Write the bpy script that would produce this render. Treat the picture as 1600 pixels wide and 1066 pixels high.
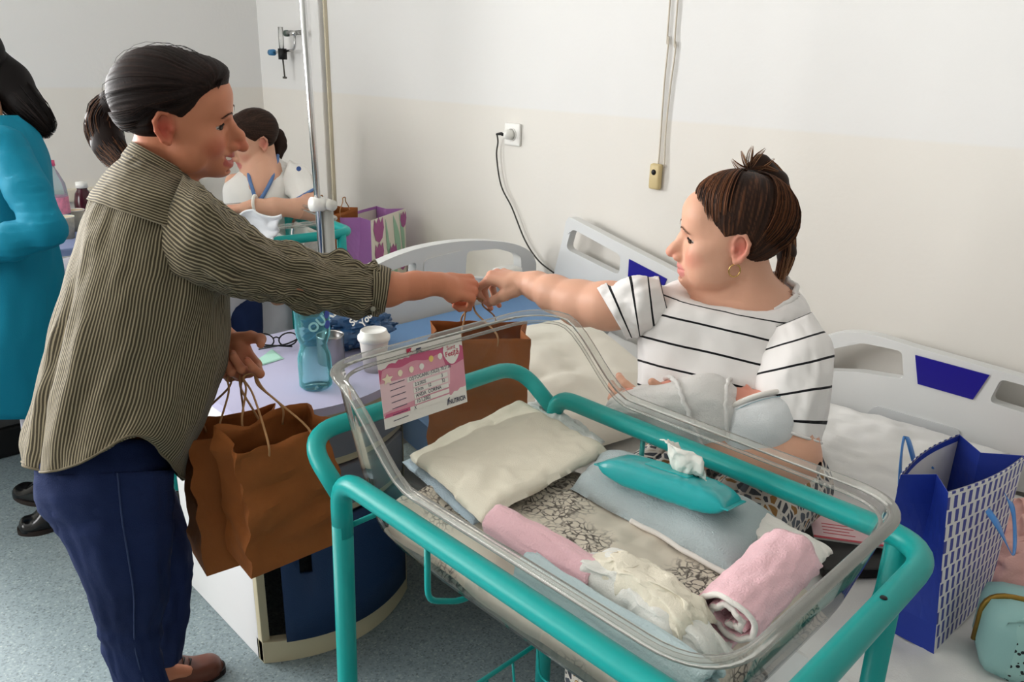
import bpy, bmesh, math, random
import numpy as np
from math import sin, cos, pi, radians, sqrt, atan2, exp
from mathutils import Vector, Matrix, noise
from mathutils.geometry import tessellate_polygon

for o in list(bpy.data.objects):
    bpy.data.objects.remove(o)
SC = bpy.context.scene
COL = SC.collection

# ------------------------------------------------------------------ camera
F_PX = 1244.4
CAMP = np.array([0.0, 0.0, 1.5])
def cam_axes(yaw=-44.75, pitch=19.4, roll=1.47):
    yaw, pitch, roll = map(radians, (yaw, pitch, roll))
    f = np.array([cos(yaw)*cos(pitch), sin(yaw)*cos(pitch), -sin(pitch)])
    r = np.array([sin(yaw), -cos(yaw), 0.0]); u = np.cross(r, f)
    return cos(roll)*r + sin(roll)*u, -sin(roll)*r + cos(roll)*u, f
RI, UP, FW = cam_axes()
cd = bpy.data.cameras.new('camera'); cam = bpy.data.objects.new('camera', cd); COL.objects.link(cam)
cd.sensor_width = 36.0; cd.lens = 36.0*F_PX/1600; cd.clip_start = 0.05
cam.matrix_world = Matrix(((RI[0], UP[0], -FW[0], CAMP[0]), (RI[1], UP[1], -FW[1], CAMP[1]), (RI[2], UP[2], -FW[2], CAMP[2]), (0, 0, 0, 1)))
SC.camera = cam

# ------------------------------------------------------------------ light
SC.view_settings.view_transform = 'Standard'; SC.view_settings.look = 'None'
SC.view_settings.gamma = 1.0; SC.view_settings.use_curve_mapping = False
SC.view_settings.exposure = 0.0
W = bpy.data.worlds.new('sky'); SC.world = W; W.use_nodes = True
W.node_tree.nodes['Background'].inputs[0].default_value = (0.80, 0.88, 1.0, 1)
W.node_tree.nodes['Background'].inputs[1].default_value = 1.0
WINDOWS = [(-0.35, 0.75), (0.95, 2.05)]          # y ranges of the two windows in the back wall, left of the frame
WIN_Z = (0.95, 2.55)
for (a, b), pw in zip(WINDOWS, (150, 150)):
    l = bpy.data.lights.new('window_back_offscreen', 'AREA'); l.shape = 'RECTANGLE'; l.size = WIN_Z[1]-WIN_Z[0]; l.size_y = b-a
    l.energy = pw; l.color = (1.0, 0.99, 0.98)
    lo = bpy.data.objects.new('window_back_offscreen', l); COL.objects.link(lo)
    lo.location = (4.27, (a+b)/2, sum(WIN_Z)/2); lo.rotation_euler = (0, radians(90), 0)

LEFT_WIN = (2.35, 3.55)                            # x range of the window in the wall opposite the bed wall
l = bpy.data.lights.new('window_left_offscreen', 'AREA'); l.shape = 'RECTANGLE'; l.size = LEFT_WIN[1]-LEFT_WIN[0]; l.size_y = WIN_Z[1]-WIN_Z[0]
l.energy = 75; l.color = (1.0, 0.99, 0.98); lo = bpy.data.objects.new('window_left_offscreen', l); COL.objects.link(lo)
lo.location = (sum(LEFT_WIN)/2, 2.62, sum(WIN_Z)/2); lo.rotation_euler = (radians(-90), 0, 0)

# ------------------------------------------------------------------ helpers
def at(x, y, d):
    """pixel of the photograph + distance along the view axis -> world point"""
    return Vector(CAMP + (FW*F_PX + RI*(x-800) - UP*(y-533))*(d/F_PX))
def on(x, y, ax, val):
    """pixel of the photograph + the plane it lies on -> world point"""
    d = FW*F_PX + RI*(x-800) - UP*(y-533)
    return Vector(CAMP + d*((val-CAMP[ax])/d[ax]))
def V(*a): return Vector(a)

MATS = {}
def srgb(c):
    return tuple((x/255/12.92 if x <= 10 else ((x/255+0.055)/1.055)**2.4) for x in c)
def mat(name, rgb=None, rough=0.6, spec=0.4, metal=0.0, var=0.0, vscale=6.0, bump=0.0, bscale=60.0, sheen=0.0, sss=0.0, attr=None, trans=0.0, ior=1.45, alpha=1.0, coat=0.0):
    if name in MATS: return MATS[name]
    m = bpy.data.materials.new(name); m.use_nodes = True; MATS[name] = m
    nt = m.node_tree; b = nt.nodes['Principled BSDF']
    c = srgb(rgb) if rgb else (0.8, 0.8, 0.8)
    b.inputs['Base Color'].default_value = (*c, 1); b.inputs['Roughness'].default_value = rough
    b.inputs['Specular IOR Level'].default_value = spec; b.inputs['Metallic'].default_value = metal
    b.inputs['IOR'].default_value = ior; b.inputs['Transmission Weight'].default_value = trans
    b.inputs['Alpha'].default_value = alpha; b.inputs['Coat Weight'].default_value = coat
    b.inputs['Sheen Weight'].default_value = sheen
    if sss:
        b.inputs['Subsurface Weight'].default_value = sss; b.inputs['Subsurface Radius'].default_value = (0.012, 0.005, 0.003); b.inputs['Subsurface Scale'].default_value = 1.0
    tc = nt.nodes.new('ShaderNodeTexCoord'); src = None
    if attr:
        a = nt.nodes.new('ShaderNodeAttribute'); a.attribute_name = attr; src = a.outputs['Color']
    if var:
        n = nt.nodes.new('ShaderNodeTexNoise'); n.inputs['Scale'].default_value = vscale; n.inputs['Detail'].default_value = 4
        nt.links.new(tc.outputs['Object'], n.inputs['Vector'])
        hs = nt.nodes.new('ShaderNodeHueSaturation')
        mr = nt.nodes.new('ShaderNodeMapRange'); mr.inputs[1].default_value = 0.25; mr.inputs[2].default_value = 0.75; mr.inputs[3].default_value = 1-var; mr.inputs[4].default_value = 1+var
        nt.links.new(n.outputs['Fac'], mr.inputs[0]); nt.links.new(mr.outputs[0], hs.inputs['Value'])
        if src: nt.links.new(src, hs.inputs['Color'])
        else: hs.inputs['Color'].default_value = (*c, 1)
        src = hs.outputs[0]
    if src: nt.links.new(src, b.inputs['Base Color'])
    if bump:
        n2 = nt.nodes.new('ShaderNodeTexNoise'); n2.inputs['Scale'].default_value = bscale; n2.inputs['Detail'].default_value = 3
        nt.links.new(tc.outputs['Object'], n2.inputs['Vector'])
        bp = nt.nodes.new('ShaderNodeBump'); bp.inputs['Strength'].default_value = bump; bp.inputs['Distance'].default_value = 0.004
        nt.links.new(n2.outputs['Fac'], bp.inputs['Height']); nt.links.new(bp.outputs[0], b.inputs['Normal'])
    return m
def nd(m, t): return m.node_tree.nodes.new(t)
def lk(m, a, b): m.node_tree.links.new(a, b)
def bsdf(m): return m.node_tree.nodes['Principled BSDF']
def ramp(m, src, stops, interp='LINEAR'):
    r = nd(m, 'ShaderNodeValToRGB'); r.color_ramp.interpolation = interp
    el = r.color_ramp.elements
    while len(el) < len(stops): el.new(0.5)
    for e, (p, c) in zip(el, stops): e.position = p; e.color = (*srgb(c), 1)
    lk(m, src, r.inputs[0]); return r.outputs[0]
def thin_glass(name, tint=(255, 255, 255), body=0.0, rough=0.03, fres=1.35, haze=(225, 225, 220)):
    """thin clear plastic: mostly see-through, reflecting more at grazing angles"""
    if name in MATS: return MATS[name]
    m = bpy.data.materials.new(name); m.use_nodes = True; MATS[name] = m
    nt = m.node_tree; nt.nodes.remove(bsdf(m)); out = nt.nodes['Material Output']
    t = nd(m, 'ShaderNodeBsdfTransparent'); t.inputs[0].default_value = (*srgb(tint), 1)
    g = nd(m, 'ShaderNodeBsdfGlossy'); g.inputs['Roughness'].default_value = rough
    fr = nd(m, 'ShaderNodeFresnel'); fr.inputs[0].default_value = fres
    mx = nd(m, 'ShaderNodeMixShader'); lk(m, fr.outputs[0], mx.inputs[0]); lk(m, t.outputs[0], mx.inputs[1]); lk(m, g.outputs[0], mx.inputs[2])
    last = mx.outputs[0]
    if body:
        d = nd(m, 'ShaderNodeBsdfDiffuse'); d.inputs[0].default_value = (*srgb(haze), 1)
        m2 = nd(m, 'ShaderNodeMixShader'); m2.inputs[0].default_value = body; lk(m, last, m2.inputs[1]); lk(m, d.outputs[0], m2.inputs[2]); last = m2.outputs[0]
    lk(m, last, out.inputs[0]); return m

def link(name, me, m=None, parent=None, smooth=False):
    o = bpy.data.objects.new(name, me); COL.objects.link(o)
    if m is not None:
        for x in (m if isinstance(m, (list, tuple)) else [m]): me.materials.append(x)
    if smooth: me.polygons.foreach_set('use_smooth', [True]*len(me.polygons))
    if parent is not None: o.parent = parent; o.matrix_parent_inverse = parent.matrix_world.inverted()
    return o
def mesh(name, vs, fs):
    me = bpy.data.meshes.new(name); me.from_pydata([tuple(v) for v in vs], [], [tuple(f) for f in fs]); me.update(); return me
def tag(o, label=None, cat=None, group=None, kind=None):
    if label: o['label'] = label
    if cat: o['category'] = cat
    if group: o['group'] = group
    if kind: o['kind'] = kind
    return o
def thing(name, label, cat, loc=(0, 0, 0), rz=0.0, group=None):
    e = bpy.data.objects.new(name, None); COL.objects.link(e); e.empty_display_size = 0.05
    e.matrix_world = Matrix.Translation(Vector(loc)) @ Matrix.Rotation(rz, 4, 'Z')
    return tag(e, label, cat, group)
def copy_tree(o, parent=None):
    c = o.copy(); COL.objects.link(c)
    if parent is not None: c.parent = parent; c.matrix_parent_inverse = o.matrix_parent_inverse.copy()
    for ch in list(o.children): copy_tree(ch, c)
    return c

class MB:
    """collects simple shapes and links them as ONE mesh object"""
    def __init__(s): s.v = []; s.f = []; s.mi = []
    def add(s, vs, fs, mi=0):
        n = len(s.v); s.v += [Vector(v) for v in vs]; s.f += [[i+n for i in f] for f in fs]; s.mi += [mi]*len(fs); return s
    def box(s, a, b, mi=0, M=None, bev=0.0):
        bm = bmesh.new(); bmesh.ops.create_cube(bm, size=1.0)
        for v in bm.verts:
            v.co = Vector([a[i] + (b[i]-a[i])*(v.co[i]+0.5) for i in range(3)])
        if bev: bmesh.ops.bevel(bm, geom=bm.edges[:], offset=bev, segments=2, affect='EDGES', profile=0.6)
        if M is not None: bm.transform(M)
        bm.verts.index_update(); s.add([v.co.copy() for v in bm.verts], [[v.index for v in f.verts] for f in bm.faces], mi); bm.free(); return s
    def tube(s, pts, r, n=10, closed=False, caps=True, mi=0, flat=None):
        P = [Vector(p) for p in pts]; N = len(P)
        R = r if isinstance(r, (list, tuple)) else [r]*N
        T = []
        for i in range(N):
            a = P[i-1] if (i > 0 or closed) else P[i]; b = P[(i+1) % N] if (i < N-1 or closed) else P[i]
            t = (b-a); T.append(t.normalized() if t.length > 1e-9 else Vector((0, 0, 1)))
        up = Vector((0, 0, 1)) if abs(T[0].z) < 0.9 else Vector((1, 0, 0))
        x = T[0].cross(up).normalized(); vs = []
        for i in range(N):
            x = (x - T[i]*x.dot(T[i])).normalized(); y = T[i].cross(x)
            for k in range(n):
                a = 2*pi*k/n
                vs.append(P[i] + (x*cos(a) + y*sin(a)*(flat or 1.0))*R[i])
        fs = []
        for i in range(N if closed else N-1):
            j = (i+1) % N
            for k in range(n):
                k2 = (k+1) % n; fs.append([i*n+k, i*n+k2, j*n+k2, j*n+k])
        if caps and not closed:
            fs.append([k for k in range(n)][::-1]); fs.append([(N-1)*n+k for k in range(n)])
        return s.add(vs, fs, mi)
    def lathe(s, prof, n=24, M=None, mi=0):
        vs = []; fs = []; K = len(prof)
        for r, z in prof:
            for k in range(n):
                a = 2*pi*k/n; vs.append(Vector((r*cos(a), r*sin(a), z)))
        for i in range(K-1):
            for k in range(n):
                k2 = (k+1) % n; fs.append([i*n+k, i*n+k2, (i+1)*n+k2, (i+1)*n+k])
        if prof[0][0] > 1e-5: fs.append(list(range(n))[::-1])
        if prof[-1][0] > 1e-5: fs.append([(K-1)*n+k for k in range(n)])
        if M is not None: vs = [M @ v for v in vs]
        return s.add(vs, fs, mi)
    def plate(s, outer, holes, org, ex, ey, th, mi=0):
        """flat plate with holes: 2-D loops in the plane org+ex,ey, thickness th along ex x ey"""
        loops = [outer]+list(holes); nrm = ex.cross(ey).normalized()
        flat = [p for l in loops for p in l]
        tris = tessellate_polygon([[Vector((p[0], p[1], 0)) for p in l] for l in loops])
        n = len(flat); A = [org+ex*p[0]+ey*p[1]+nrm*(th/2) for p in flat]; B = [p - nrm*th for p in A]
        fs = []
        for t in tris:
            a, b, c = [Vector((*flat[i], 0)) for i in t]
            t = list(t)
            if (b-a).cross(c-a).z < 0: t = t[::-1]
            fs.append(t); fs.append([i+n for i in t[::-1]])
        k = 0
        for l in loops:
            m = len(l); area = sum(l[i][0]*l[(i+1) % m][1]-l[(i+1) % m][0]*l[i][1] for i in range(m))
            first = l is outer
            for i in range(m):
                a, b = k+i, k+(i+1) % m
                q = [a, a+n, b+n, b]
                if (area < 0) == first: q = q[::-1]
                fs.append(q)
            k += m
        return s.add(A+B, fs, mi)
    def build(s, name, m, parent=None, smooth=False, loc=None):
        me = mesh(name, s.v, s.f)
        if any(s.mi): me.polygons.foreach_set('material_index', s.mi)
        o = link(name, me, m, parent, smooth)
        return o
def part_auto(o, ang=40):
    """smooth shading with sharp edges kept"""
    o.data.polygons.foreach_set('use_smooth', [True]*len(o.data.polygons))
    o.data.set_sharp_from_angle(angle=radians(ang)); return o
def rounded(pts, r, n=6, closed=False):
    """polyline with its corners rounded"""
    P = [Vector(p) for p in pts]; N = len(P); out = []
    for i in range(N):
        if not closed and i in (0, N-1): out.append(P[i]); continue
        a, p, b = P[i-1], P[i], P[(i+1) % N]
        d1 = (a-p); d2 = (b-p); q = min(r, d1.length*0.49, d2.length*0.49)
        s = p + d1.normalized()*q; e = p + d2.normalized()*q
        for k in range(n+1):
            t = k/n; out.append(s*(1-t)**2 + p*2*t*(1-t) + e*t*t)
    return out
def rr2(x0, x1, y0, y1, r, n=6):
    """rounded rectangle, counter-clockwise"""
    out = []
    for cx, cy, a0 in ((x1-r, y1-r, 0), (x0+r, y1-r, 90), (x0+r, y0+r, 180), (x1-r, y0+r, 270)):
        for k in range(n+1):
            a = radians(a0+90*k/n); out.append((cx+r*cos(a), cy+r*sin(a)))
    return out
def catmull(P, m=8, closed=False):
    P = [np.array(p, float) for p in P]; N = len(P); out = []
    for i in range(N if closed else N-1):
        p0 = P[i-1] if (i > 0 or closed) else 2*P[0]-P[1]
        p1 = P[i]; p2 = P[(i+1) % N]
        p3 = P[(i+2) % N] if (i+2 < N or closed) else 2*P[-1]-P[-2]
        for k in range(m):
            t = k/m
            out.append(0.5*((2*p1)+(-p0+p2)*t+(2*p0-5*p1+4*p2-p3)*t*t+(-p0+3*p1-3*p2+p3)*t**3))
    if not closed: out.append(P[-1])
    return out
def fbm(p, o=3, h=0.6): return noise.fractal(Vector(p), h, 2.0, o)
def text_obj(name, body, size, m, M, parent, extrude=0.0003, align='LEFT', shear=0.0, bold=0.0, sx=1.0):
    c = bpy.data.curves.new(name, 'FONT'); c.body = body; c.size = size; c.extrude = extrude; c.align_x = align; c.shear = shear; c.offset = bold; c.resolution_u = 3
    o = bpy.data.objects.new(name, c); COL.objects.link(o)
    me = bpy.data.meshes.new_from_object(o.evaluated_get(bpy.context.evaluated_depsgraph_get()))
    bpy.data.objects.remove(o); bpy.data.curves.remove(c)
    me.transform(M @ Matrix.Diagonal((sx, 1, 1, 1))); me.materials.clear()
    return link(name, me, m, parent)
def basis(org, ex, ey):
    ex = Vector(ex).normalized(); ey = Vector(ey); ey = (ey-ex*ey.dot(ex)).normalized(); ez = ex.cross(ey)
    M = Matrix((ex, ey, ez)).transposed().to_4x4(); M.translation = Vector(org); return M
def grid(fn, nu, nv, closed_u=False):
    vs = [fn(i/(nu if closed_u else nu-1), j/(nv-1)) for i in range(nu) for j in range(nv)]
    fs = []
    for i in range(nu if closed_u else nu-1):
        i2 = (i+1) % nu
        for j in range(nv-1): fs.append([i*nv+j, i2*nv+j, i2*nv+j+1, i*nv+j+1])
    return vs, fs
def slab(corners, th, seed=0, nu=40, nv=40, rumple=0.006, edge=0.9, freq=9.0, z0=None):
    """soft folded cloth / cushion over a quad of four points: a closed pad with rounded edges and rumples"""
    A, B, C, D = [Vector(c) for c in corners]; vs = []; fs = []
    for s in (1, -1):
        for i in range(nu):
            for j in range(nv):
                u, v = i/(nu-1), j/(nv-1)
                p = A*(1-u)*(1-v)+B*u*(1-v)+C*u*v+D*(1-u)*v
                e = (1-abs(2*u-1)**(6*edge+1))*(1-abs(2*v-1)**(6*edge+1))
                e = max(e, 0)**0.5
                q = p*freq + Vector((seed*7.3, seed*3.1, 0))
                w = fbm((q.x, q.y, seed), 3)
                wob = Vector((fbm((u*3, v*3, seed+5)), fbm((u*3, v*3, seed+9)), 0))*rumple*1.3
                p = p + wob*(1 if s == 1 else 0.8)
                p.z += (th*e*(0.5+0.5*s) if True else 0) + (rumple*w*e if s == 1 else 0)
                vs.append(p)
    for k, s in enumerate((1, -1)):
        o = k*nu*nv
        for i in range(nu-1):
            for j in range(nv-1):
                q = [o+i*nv+j, o+(i+1)*nv+j, o+(i+1)*nv+j+1, o+i*nv+j+1]
                fs.append(q if s == 1 else q[::-1])
    n2 = nu*nv
    rim = [i*nv for i in range(nu)]+[(nu-1)*nv+j for j in range(1, nv)]+[i*nv+nv-1 for i in range(nu-2, -1, -1)]+[j for j in range(nv-2, 0, -1)]
    for a, b in zip(rim, rim[1:]+rim[:1]): fs.append([a, a+n2, b+n2, b])
    return vs, fs

# ------------------------------------------------------------------ signed-distance sculpting (bodies, heads, hands)
class Sdf:
    def __init__(s, lo, hi, h):
        s.lo = np.array(lo, float); s.h = h
        s.n = np.ceil((np.array(hi, float)-s.lo)/h).astype(int)+1
        s.F = np.full(tuple(s.n), 1.0, np.float32)
        s.ax = [(s.lo[i]+h*np.arange(s.n[i])).astype(np.float32) for i in range(3)]
    def _sub(s, lo, hi):
        a = np.maximum(np.floor((np.array(lo)-s.lo)/s.h).astype(int), 0); b = np.minimum(np.ceil((np.array(hi)-s.lo)/s.h).astype(int)+1, s.n)
        if np.any(b <= a): return None
        sl = tuple(slice(a[i], b[i]) for i in range(3))
        X = [s.ax[i][sl[i]].reshape([-1 if j == i else 1 for j in range(3)]) for i in range(3)]
        return sl, X
    def _op(s, sl, d, k, mode):
        f = s.F[sl]
        if mode == 'u':
            if k > 0:
                h = np.clip(0.5+0.5*(f-d)/k, 0, 1); s.F[sl] = f*(1-h)+d*h-k*h*(1-h)
            else: s.F[sl] = np.minimum(f, d)
        else:
            d = -d
            if k > 0:
                h = np.clip(0.5+0.5*(d-f)/k, 0, 1); s.F[sl] = f*(1-h)+d*h+k*h*(1-h)
            else: s.F[sl] = np.maximum(f, d)
    def ell(s, c, r, k=0.01, mode='u', R=None):
        c = np.array(c, float); r = np.array(r if hasattr(r, '__len__') else (r, r, r), float)
        m = max(k, 2*s.h)+s.h
        e = r if R is None else np.full(3, r.max())
        q = s._sub(c-e-m, c+e+m)
        if q is None: return s
        sl, X = q; P = [X[i]-c[i] for i in range(3)]
        if R is not None:
            P = [sum(R[j][i]*P[j] for j in range(3)) for i in range(3)]   # local axes are the columns of R
        k0 = np.sqrt(sum((P[i]/r[i])**2 for i in range(3)))+1e-9; k1 = np.sqrt(sum((P[i]/r[i]**2)**2 for i in range(3)))+1e-9
        s._op(sl, k0*(k0-1)/k1, k, mode); return s
    def cap(s, a, b, ra, rb=None, k=0.01, mode='u'):
        rb = ra if rb is None else rb
        a = np.array(a, float); b = np.array(b, float); m = max(k, 2*s.h)+s.h+max(ra, rb)
        q = s._sub(np.minimum(a, b)-m, np.maximum(a, b)+m)
        if q is None: return s
        sl, X = q; ab = b-a; L = ab@ab+1e-12
        t = np.clip(sum((X[i]-a[i])*ab[i] for i in range(3))/L, 0, 1)
        d = np.sqrt(sum((X[i]-a[i]-t*ab[i])**2 for i in range(3)))-(ra+(rb-ra)*t)
        s._op(sl, d, k, mode); return s
    def chain(s, pts, rs, k=0.01, mode='u'):
        for i in range(len(pts)-1): s.cap(pts[i], pts[i+1], rs[i], rs[i+1], k, mode)
        return s
    def fn(s, f, k=0.0, mode='s'):
        X = [s.ax[i].reshape([-1 if j == i else 1 for j in range(3)]) for i in range(3)]
        s._op((slice(None),)*3, f(*X), k, mode); return s
    def mesh(s):
        F = s.F; h = s.h; nx, ny, nz = F.shape; S = F < 0
        c = np.zeros((nx-1, ny-1, nz-1), np.int8)
        for dx in (0, 1):
            for dy in (0, 1):
                for dz in (0, 1): c += S[dx:nx-1+dx, dy:ny-1+dy, dz:nz-1+dz]
        act = (c > 0) & (c < 8); idx = np.full(c.shape, -1, np.int64); I = np.argwhere(act); idx[act] = np.arange(len(I))
        acc = np.zeros((len(I), 3)); cnt = np.zeros(len(I))
        co = [(dx, dy, dz) for dx in (0, 1) for dy in (0, 1) for dz in (0, 1)]
        val = {o: F[I[:, 0]+o[0], I[:, 1]+o[1], I[:, 2]+o[2]] for o in co}
        for o in co:
            for ax in range(3):
                if o[ax]: continue
                o2 = tuple(o[i]+(i == ax) for i in range(3)); a, b = val[o], val[o2]; m = (a < 0) != (b < 0)
                t = a[m]/(a[m]-b[m]); p = np.tile(np.array(o, float), (m.sum(), 1)); p[:, ax] += t; acc[m] += p; cnt[m] += 1
        vs = s.lo+(I+acc/cnt[:, None])*h
        fs = []
        for ax in range(3):
            u, v = (ax+1) % 3, (ax+2) % 3
            sl0 = [slice(1, -1)]*3; sl1 = [slice(1, -1)]*3; sl0[ax] = slice(0, F.shape[ax]-1); sl1[ax] = slice(1, F.shape[ax])
            a = S[tuple(sl0)]; b = S[tuple(sl1)]
            for flip, M_ in ((False, a & ~b), (True, ~a & b)):
                e = np.argwhere(M_)
                if not len(e): continue
                e[:, u] += 1; e[:, v] += 1
                q = []
                for du, dv in ((1, 1), (0, 1), (0, 0), (1, 0)):
                    g = e.copy(); g[:, u] -= du; g[:, v] -= dv; q.append(idx[g[:, 0], g[:, 1], g[:, 2]])
                q = np.stack(q, 1); fs.append(q[:, ::-1] if flip else q)
        fs = np.concatenate(fs); fs = fs[(fs >= 0).all(1)]
        return vs, fs
def np_mesh(name, vs, fs, cols=None):
    me = bpy.data.meshes.new(name); n = len(vs); m = len(fs); k = fs.shape[1]
    me.vertices.add(n); me.vertices.foreach_set('co', np.asarray(vs, np.float32).ravel())
    me.loops.add(m*k); me.loops.foreach_set('vertex_index', np.asarray(fs, np.int32).ravel())
    me.polygons.add(m); me.polygons.foreach_set('loop_start', np.arange(0, m*k, k, dtype=np.int32)); me.polygons.foreach_set('loop_total', np.full(m, k, np.int32))
    me.polygons.foreach_set('use_smooth', np.ones(m, bool)); me.update(calc_edges=True); me.validate()
    if cols is not None:
        a = me.color_attributes.new('Col', 'FLOAT_COLOR', 'POINT'); a.data.foreach_set('color', np.concatenate([cols, np.ones((n, 1))], 1).astype(np.float32).ravel())
    return me
def xform(M, vs):
    M = np.array(M); return vs@M[:3, :3].T+M[:3, 3]
def join_np(parts):
    V_, F_, C_ = [], [], []; n = 0
    for p in parts:
        V_.append(p[0]); F_.append(p[1]+n); C_.append(p[2]); n += len(p[0])
    return np.concatenate(V_), np.concatenate(F_), np.concatenate(C_)
# ================================================================== the room
WY, BX = -2.15, 4.10            # bed wall, back wall
LY, FX, CZ = 2.45, -3.6, 2.95
def paint_mat():
    m = mat('wall_paint', (226, 224, 219), 0.75, 0.25)
    g = nd(m, 'ShaderNodeNewGeometry'); sp = nd(m, 'ShaderNodeSeparateXYZ'); lk(m, g.outputs['Position'], sp.inputs[0])
    n = nd(m, 'ShaderNodeTexNoise'); n.inputs['Scale'].default_value = 1.7; n.inputs['Detail'].default_value = 5; lk(m, g.outputs['Position'], n.inputs['Vector'])
    a = nd(m, 'ShaderNodeMath'); a.operation = 'MULTIPLY_ADD'; a.inputs[1].default_value = 0.006; lk(m, n.outputs['Fac'], a.inputs[0]); lk(m, sp.outputs['Z'], a.inputs[2])
    st = nd(m, 'ShaderNodeMapRange'); st.inputs[1].default_value = 1.334; st.inputs[2].default_value = 1.344; lk(m, a.outputs[0], st.inputs[0])
    mx = nd(m, 'ShaderNodeMix'); mx.data_type = 'RGBA'; lk(m, st.outputs[0], mx.inputs[0])
    mx.inputs[6].default_value = (*srgb((229, 225, 218)), 1); mx.inputs[7].default_value = (*srgb((229, 228, 226)), 1)
    hs = nd(m, 'ShaderNodeHueSaturation'); mr = nd(m, 'ShaderNodeMapRange'); mr.inputs[3].default_value = 0.975; mr.inputs[4].default_value = 1.02
    lk(m, n.outputs['Fac'], mr.inputs[0]); lk(m, mr.outputs[0], hs.inputs['Value']); lk(m, mx.outputs[2], hs.inputs['Color']); lk(m, hs.outputs[0], bsdf(m).inputs['Base Color'])
    n2 = nd(m, 'ShaderNodeTexNoise'); n2.inputs['Scale'].default_value = 60; lk(m, g.outputs['Position'], n2.inputs['Vector'])
    bp = nd(m, 'ShaderNodeBump'); bp.inputs['Strength'].default_value = 0.12; bp.inputs['Distance'].default_value = 0.004; lk(m, n2.outputs['Fac'], bp.inputs['Height']); lk(m, bp.outputs[0], bsdf(m).inputs['Normal'])
    return m
def floor_mat():
    m = mat('vinyl_floor', (150, 163, 168), 0.42, 0.35)
    g = nd(m, 'ShaderNodeNewGeometry')
    v = nd(m, 'ShaderNodeTexVoronoi'); v.inputs['Scale'].default_value = 210; lk(m, g.outputs['Position'], v.inputs['Vector'])
    n = nd(m, 'ShaderNodeTexNoise'); n.inputs['Scale'].default_value = 3; n.inputs['Detail'].default_value = 6; lk(m, g.outputs['Position'], n.inputs['Vector'])
    c1 = ramp(m, v.outputs['Color'], [(0.0, (92, 103, 106)), (0.35, (128, 143, 147)), (0.75, (136, 151, 155)), (1.0, (166, 176, 176))])
    hs = nd(m, 'ShaderNodeHueSaturation'); mr = nd(m, 'ShaderNodeMapRange'); mr.inputs[3].default_value = 0.85; mr.inputs[4].default_value = 1.12
    lk(m, n.outputs['Fac'], mr.inputs[0]); lk(m, mr.outputs[0], hs.inputs['Value']); lk(m, c1, hs.inputs['Color']); lk(m, hs.outputs[0], bsdf(m).inputs['Base Color'])
    return m
PAINT = paint_mat()
WHITE_WOOD = mat('white_window_frame', (235, 234, 228), 0.4)
def struct(name, mb, m, parent=None, smooth=False):
    o = mb.build(name, m, parent, smooth); o['kind'] = 'structure'; return o
struct('floor', MB().box((FX-.15, WY-.15, -0.1), (BX+.15, LY+.15, 0)), floor_mat())
struct('ceiling', MB().box((FX-.15, WY-.15, CZ), (BX+.15, LY+.15, CZ+0.1)), mat('ceiling_paint', (236, 234, 228), 0.8, 0.2, var=0.02, vscale=2))
struct('wall_right', MB().box((FX-.15, WY-.15, 0), (BX+.15, WY, CZ)), PAINT)
struct('wall_front', MB().box((FX-.15, WY, 0), (FX, LY, CZ)), PAINT)
wl = MB().box((FX, LY, 0), (LEFT_WIN[0], LY+.15, CZ)).box((LEFT_WIN[1], LY, 0), (BX+.15, LY+.15, CZ)).box((LEFT_WIN[0], LY, 0), (LEFT_WIN[1], LY+.15, WIN_Z[0])).box((LEFT_WIN[0], LY, WIN_Z[1]), (LEFT_WIN[1], LY+.15, CZ))
struct('wall_left', wl, PAINT)
wl = MB(); ys_ = [WY]+[q for w in WINDOWS for q in w]+[LY]
for i in range(0, len(ys_), 2): wl.box((BX, ys_[i], 0), (BX+.15, ys_[i+1], CZ))
for a, b in WINDOWS: wl.box((BX, a, 0), (BX+.15, b, WIN_Z[0])); wl.box((BX, a, WIN_Z[1]), (BX+.15, b, CZ))
struct('wall_back', wl, PAINT)
PANE = thin_glass('window_pane', fres=1.3)
for i, (a, b) in enumerate(WINDOWS):
    z0, z1 = WIN_Z; w = thing('window_%d' % (i+1), None, None, (BX+.07, (a+b)/2, z0)); w['kind'] = 'structure'
    for (p, q) in (((a, z0), (a+.05, z1)), ((b-.05, z0), (b, z1)), ((a, z0), (b, z0+.05)), ((a, z1-.05), (b, z1)), (((a+b)/2-.03, z0), ((a+b)/2+.03, z1))):
        MB().box((BX+.05, p[0], p[1]), (BX+.1, q[0], q[1]), bev=.004).build('window_frame', WHITE_WOOD, w)
    for (p, q) in ((a+.05, (a+b)/2-.03), ((a+b)/2+.03, b-.05)):
        MB().box((BX+.072, p, z0+.05), (BX+.078, q, z1-.05)).build('pane', PANE, w)
    MB().box((BX-.08, a-.05, z0-.03), (BX+.05, b+.05, z0), bev=.006).build('window_sill', WHITE_WOOD, w)
a, b = LEFT_WIN; z0, z1 = WIN_Z; w = thing('window_3', None, None, ((a+b)/2, LY+.07, z0)); w['kind'] = 'structure'
for (p, q) in (((a, z0), (a+.05, z1)), ((b-.05, z0), (b, z1)), ((a, z0), (b, z0+.05)), ((a, z1-.05), (b, z1)), (((a+b)/2-.03, z0), ((a+b)/2+.03, z1))):
    MB().box((p[0], LY+.05, p[1]), (q[0], LY+.1, q[1]), bev=.004).build('window_frame', WHITE_WOOD, w)
for (p, q) in ((a+.05, (a+b)/2-.03), ((a+b)/2+.03, b-.05)): MB().box((p, LY+.072, z0+.05), (q, LY+.078, z1-.05)).build('pane', PANE, w)
MB().box((a-.05, LY-.08, z0-.03), (b+.05, LY+.05, z0), bev=.006).build('window_sill', WHITE_WOOD, w)
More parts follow.
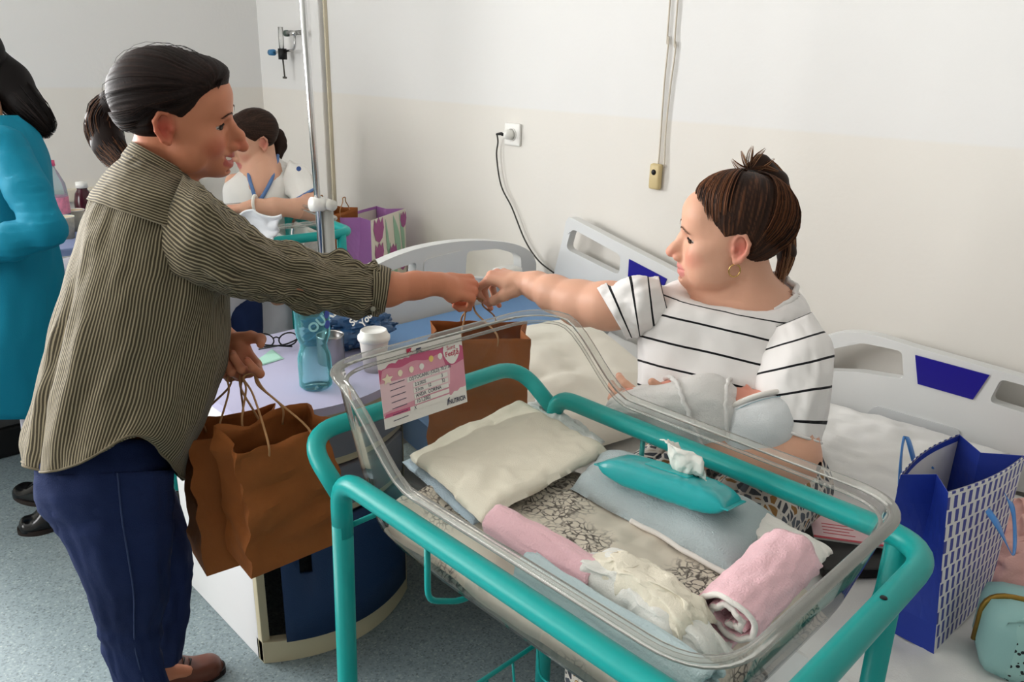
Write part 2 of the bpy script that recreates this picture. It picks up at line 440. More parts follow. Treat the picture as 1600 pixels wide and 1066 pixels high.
# cable trunking running up the wall between the two beds, and the bumper rail on the back wall
cx = on(508, 160, 1, WY).x
tr = MB().box((cx-.035, WY, 0), (cx+.035, WY+.035, CZ), bev=.006); struct('trim_1', tr, PAINT)
tr = MB().box((cx-.060, WY, 0), (cx-.048, WY+.018, CZ), bev=.004); struct('trim_2', tr, mat('trunking_edge', (206, 196, 172), 0.6))
zr = on(130, 303, 0, BX).z
struct('trim_3', MB().box((BX-.03, -1.75, zr-.03), (BX, 2.2, zr+.03), bev=.008), mat('bumper_rail', (214, 206, 188), 0.5))
struct('baseboard_right', MB().box((FX, WY, 0), (BX, WY+.015, .09), bev=.004), mat('vinyl_skirting', (120, 130, 135), 0.5))
struct('baseboard_back', MB().box((BX-.015, WY+.015, 0), (BX, LY, .09), bev=.004), MATS['vinyl_skirting'])

# ================================================================== things on the bed wall
PLASTIC_W = mat('white_plastic', (238, 237, 232), 0.35)
BLACK = mat('black_rubber', (14, 14, 15), 0.5)
sp = on(803, 210, 1, WY)
t = thing('power_socket', 'white square wall socket with a round recess and a plug in it', 'socket', (sp.x, WY, sp.z))
pl = MB().box((sp.x-.041, WY, sp.z-.041), (sp.x+.041, WY+.012, sp.z+.041), bev=.006); pl.build('cover_plate', PLASTIC_W, t)
Mw = basis((sp.x, WY+.012, sp.z), (1, 0, 0), (0, 0, 1)) @ Matrix.Rotation(pi, 4, 'X') if False else Matrix.Translation((sp.x, WY+.012, sp.z)) @ Matrix.Rotation(radians(-90), 4, 'X')
MB().lathe([(.024, 0), (.024, .004), (.0205, .004), (.0205, .0005), (0, .0005)], 28, Mw).build('socket_ring', PLASTIC_W, t, True)
t = thing('phone_charger', 'white plug in the wall socket with a thin grey cable down to the bed', 'charger', (sp.x, WY+.013, sp.z))
MB().lathe([(.0, 0), (.018, 0.0015), (.018, .02), (.015, .034), (.0, .036)], 24, Mw).build('plug', PLASTIC_W, t, True)
MB().tube([(sp.x+.008, WY+.042, sp.z), (sp.x+.026, WY+.042, sp.z+.002), (sp.x+.052, WY+.040, sp.z-.002)], [.0075, .006, .004], 10).build('strain_relief', BLACK, t, True)
cab = [(sp.x+.050, WY+.040, sp.z-.002)]+[on(x, y, 1, WY+.02) for x, y in ((778, 222), (776, 245), (783, 290), (800, 325), (820, 375), (842, 408), (872, 432))]
cab = [Vector(p) for p in cab]+[Vector((1.88, WY+.03, .72))]
MB().tube(catmull(cab, 6), .0030, 6).build('cable', mat('grey_cable', (58, 56, 52), .5), t, True)
cp = on(1028, 275, 1, WY)
t = thing('nurse_call_button', 'beige nurse call button with a black push button hanging on its cord', 'call button', (cp.x, WY, cp.z))
MB().box((cp.x-.021, WY+.002, cp.z-.042), (cp.x+.021, WY+.022, cp.z+.04), bev=.009).build('handset', mat('beige_plastic', (206, 186, 138), .45), t, True)
MB().lathe([(.0, .0045), (.007, .004), (.0095, .0)], 20, Matrix.Translation((cp.x+.002, WY+.0215, cp.z+.013)) @ Matrix.Rotation(radians(-90), 4, 'X')).build('push_button', BLACK, t, True)
for pts in (((1047, 0), (1045, 60), (1038, 130), (1031, 230), (1028, 262)), ((1059, 0), (1056, 70), (1047, 140), (1040, 210), (1038, 262))):
    P = [on(x, y, 1, WY+.008) for x, y in pts]; P = [Vector((P[0].x, P[0].y, CZ))]+P
    MB().tube(catmull(P, 6), .0028, 6).build('cord', mat('cream_cord', (205, 196, 180), .6), t, True)
fp = on(440, 82, 1, WY)
t = thing('oxygen_flowmeter', 'oxygen flowmeter with glass tube, black body and blue knob on the wall', 'flowmeter', (fp.x, WY, fp.z))
CHROME = mat('chrome', (200, 200, 200), .15, .5, 1.0); CLEAR = thin_glass('clear_plastic', body=.22, fres=1.4)
def fpt(x, y, off): return on(x, y, 1, WY+off)
MB().tube([fpt(472, 51, .0), fpt(472, 51, .05), fpt(455, 51, .06), fpt(446, 52, .06)], .012, 10).build('wall_outlet', CLEAR, t, True)
MB().tube([fpt(462, 52, .06), fpt(451, 52, .06)], .011, 10).build('valve', CHROME, t, True)
MB().tube([fpt(450, 52, .06), fpt(446, 52, .06)], .015, 12).build('valve_knob', mat('dark_green_knob', (70, 84, 78), .4), t, True)
MB().tube(rounded([fpt(460, 55, .06), fpt(461, 78, .06), fpt(444, 80, .06)], .03), .006, 8).build('elbow_pipe', CHROME, t, True)
MB().tube([fpt(441, 76, .06), fpt(442, 93, .06)], .021, 12).build('body', BLACK, t, True)
MB().tube([fpt(438, 42, .06), fpt(440, 76, .06)], .0125, 12).build('glass_tube', CLEAR, t, True)
MB().tube([fpt(438, 81, .06), fpt(428, 82, .06)], .006, 8).build('knob_stem', CHROME, t, True)
MB().tube([fpt(428, 82, .06), fpt(422, 82, .06)], .015, 12).build('knob', mat('blue_knob', (58, 120, 165), .35), t, True)
MB().tube([fpt(442, 93, .06), fpt(445, 121, .06)], .004, 8).tube([fpt(445, 120, .06), fpt(445, 122.5, .06)], .011, 8).build('outlet_stem', mat('dark_metal', (95, 92, 86), .35, .5, .8), t, True)

# ================================================================== bed of the mother
RAILW = mat('bed_plastic', (222, 223, 222), .4, .45)
BEDGREY = mat('bed_frame_steel', (196, 197, 196), .4, .4)
BLUEST = mat('blue_inlay', (28, 20, 140), .35)
BY0, BY1 = -2.06, -1.205           # mattress sides
MZ = 0.53                          # mattress top
HX, HB = 1.18, 2.0                 # hinge of the backrest, headboard
TILT = radians(12.5)
def bedz(x): return MZ if x < HX else MZ+(x-HX)*math.tan(TILT)
bed = thing('hospital_bed', 'white hospital bed with cut-out side rails the woman with the baby sits on', 'bed', (.95, -1.6, 0))
fr = MB().box((-.28, BY0, .30), (2.0, BY0+.05, .37), bev=.008).box((-.28, BY1-.05, .30), (2.0, BY1, .37), bev=.008)
for x in (-.25, .5, 1.2, 1.95): fr.box((x-.03, BY0, .30), (x+.03, BY1, .36))
fr.build('bed_frame', BEDGREY, bed)
dk = MB().box((-.28, BY0+.02, .37), (HX, BY1-.02, .40)); dk.build('deck', BEDGREY, bed)
MB().box((0, BY0+.02, -.03), (.80, BY1-.02, 0), M=Matrix.Translation((HX, 0, .40)) @ Matrix.Rotation(-TILT, 4, 'Y')).build('backrest_deck', BEDGREY, bed)
for x in (-.2, 1.85):
    for y in (BY0+.06, BY1-.06):
        lg = MB().tube([(x, y, .32), (x, y, .12)], .022, 12).build('leg', BEDGREY, bed, True)
        MB().lathe([(0, -.014), (.055, -.014), (.06, -.006), (.06, .006), (.055, .014), (0, .014)], 20, Matrix.Translation((x, y, .06)) @ Matrix.Rotation(pi/2, 4, 'X')).build('caster', mat('caster_rubber', (40, 40, 42), .6), lg, True)
RY = -2.085
def rail(px_outer, px_holes, name, extra=None, extra2=None):
    P = [on(x, y, 1, RY) for x, y in px_outer]; H = [[on(x, y, 1, RY) for x, y in h] for h in px_holes]
    out = [(p.x, p.z) for p in P]
    if extra: out = out + extra
    mb = MB().plate(out[::-1], [[(p.x, p.z) for p in h] for h in H], Vector((0, RY, 0)), V(1, 0, 0), V(0, 0, 1), .034)
    o = mb.build(name, RAILW, bed)
    bv = o.modifiers.new('soft', 'BEVEL'); bv.width = .008; bv.segments = 3; bv.limit_method = 'ANGLE'; bv.angle_limit = radians(50)
    part_auto(o, 35); return o
def smooth_px(pts, m=4, closed=False): return [tuple(p) for p in catmull(pts, m, closed)]
lr = rail([(868, 438), (873, 415), (884, 372), (889, 346), (893, 339), (899, 340), (960, 372), (1036, 411), (1130, 460), (1150, 520), (1100, 560), (900, 452)],
          [rounded2 for rounded2 in [[tuple(p[:2]) for p in rounded([(898, 356, 0), (975, 398, 0), (972, 429, 0), (889, 388, 0)], 9, 4, True)]]], 'head_side_rail')
tri = [on(x, y, 1, RY+.0195) for x, y in ((983, 405), (1042, 436), (1038, 446), (981, 437))]
MB().plate([(p.x, p.z) for p in tri], [], Vector((0, RY+.0185, 0)), V(1, 0, 0), V(0, 0, 1), .004).build('blue_inlay', BLUEST, lr)
top = smooth_px([(1240, 560), (1262, 538), (1292, 524), (1325, 517), (1362, 520), (1400, 530), (1430, 539.5)], 3)+[(1600, 587), (1700, 617)]
r2 = rail(top+[(1760, 640), (1770, 700), (1700, 790), (1330, 700), (1230, 640)],
          [[tuple(p[:2]) for p in rounded([(1280, 556, 0), (1303, 544, 0), (1352, 534, 0), (1413, 547, 0), (1416, 590, 0), (1347, 579, 0), (1285, 577, 0)], 8, 4, True)],
           [tuple(p[:2]) for p in rounded([(1567, 590, 0), (1660, 616, 0), (1660, 660, 0), (1549, 625, 0)], 9, 4, True)]], 'foot_side_rail')
q = [on(x, y, 1, RY+.0195) for x, y in ((1430, 555), (1546, 586.5), (1520, 624.6), (1434, 600))]
MB().plate([(p.x, p.z) for p in q], [], Vector((0, RY+.0185, 0)), V(1, 0, 0), V(0, 0, 1), .004).build('blue_inlay', BLUEST, r2)
q = [on(x, y, 1, RY+.02) for x, y in [tuple(p[:2]) for p in rounded([(1352, 648, 0), (1368, 634, 0), (1500, 672, 0), (1500, 720, 0), (1360, 690, 0)], 8, 3, True)]]
cpn = MB().plate([(p.x, p.z) for p in q], [], Vector((0, RY+.018, 0)), V(1, 0, 0), V(0, 0, 1), .006).build('control_panel', mat('control_grey', (208, 210, 211), .35), r2)
q = [on(x, y, 1, RY+.024) for x, y in ((1386, 658), (1407, 664), (1407, 670), (1386, 664))]
MB().plate([(p.x, p.z) for p in q], [], Vector((0, RY+.022, 0)), V(1, 0, 0), V(0, 0, 1), .004).build('label_plate', mat('dark_label', (70, 72, 70), .4), cpn)
def hbp(x, y): p = on(x, y, 0, HB); return (p.y, p.z)
outer = [hbp(*p) for p in smooth_px([(520, 470), (548, 437), (585, 411), (640, 389), (700, 377), (752, 374.5), (798, 380), (824, 393), (832, 410)], 4)]
outer = outer+[(outer[-1][0]-.005, .47), (BY1-.02, .47)]
def hole(pts, r=7): return [hbp(*p[:2]) for p in rounded([(x, y, 0) for x, y in pts], r, 4, True)]
hA = hole([(586, 428), (645, 408), (643, 432), (586, 446)], 6); hB = hole([(724, 391), (772, 387), (808, 397), (809, 436), (721, 432)], 8)
hbm = MB().plate(outer, [hA, hB], Vector((HB, 0, 0)), V(0, 1, 0), V(0, 0, 1), .04)
hb = hbm.build('headboard', RAILW, bed); bv = hb.modifiers.new('soft', 'BEVEL'); bv.width = .010; bv.segments = 3; bv.limit_method = 'ANGLE'; bv.angle_limit = radians(50); part_auto(hb, 35)
pi_ = [hbp(*p[:2]) for p in rounded([(656, 404, 0), (716, 389, 0), (719, 400, 0), (718, 440, 0), (655, 440, 0)], 7, 4, True)]
MB().plate(pi_, [], Vector((HB-.0215, 0, 0)), V(0, 1, 0), V(0, 0, 1), .006).build('inset_panel', RAILW, hb)
hd = on(788, 428, 0, HB); MB().box((HB-.05, hd.y-.05, hd.z-.05), (HB+.02, hd.y+.05, hd.z+.028), bev=.016).build('release_handle', PLASTIC_W, hb, True)

mt_blue = mat('blue_vinyl', (118, 158, 205), .45, .4, bump=.1, bscale=30)
def mattress_mesh(x0, x1, zlift=0.0, th=.13, y0=BY0, y1=BY1, nx=70, ny=34, rump=0.0, seed=0, drop=None):
    vs, fs = [], []
    prof = [(y1, -th, 0), (y1+.012, -th*.6, 0), (y1+.012, -.03, 0)]
    ys = [y0+(y1-y0)*j/(ny-1) for j in range(ny)]
    for i in range(nx):
        x = x0+(x1-x0)*i/(nx-1); z = bedz(x)+zlift
        row = [(y0-.006, z-th), (y0-.008, z-.03)]
        for j, y in enumerate(ys):
            e = min(1, (y-y0)/.03, (y1-y)/.03); e = max(e, 0); e = sqrt(1-(1-e)**2)
            w = rump*fbm((x*5.5+seed, y*7, seed), 3)+rump*.5*fbm((x*16+seed, y*10+x*6, seed+3), 2)
            row.append((y, z-.03+.03*e+w*e))
        row += [(y1+.008, z-.03), (y1+.006, z-th)]
        vs += [Vector((x, a, b)) for a, b in row]
    m = ny+4
    for i in range(nx-1):
        for j in range(m-1): fs.append([i*m+j, (i+1)*m+j, (i+1)*m+j+1, i*m+j+1])
        fs.append([i*m+m-1, (i+1)*m+m-1, (i+1)*m, i*m])
    fs.append(list(range(m))[::-1] if False else list(range(m))); fs.append([(nx-1)*m+j for j in range(m)][::-1])
    return vs, fs
o = MB().add(*mattress_mesh(-.26, 1.955)).build('mattress', mt_blue, None); part_auto(o, 50)
tag(o, 'light blue vinyl hospital mattress bare at the head end of the bed', 'mattress')
SHEET = mat('white_sheet', (233, 232, 230), .85, .15, var=.015, vscale=8, bump=.15, bscale=500)
# white sheet over the lower part of the mattress; its upper edge runs slantwise
def sheet_vs():
    vs, fs = mattress_mesh(-.275, 1.62, .020, .15, BY0-.008, BY1+.014, 150, 70, .009, 2)
    out = []
    for v in vs:
        t_ = max(0, (v.x-1.0)/.62)
        edge = 1.60 - .42*max(0, min(1, (v.y-BY0)/(BY1-BY0)))
        x = -.275+(v.x+.275)*(edge+.275)/(1.62+.275)
        out.append(Vector((x, v.y, v.z-bedz(v.x)+bedz(x))))
    return out, fs
o = MB().add(*sheet_vs()).build('bed_sheet', SHEET, None); part_auto(o, 60)
tag(o, 'creased white sheet covering the bed under the woman and the blue bag', 'sheet')
def pillow(name, c, ex, ey, sx, sy, th, m, label, seed=0, dents=.01):
    M = basis(c, ex, ey); vs = []; fs = []; n = 44
    for s in (1, -1):
        for i in range(n):
            for j in range(n):
                u, v = 2*i/(n-1)-1, 2*j/(n-1)-1
                pinch = 1-.10*(1-abs(u)**2)*abs(v)**3
                pu = u*sx/2*(1-.07*(1-v*v)*abs(u)**2); pv = v*sy/2*(1-.07*(1-u*u)*abs(v)**2)
                e = max(0, (1-abs(u)**2.6)*(1-abs(v)**2.6))**.55
                w = fbm((u*2.2+seed, v*2.2, seed), 3)*dents*e+fbm((u*6+seed, v*5, seed+4), 2)*dents*.4*e
                vs.append(M @ Vector((pu, pv, s*th/2*e+(w if s == 1 else 0))))
    for k in (0, 1):
        o_ = k*n*n
        for i in range(n-1):
            for j in range(n-1):
                q = [o_+i*n+j, o_+(i+1)*n+j, o_+(i+1)*n+j+1, o_+i*n+j+1]; fs.append(q if k == 0 else q[::-1])
    bm = bmesh.new()
    for v in vs: bm.verts.new(v)
    bm.verts.ensure_lookup_table()
    for f in fs: bm.faces.new([bm.verts[i] for i in f])
    bmesh.ops.remove_doubles(bm, verts=bm.verts[:], dist=1e-5)
    me = bpy.data.meshes.new(name); bm.to_mesh(me); bm.free()
    o = link(name, me, m, None, True); tag(o, label, 'pillow'); return o
PILW = mat('pillow_cotton', (233, 228, 216), .85, .15, var=.02, vscale=9, bump=.2, bscale=400)
pillow('pillow', (1.36, -1.52, .665), (.86, -.18, .20), (.2, .97, -.02), .58, .62, .15, PILW, 'plump cream white pillow on the raised head end of the bed', 3, .014)
pillow('pillow', (.66, -1.80, .595), (.98, .10, .0), (-.1, .95, -.24), .62, .44, .13, SHEET, 'white pillow lying on the bed between the T-shirt and the gift bag', 9, .016)

# ================================================================== drip stand at the head of the bed
p0, p1, pc = on(510, 500, 0, 2.08), on(473, 0, 0, 2.08), on(500, 320, 0, 2.08)
t = thing('drip_stand', 'slim chrome drip pole with a white clamp rising at the bed head', 'drip stand', (p0.x, p0.y, .36))
dr = (p1-p0).normalized()
MB().tube([p0+dr*((.36-p0.z)/dr.z), p0+dr*((2.3-p0.z)/dr.z)], .0095, 14).build('pole', CHROME, t, True)
s2 = Vector((.0, -.022, 0))
MB().tube([p0+s2+dr*((.30-p0.z)/dr.z), pc+s2-Vector((0, 0, .015))], .019, 14).build('sleeve', mat('grey_sleeve', (176, 177, 172), .45), t, True)
MB().tube([pc+Vector((0, .028, .004)), pc+Vector((0, -.012, .0))], .0215, 14).build('clamp', PLASTIC_W, t, True)
MB().tube([pc+s2+Vector((.01, 0, 0)), pc+s2+Vector((-.034, .0, .0))], .0165, 18).build('clamp_knob', mat('clamp_knob_white', (222, 220, 212), .4), t, True)
for a in (0, 1):
    MB().tube(rounded([p0+dr*((2.28-p0.z)/dr.z), p0+dr*((2.3-p0.z)/dr.z)+Vector((.08*(1-2*a), 0, .04)), p0+dr*((2.3-p0.z)/dr.z)+Vector((.1*(1-2*a), 0, .09))], .02), .005, 8).build('hook', CHROME, t, True)

# ================================================================== bedside cabinet
CRE = mat('cream_laminate', (205, 196, 165), .5); NSW = mat('white_laminate', (226, 226, 226), .45, var=.01); NSB = mat('blue_door', (34, 60, 98), .5, .35, bump=.25, bscale=220)
NST = mat('lavender_top', (186, 184, 212), .4, .4); NSG = mat('grey_drawer', (112, 116, 126), .5)
X0, X1, Y0, Y1, NZ = 1.63, 2.08, -1.200, -.736, .715
def fx(y, off=0.0, bow=.085): c = (Y0+Y1)/2; return X0-bow*(1-((y-c)/((Y1-Y0)/2))**2)-off
cabn = thing('bedside_cabinet', 'bow-fronted bedside cabinet with blue door, cream edges and lavender top', 'cabinet', ((X0+X1)/2, (Y0+Y1)/2, 0))
def bow(y0, y1, z0, z1, off, th, name, m, parent, n=18):
    vs, fs = [], []
    for i in range(n+1):
        y = y0+(y1-y0)*i/n
        for dx, z in ((0, z0), (0, z1), (th, z1), (th, z0)): vs.append(Vector((fx(y, off)+dx, y, z)))
    for i in range(n):
        for k in range(4): fs.append([i*4+k, i*4+(k+1) % 4, (i+1)*4+(k+1) % 4, (i+1)*4+k])
    fs.append([0, 3, 2, 1]); fs.append([n*4+k for k in range(4)])
    return part_auto(MB().add(vs, fs).build(name, m, parent), 30)
MB().box((X0+.02, Y1-.02, .0), (X1, Y1, NZ-.02), bev=.003).build('side_panel', NSW, cabn)
MB().box((X0+.0, Y0, .0), (X1, Y0+.02, NZ-.02), bev=.003).build('side_panel', NSW, cabn)
MB().box((X1-.015, Y0+.02, .0), (X1, Y1-.02, NZ-.02)).build('back_panel', NSW, cabn)
bow(Y0, Y1, .0, .065, 0, .03, 'plinth', CRE, cabn)
MB().box((fx(Y1), Y1-.022, .0), (X0+.022, Y1, NZ-.02), bev=.002).build('front_stile', CRE, cabn)
MB().box((fx(Y0), Y0, .0), (X0+.022, Y0+.022, NZ-.02), bev=.002).build('front_stile', CRE, cabn)
for z in (.405, .545, .665): bow(Y0+.02, Y1-.02, z, z+.022, 0, .03, 'front_rail', CRE, cabn)
# blue door with a real opening cut through it as the finger grip
yd = [Y0+.03+(Y1-.115-Y0-.03)*k/14 for k in range(15)]+[Y1-.100, Y1-.085, Y1-.065, Y1-.045]; zd = [.07, .165, .265, .30, .335, .40]
vs = [Vector((fx(y, .016), y, z)) for y in yd for z in zd]; nzd = len(zd); fs = []
for i_ in range(len(yd)-1):
    for j_ in range(nzd-1):
        if i_ in (14, 15) and j_ in (2, 3): continue
        fs.append([i_*nzd+j_, i_*nzd+j_+1, (i_+1)*nzd+j_+1, (i_+1)*nzd+j_])
door = MB().add(vs, fs).build('door', NSB, cabn)
if door.data.polygons[0].normal.x > 0: door.data.flip_normals()
sd = door.modifiers.new('board', 'SOLIDIFY'); sd.thickness = .018; sd.offset = -1; part_auto(door, 30)
bow(Y0+.03, Y1-.03, .43, .540, .012, .02, 'drawer', NSG, cabn); bow(Y0+.03, Y1-.03, .57, .660, .012, .02, 'drawer', NSG, cabn)
n = 20; vs = []; fs = []
for zz in (NZ-.022, NZ):
    for i in range(n+1):
        y = Y0-.01+(Y1-Y0+.02)*i/n; yy = min(max(y, Y0), Y1); vs.append(Vector((fx(yy, .022), y, zz)))
    vs += [Vector((X1+.01, Y1+.01, zz)), Vector((X1+.01, Y0-.01, zz))]
m_ = n+3; fs.append(list(range(m_))); fs.append([m_+k for k in range(m_)][::-1])
for k in range(m_): fs.append([k, m_+k, m_+(k+1) % m_, (k+1) % m_])
o = MB().add(vs, fs).build('tabletop', NST, cabn); part_auto(o, 30)
# ================================================================== bassinet beside the bed
TEAL = mat('teal_enamel', (14, 158, 154), .35, .4)
ACR = thin_glass('acrylic', (252, 253, 252), body=.018, fres=1.22, rough=.04)
ACR_RIM = thin_glass('acrylic_rim', (248, 248, 246), body=.14, fres=1.35, rough=.06, haze=(240, 238, 232))
BC = Vector((.590, -.807, 0))              # middle of the bassinet on the floor
HW, RZ = .2385, .900
bas = thing('bassinet', 'clear acrylic baby bassinet on a teal tube frame, full of folded blankets', 'bassinet', BC)
def bl(x, y, z): return Vector((BC.x+x, BC.y+y, z))
path = rounded([bl(.345, HW, .80), bl(.345, HW, RZ), bl(-.345, HW, RZ), bl(-.345, -HW, RZ), bl(.345, -HW, RZ), bl(.345, -HW, .80)], .075, 8)
MB().tube(path, .0165, 14).build('rail', TEAL, bas, True)
hp = rounded([bl(.340, HW, .865), bl(.445, HW+.0, .932), bl(.445, -HW-.0, .932), bl(.340, -HW, .865)], .085, 8)
MB().tube(hp, .0150, 14).build('head_hoop', TEAL, bas, True)
for sx, sy in ((1, 1), (1, -1), (-1, 1), (-1, -1)):
    x = .345 if sx > 0 else -.30
    top_ = .82 if sx > 0 else RZ-.005
    sp_ = .0 if sx > 0 else .0
    lg = MB().tube([bl(x, sy*HW, top_), bl(x+.004*sx, sy*(HW+.006), .4), bl(x+.008*sx, sy*(HW+.012), .085)], .0165, 14).build('leg', TEAL, bas, True)
    c = bl(x+.008*sx, sy*(HW+.012), .04)
    MB().lathe([(0, -.011), (.032, -.011), (.038, -.004), (.038, .004), (.032, .011), (0, .011)], 20, Matrix.Translation(c) @ Matrix.Rotation(pi/2, 4, 'X')).build('caster', MATS['caster_rubber'], lg, True)
for x in (.135, -.285):
    MB().tube(rounded([bl(x, HW, RZ-.01), bl(x, HW, .795), bl(x-.0, HW-.06, .763), bl(x, -HW+.06, .763), bl(x, -HW, .795), bl(x, -HW, RZ-.01)], .018, 4), .0045, 8).build('cradle_wire', TEAL, bas, True)
MB().tube([bl(.345, HW, .81), bl(.345, -HW, .81)], .0045, 8).build('cradle_wire', TEAL, bas, True)
for sy in (1, -1): MB().tube([bl(.345, sy*HW, .33), bl(-.30, sy*HW, .33)], .006, 8).build('basket_rail', TEAL, bas, True)
for k in range(7):
    y = HW-.02-k*(2*HW-.04)/6
    MB().tube(rounded([bl(.345, y, .33), bl(.335, y, .25), bl(-.29, y, .25), bl(-.30, y, .33)], .02, 3), .003, 6).build('basket_wire', TEAL, bas, True)
for x in (.345, -.30): MB().tube([bl(x, HW, .33), bl(x, -HW, .33)], .005, 8).build('basket_rail', TEAL, bas, True)
TX0, TX1, TH, TZB = -.305, .392, .240, .775
def sst(a, b, x):
    t_ = min(1, max(0, (x-a)/(b-a))); return t_*t_*(3-2*t_)
def rimz(x): return .950+.112*sst(.165, .335, x)
def loop(inset, n=9, nstr=10):
    P = rounded([(TX0+inset, TH-inset, 0), (TX0+inset, -TH+inset, 0), (TX1-inset, -TH+inset, 0), (TX1-inset, TH-inset, 0)], .085-inset*.4, n, True)
    out = []
    for i, p in enumerate(P):
        q = P[(i+1) % len(P)]; out.append(p)
        if (q-p).length > .08:
            for k in range(1, 24): out.append(p.lerp(q, k/24))
    return out
NL = 8; vs = []; fs = []
for k in range(NL+1):
    t_ = k/NL; ins = .045*(1-t_)+(.02*max(0, 1-t_*5)**2); L = loop(ins)
    base = loop(0.0); n = len(L)
    for p, b_ in zip(L, base): vs.append(bl(p.x, p.y, TZB+(rimz(b_.x)-TZB)*t_))
for k in range(NL):
    for i in range(n): fs.append([k*n+i, k*n+(i+1) % n, (k+1)*n+(i+1) % n, (k+1)*n+i])
fs.append(list(range(n))[::-1])
tub = MB().add(vs, fs).build('tub', ACR, bas, True)
MB().tube([bl(p.x, p.y, rimz(p.x)) for p in loop(0)], .0085, 10, closed=True, flat=.7).build('rim', ACR_RIM, tub, True)
MB().tube([bl(p.x, p.y, rimz(p.x)-.012) for p in loop(.012)], .0030, 6, closed=True).build('rim_ridge', ACR_RIM, tub, True)
# tube end plug mark on the foot rail
MB().lathe([(0, .0012), (.004, .001), (.0045, 0)], 12, Matrix.Translation(bl(-.345, -.06, RZ+.0163))).build('screw_hole', BLACK, bas, True)

# ---- second bassinet, by the far bed
far_bas = copy_tree(bas); far_bas['label'] = 'clear acrylic bassinet on teal tubing in front of the woman with crossed arms'
A_ = Vector((2.43, -1.585, 0)); ang = radians(-97)
# foot end corner at A_: local (-.345,-HW) -> A_
Mr = Matrix.Rotation(radians(83), 4, 'Z')
off = Mr @ Vector((-.345, HW, 0))
far_bas.matrix_world = Matrix.Translation(A_-off) @ Mr

# ---- mattress with printed sheet
def toile():
    m = mat('toile_cotton', (222, 212, 196), .85, .15)
    tc = nd(m, 'ShaderNodeTexCoord')
    n0 = nd(m, 'ShaderNodeTexNoise'); n0.inputs['Scale'].default_value = 26; n0.inputs['Detail'].default_value = 3; lk(m, tc.outputs['Object'], n0.inputs['Vector'])
    av = nd(m, 'ShaderNodeVectorMath'); av.operation = 'MULTIPLY_ADD'; av.inputs[1].default_value = (.035, .035, .0); lk(m, n0.outputs['Color'], av.inputs[0]); lk(m, tc.outputs['Object'], av.inputs[2])
    v = nd(m, 'ShaderNodeTexVoronoi'); v.inputs['Scale'].default_value = 8.5; v.inputs['Randomness'].default_value = .75; lk(m, av.outputs[0], v.inputs['Vector'])
    n1 = nd(m, 'ShaderNodeTexVoronoi'); n1.inputs['Scale'].default_value = 95; n1.feature = 'DISTANCE_TO_EDGE'; lk(m, av.outputs[0], n1.inputs['Vector'])
    n2 = nd(m, 'ShaderNodeTexNoise'); n2.inputs['Scale'].default_value = 110; n2.inputs['Detail'].default_value = 3; lk(m, tc.outputs['Object'], n2.inputs['Vector'])
    blob = nd(m, 'ShaderNodeMapRange'); blob.inputs[1].default_value = .58; blob.inputs[2].default_value = .40; lk(m, v.outputs['Distance'], blob.inputs[0])
    fine = nd(m, 'ShaderNodeMapRange'); fine.inputs[1].default_value = .16; fine.inputs[2].default_value = .05; lk(m, n1.outputs['Distance'], fine.inputs[0])
    sp_ = nd(m, 'ShaderNodeMapRange'); sp_.inputs[1].default_value = .30; sp_.inputs[2].default_value = .52; lk(m, n2.outputs['Fac'], sp_.inputs[0])
    a = nd(m, 'ShaderNodeMath'); a.operation = 'MULTIPLY'; lk(m, blob.outputs[0], a.inputs[0]); lk(m, fine.outputs[0], a.inputs[1])
    b = nd(m, 'ShaderNodeMath'); b.operation = 'MULTIPLY'; lk(m, a.outputs[0], b.inputs[0]); lk(m, sp_.outputs[0], b.inputs[1])
    mx = nd(m, 'ShaderNodeMix'); mx.data_type = 'RGBA'; lk(m, b.outputs[0], mx.inputs[0]); mx.inputs[6].default_value = (*srgb((224, 214, 198)), 1); mx.inputs[7].default_value = (*srgb((104, 96, 90)), 1)
    lk(m, mx.outputs[2], bsdf(m).inputs['Base Color']); return m
def pad(name, x0, x1, hw, z0, z1, m, rump, label, cat, seed, headlift=0.0):
    vs, fs = slab([bl(x0, -hw, z0), bl(x1, -hw, z0), bl(x1, hw, z0), bl(x0, hw, z0)], z1-z0, seed, 90, 60, rump, 1.2, 14)
    out = []
    for v in vs:
        lx = v.x-BC.x
        if v.z > z0+.01: v = v+Vector((0, 0, headlift*sst(.22, .36, lx)*(.7+.5*fbm((v.y*14, lx*9, 3), 2))))
        out.append(v)
    o = MB().add(out, fs).build(name, m, None, True); tag(o, label, cat); return o
TOI = toile()
pad('bassinet_mattress', -.236, .325, .170, .780, .838, TOI, .006, 'small bassinet mattress in a cream sheet printed with grey flowers', 'mattress', 4, .050)

# ---- name card taped inside the head wall
def wallx(z): return BC.x+TX1-.045*(1-(z-TZB)/(1.062-TZB))-.006
def on_wall(x, y):
    p = on(x, y, 0, .95)
    for _ in range(6): p = on(x, y, 0, wallx(p.z))
    return p
ca, cb, cc, cdn = [on_wall(*p) for p in ((592, 556), (722, 521), (731, 628), (601, 672))]
card = thing('name_card', 'pink and white name card with handwriting stuck to the bassinet head wall', 'card', (ca+cb+cc+cdn)/4)
ex = ((cb-ca)+(cc-cdn))/2; ey = ((ca-cdn)+(cb-cc))/2; CWd, CHt = ex.length, ey.length
CM = basis((ca+cb+cc+cdn)/4-ex/2-ey/2, ex, ey)
if (CM.to_3x3() @ Vector((0, 0, 1))).x > 0: print('card faces away')
CARDW = mat('card_white', (240, 236, 230), .6); PINK = mat('card_pink', (226, 160, 176), .6, var=.06, vscale=30); PINKD = mat('card_dark_pink', (205, 100, 135), .6); PINKL = mat('card_light_pink', (238, 205, 210), .6)
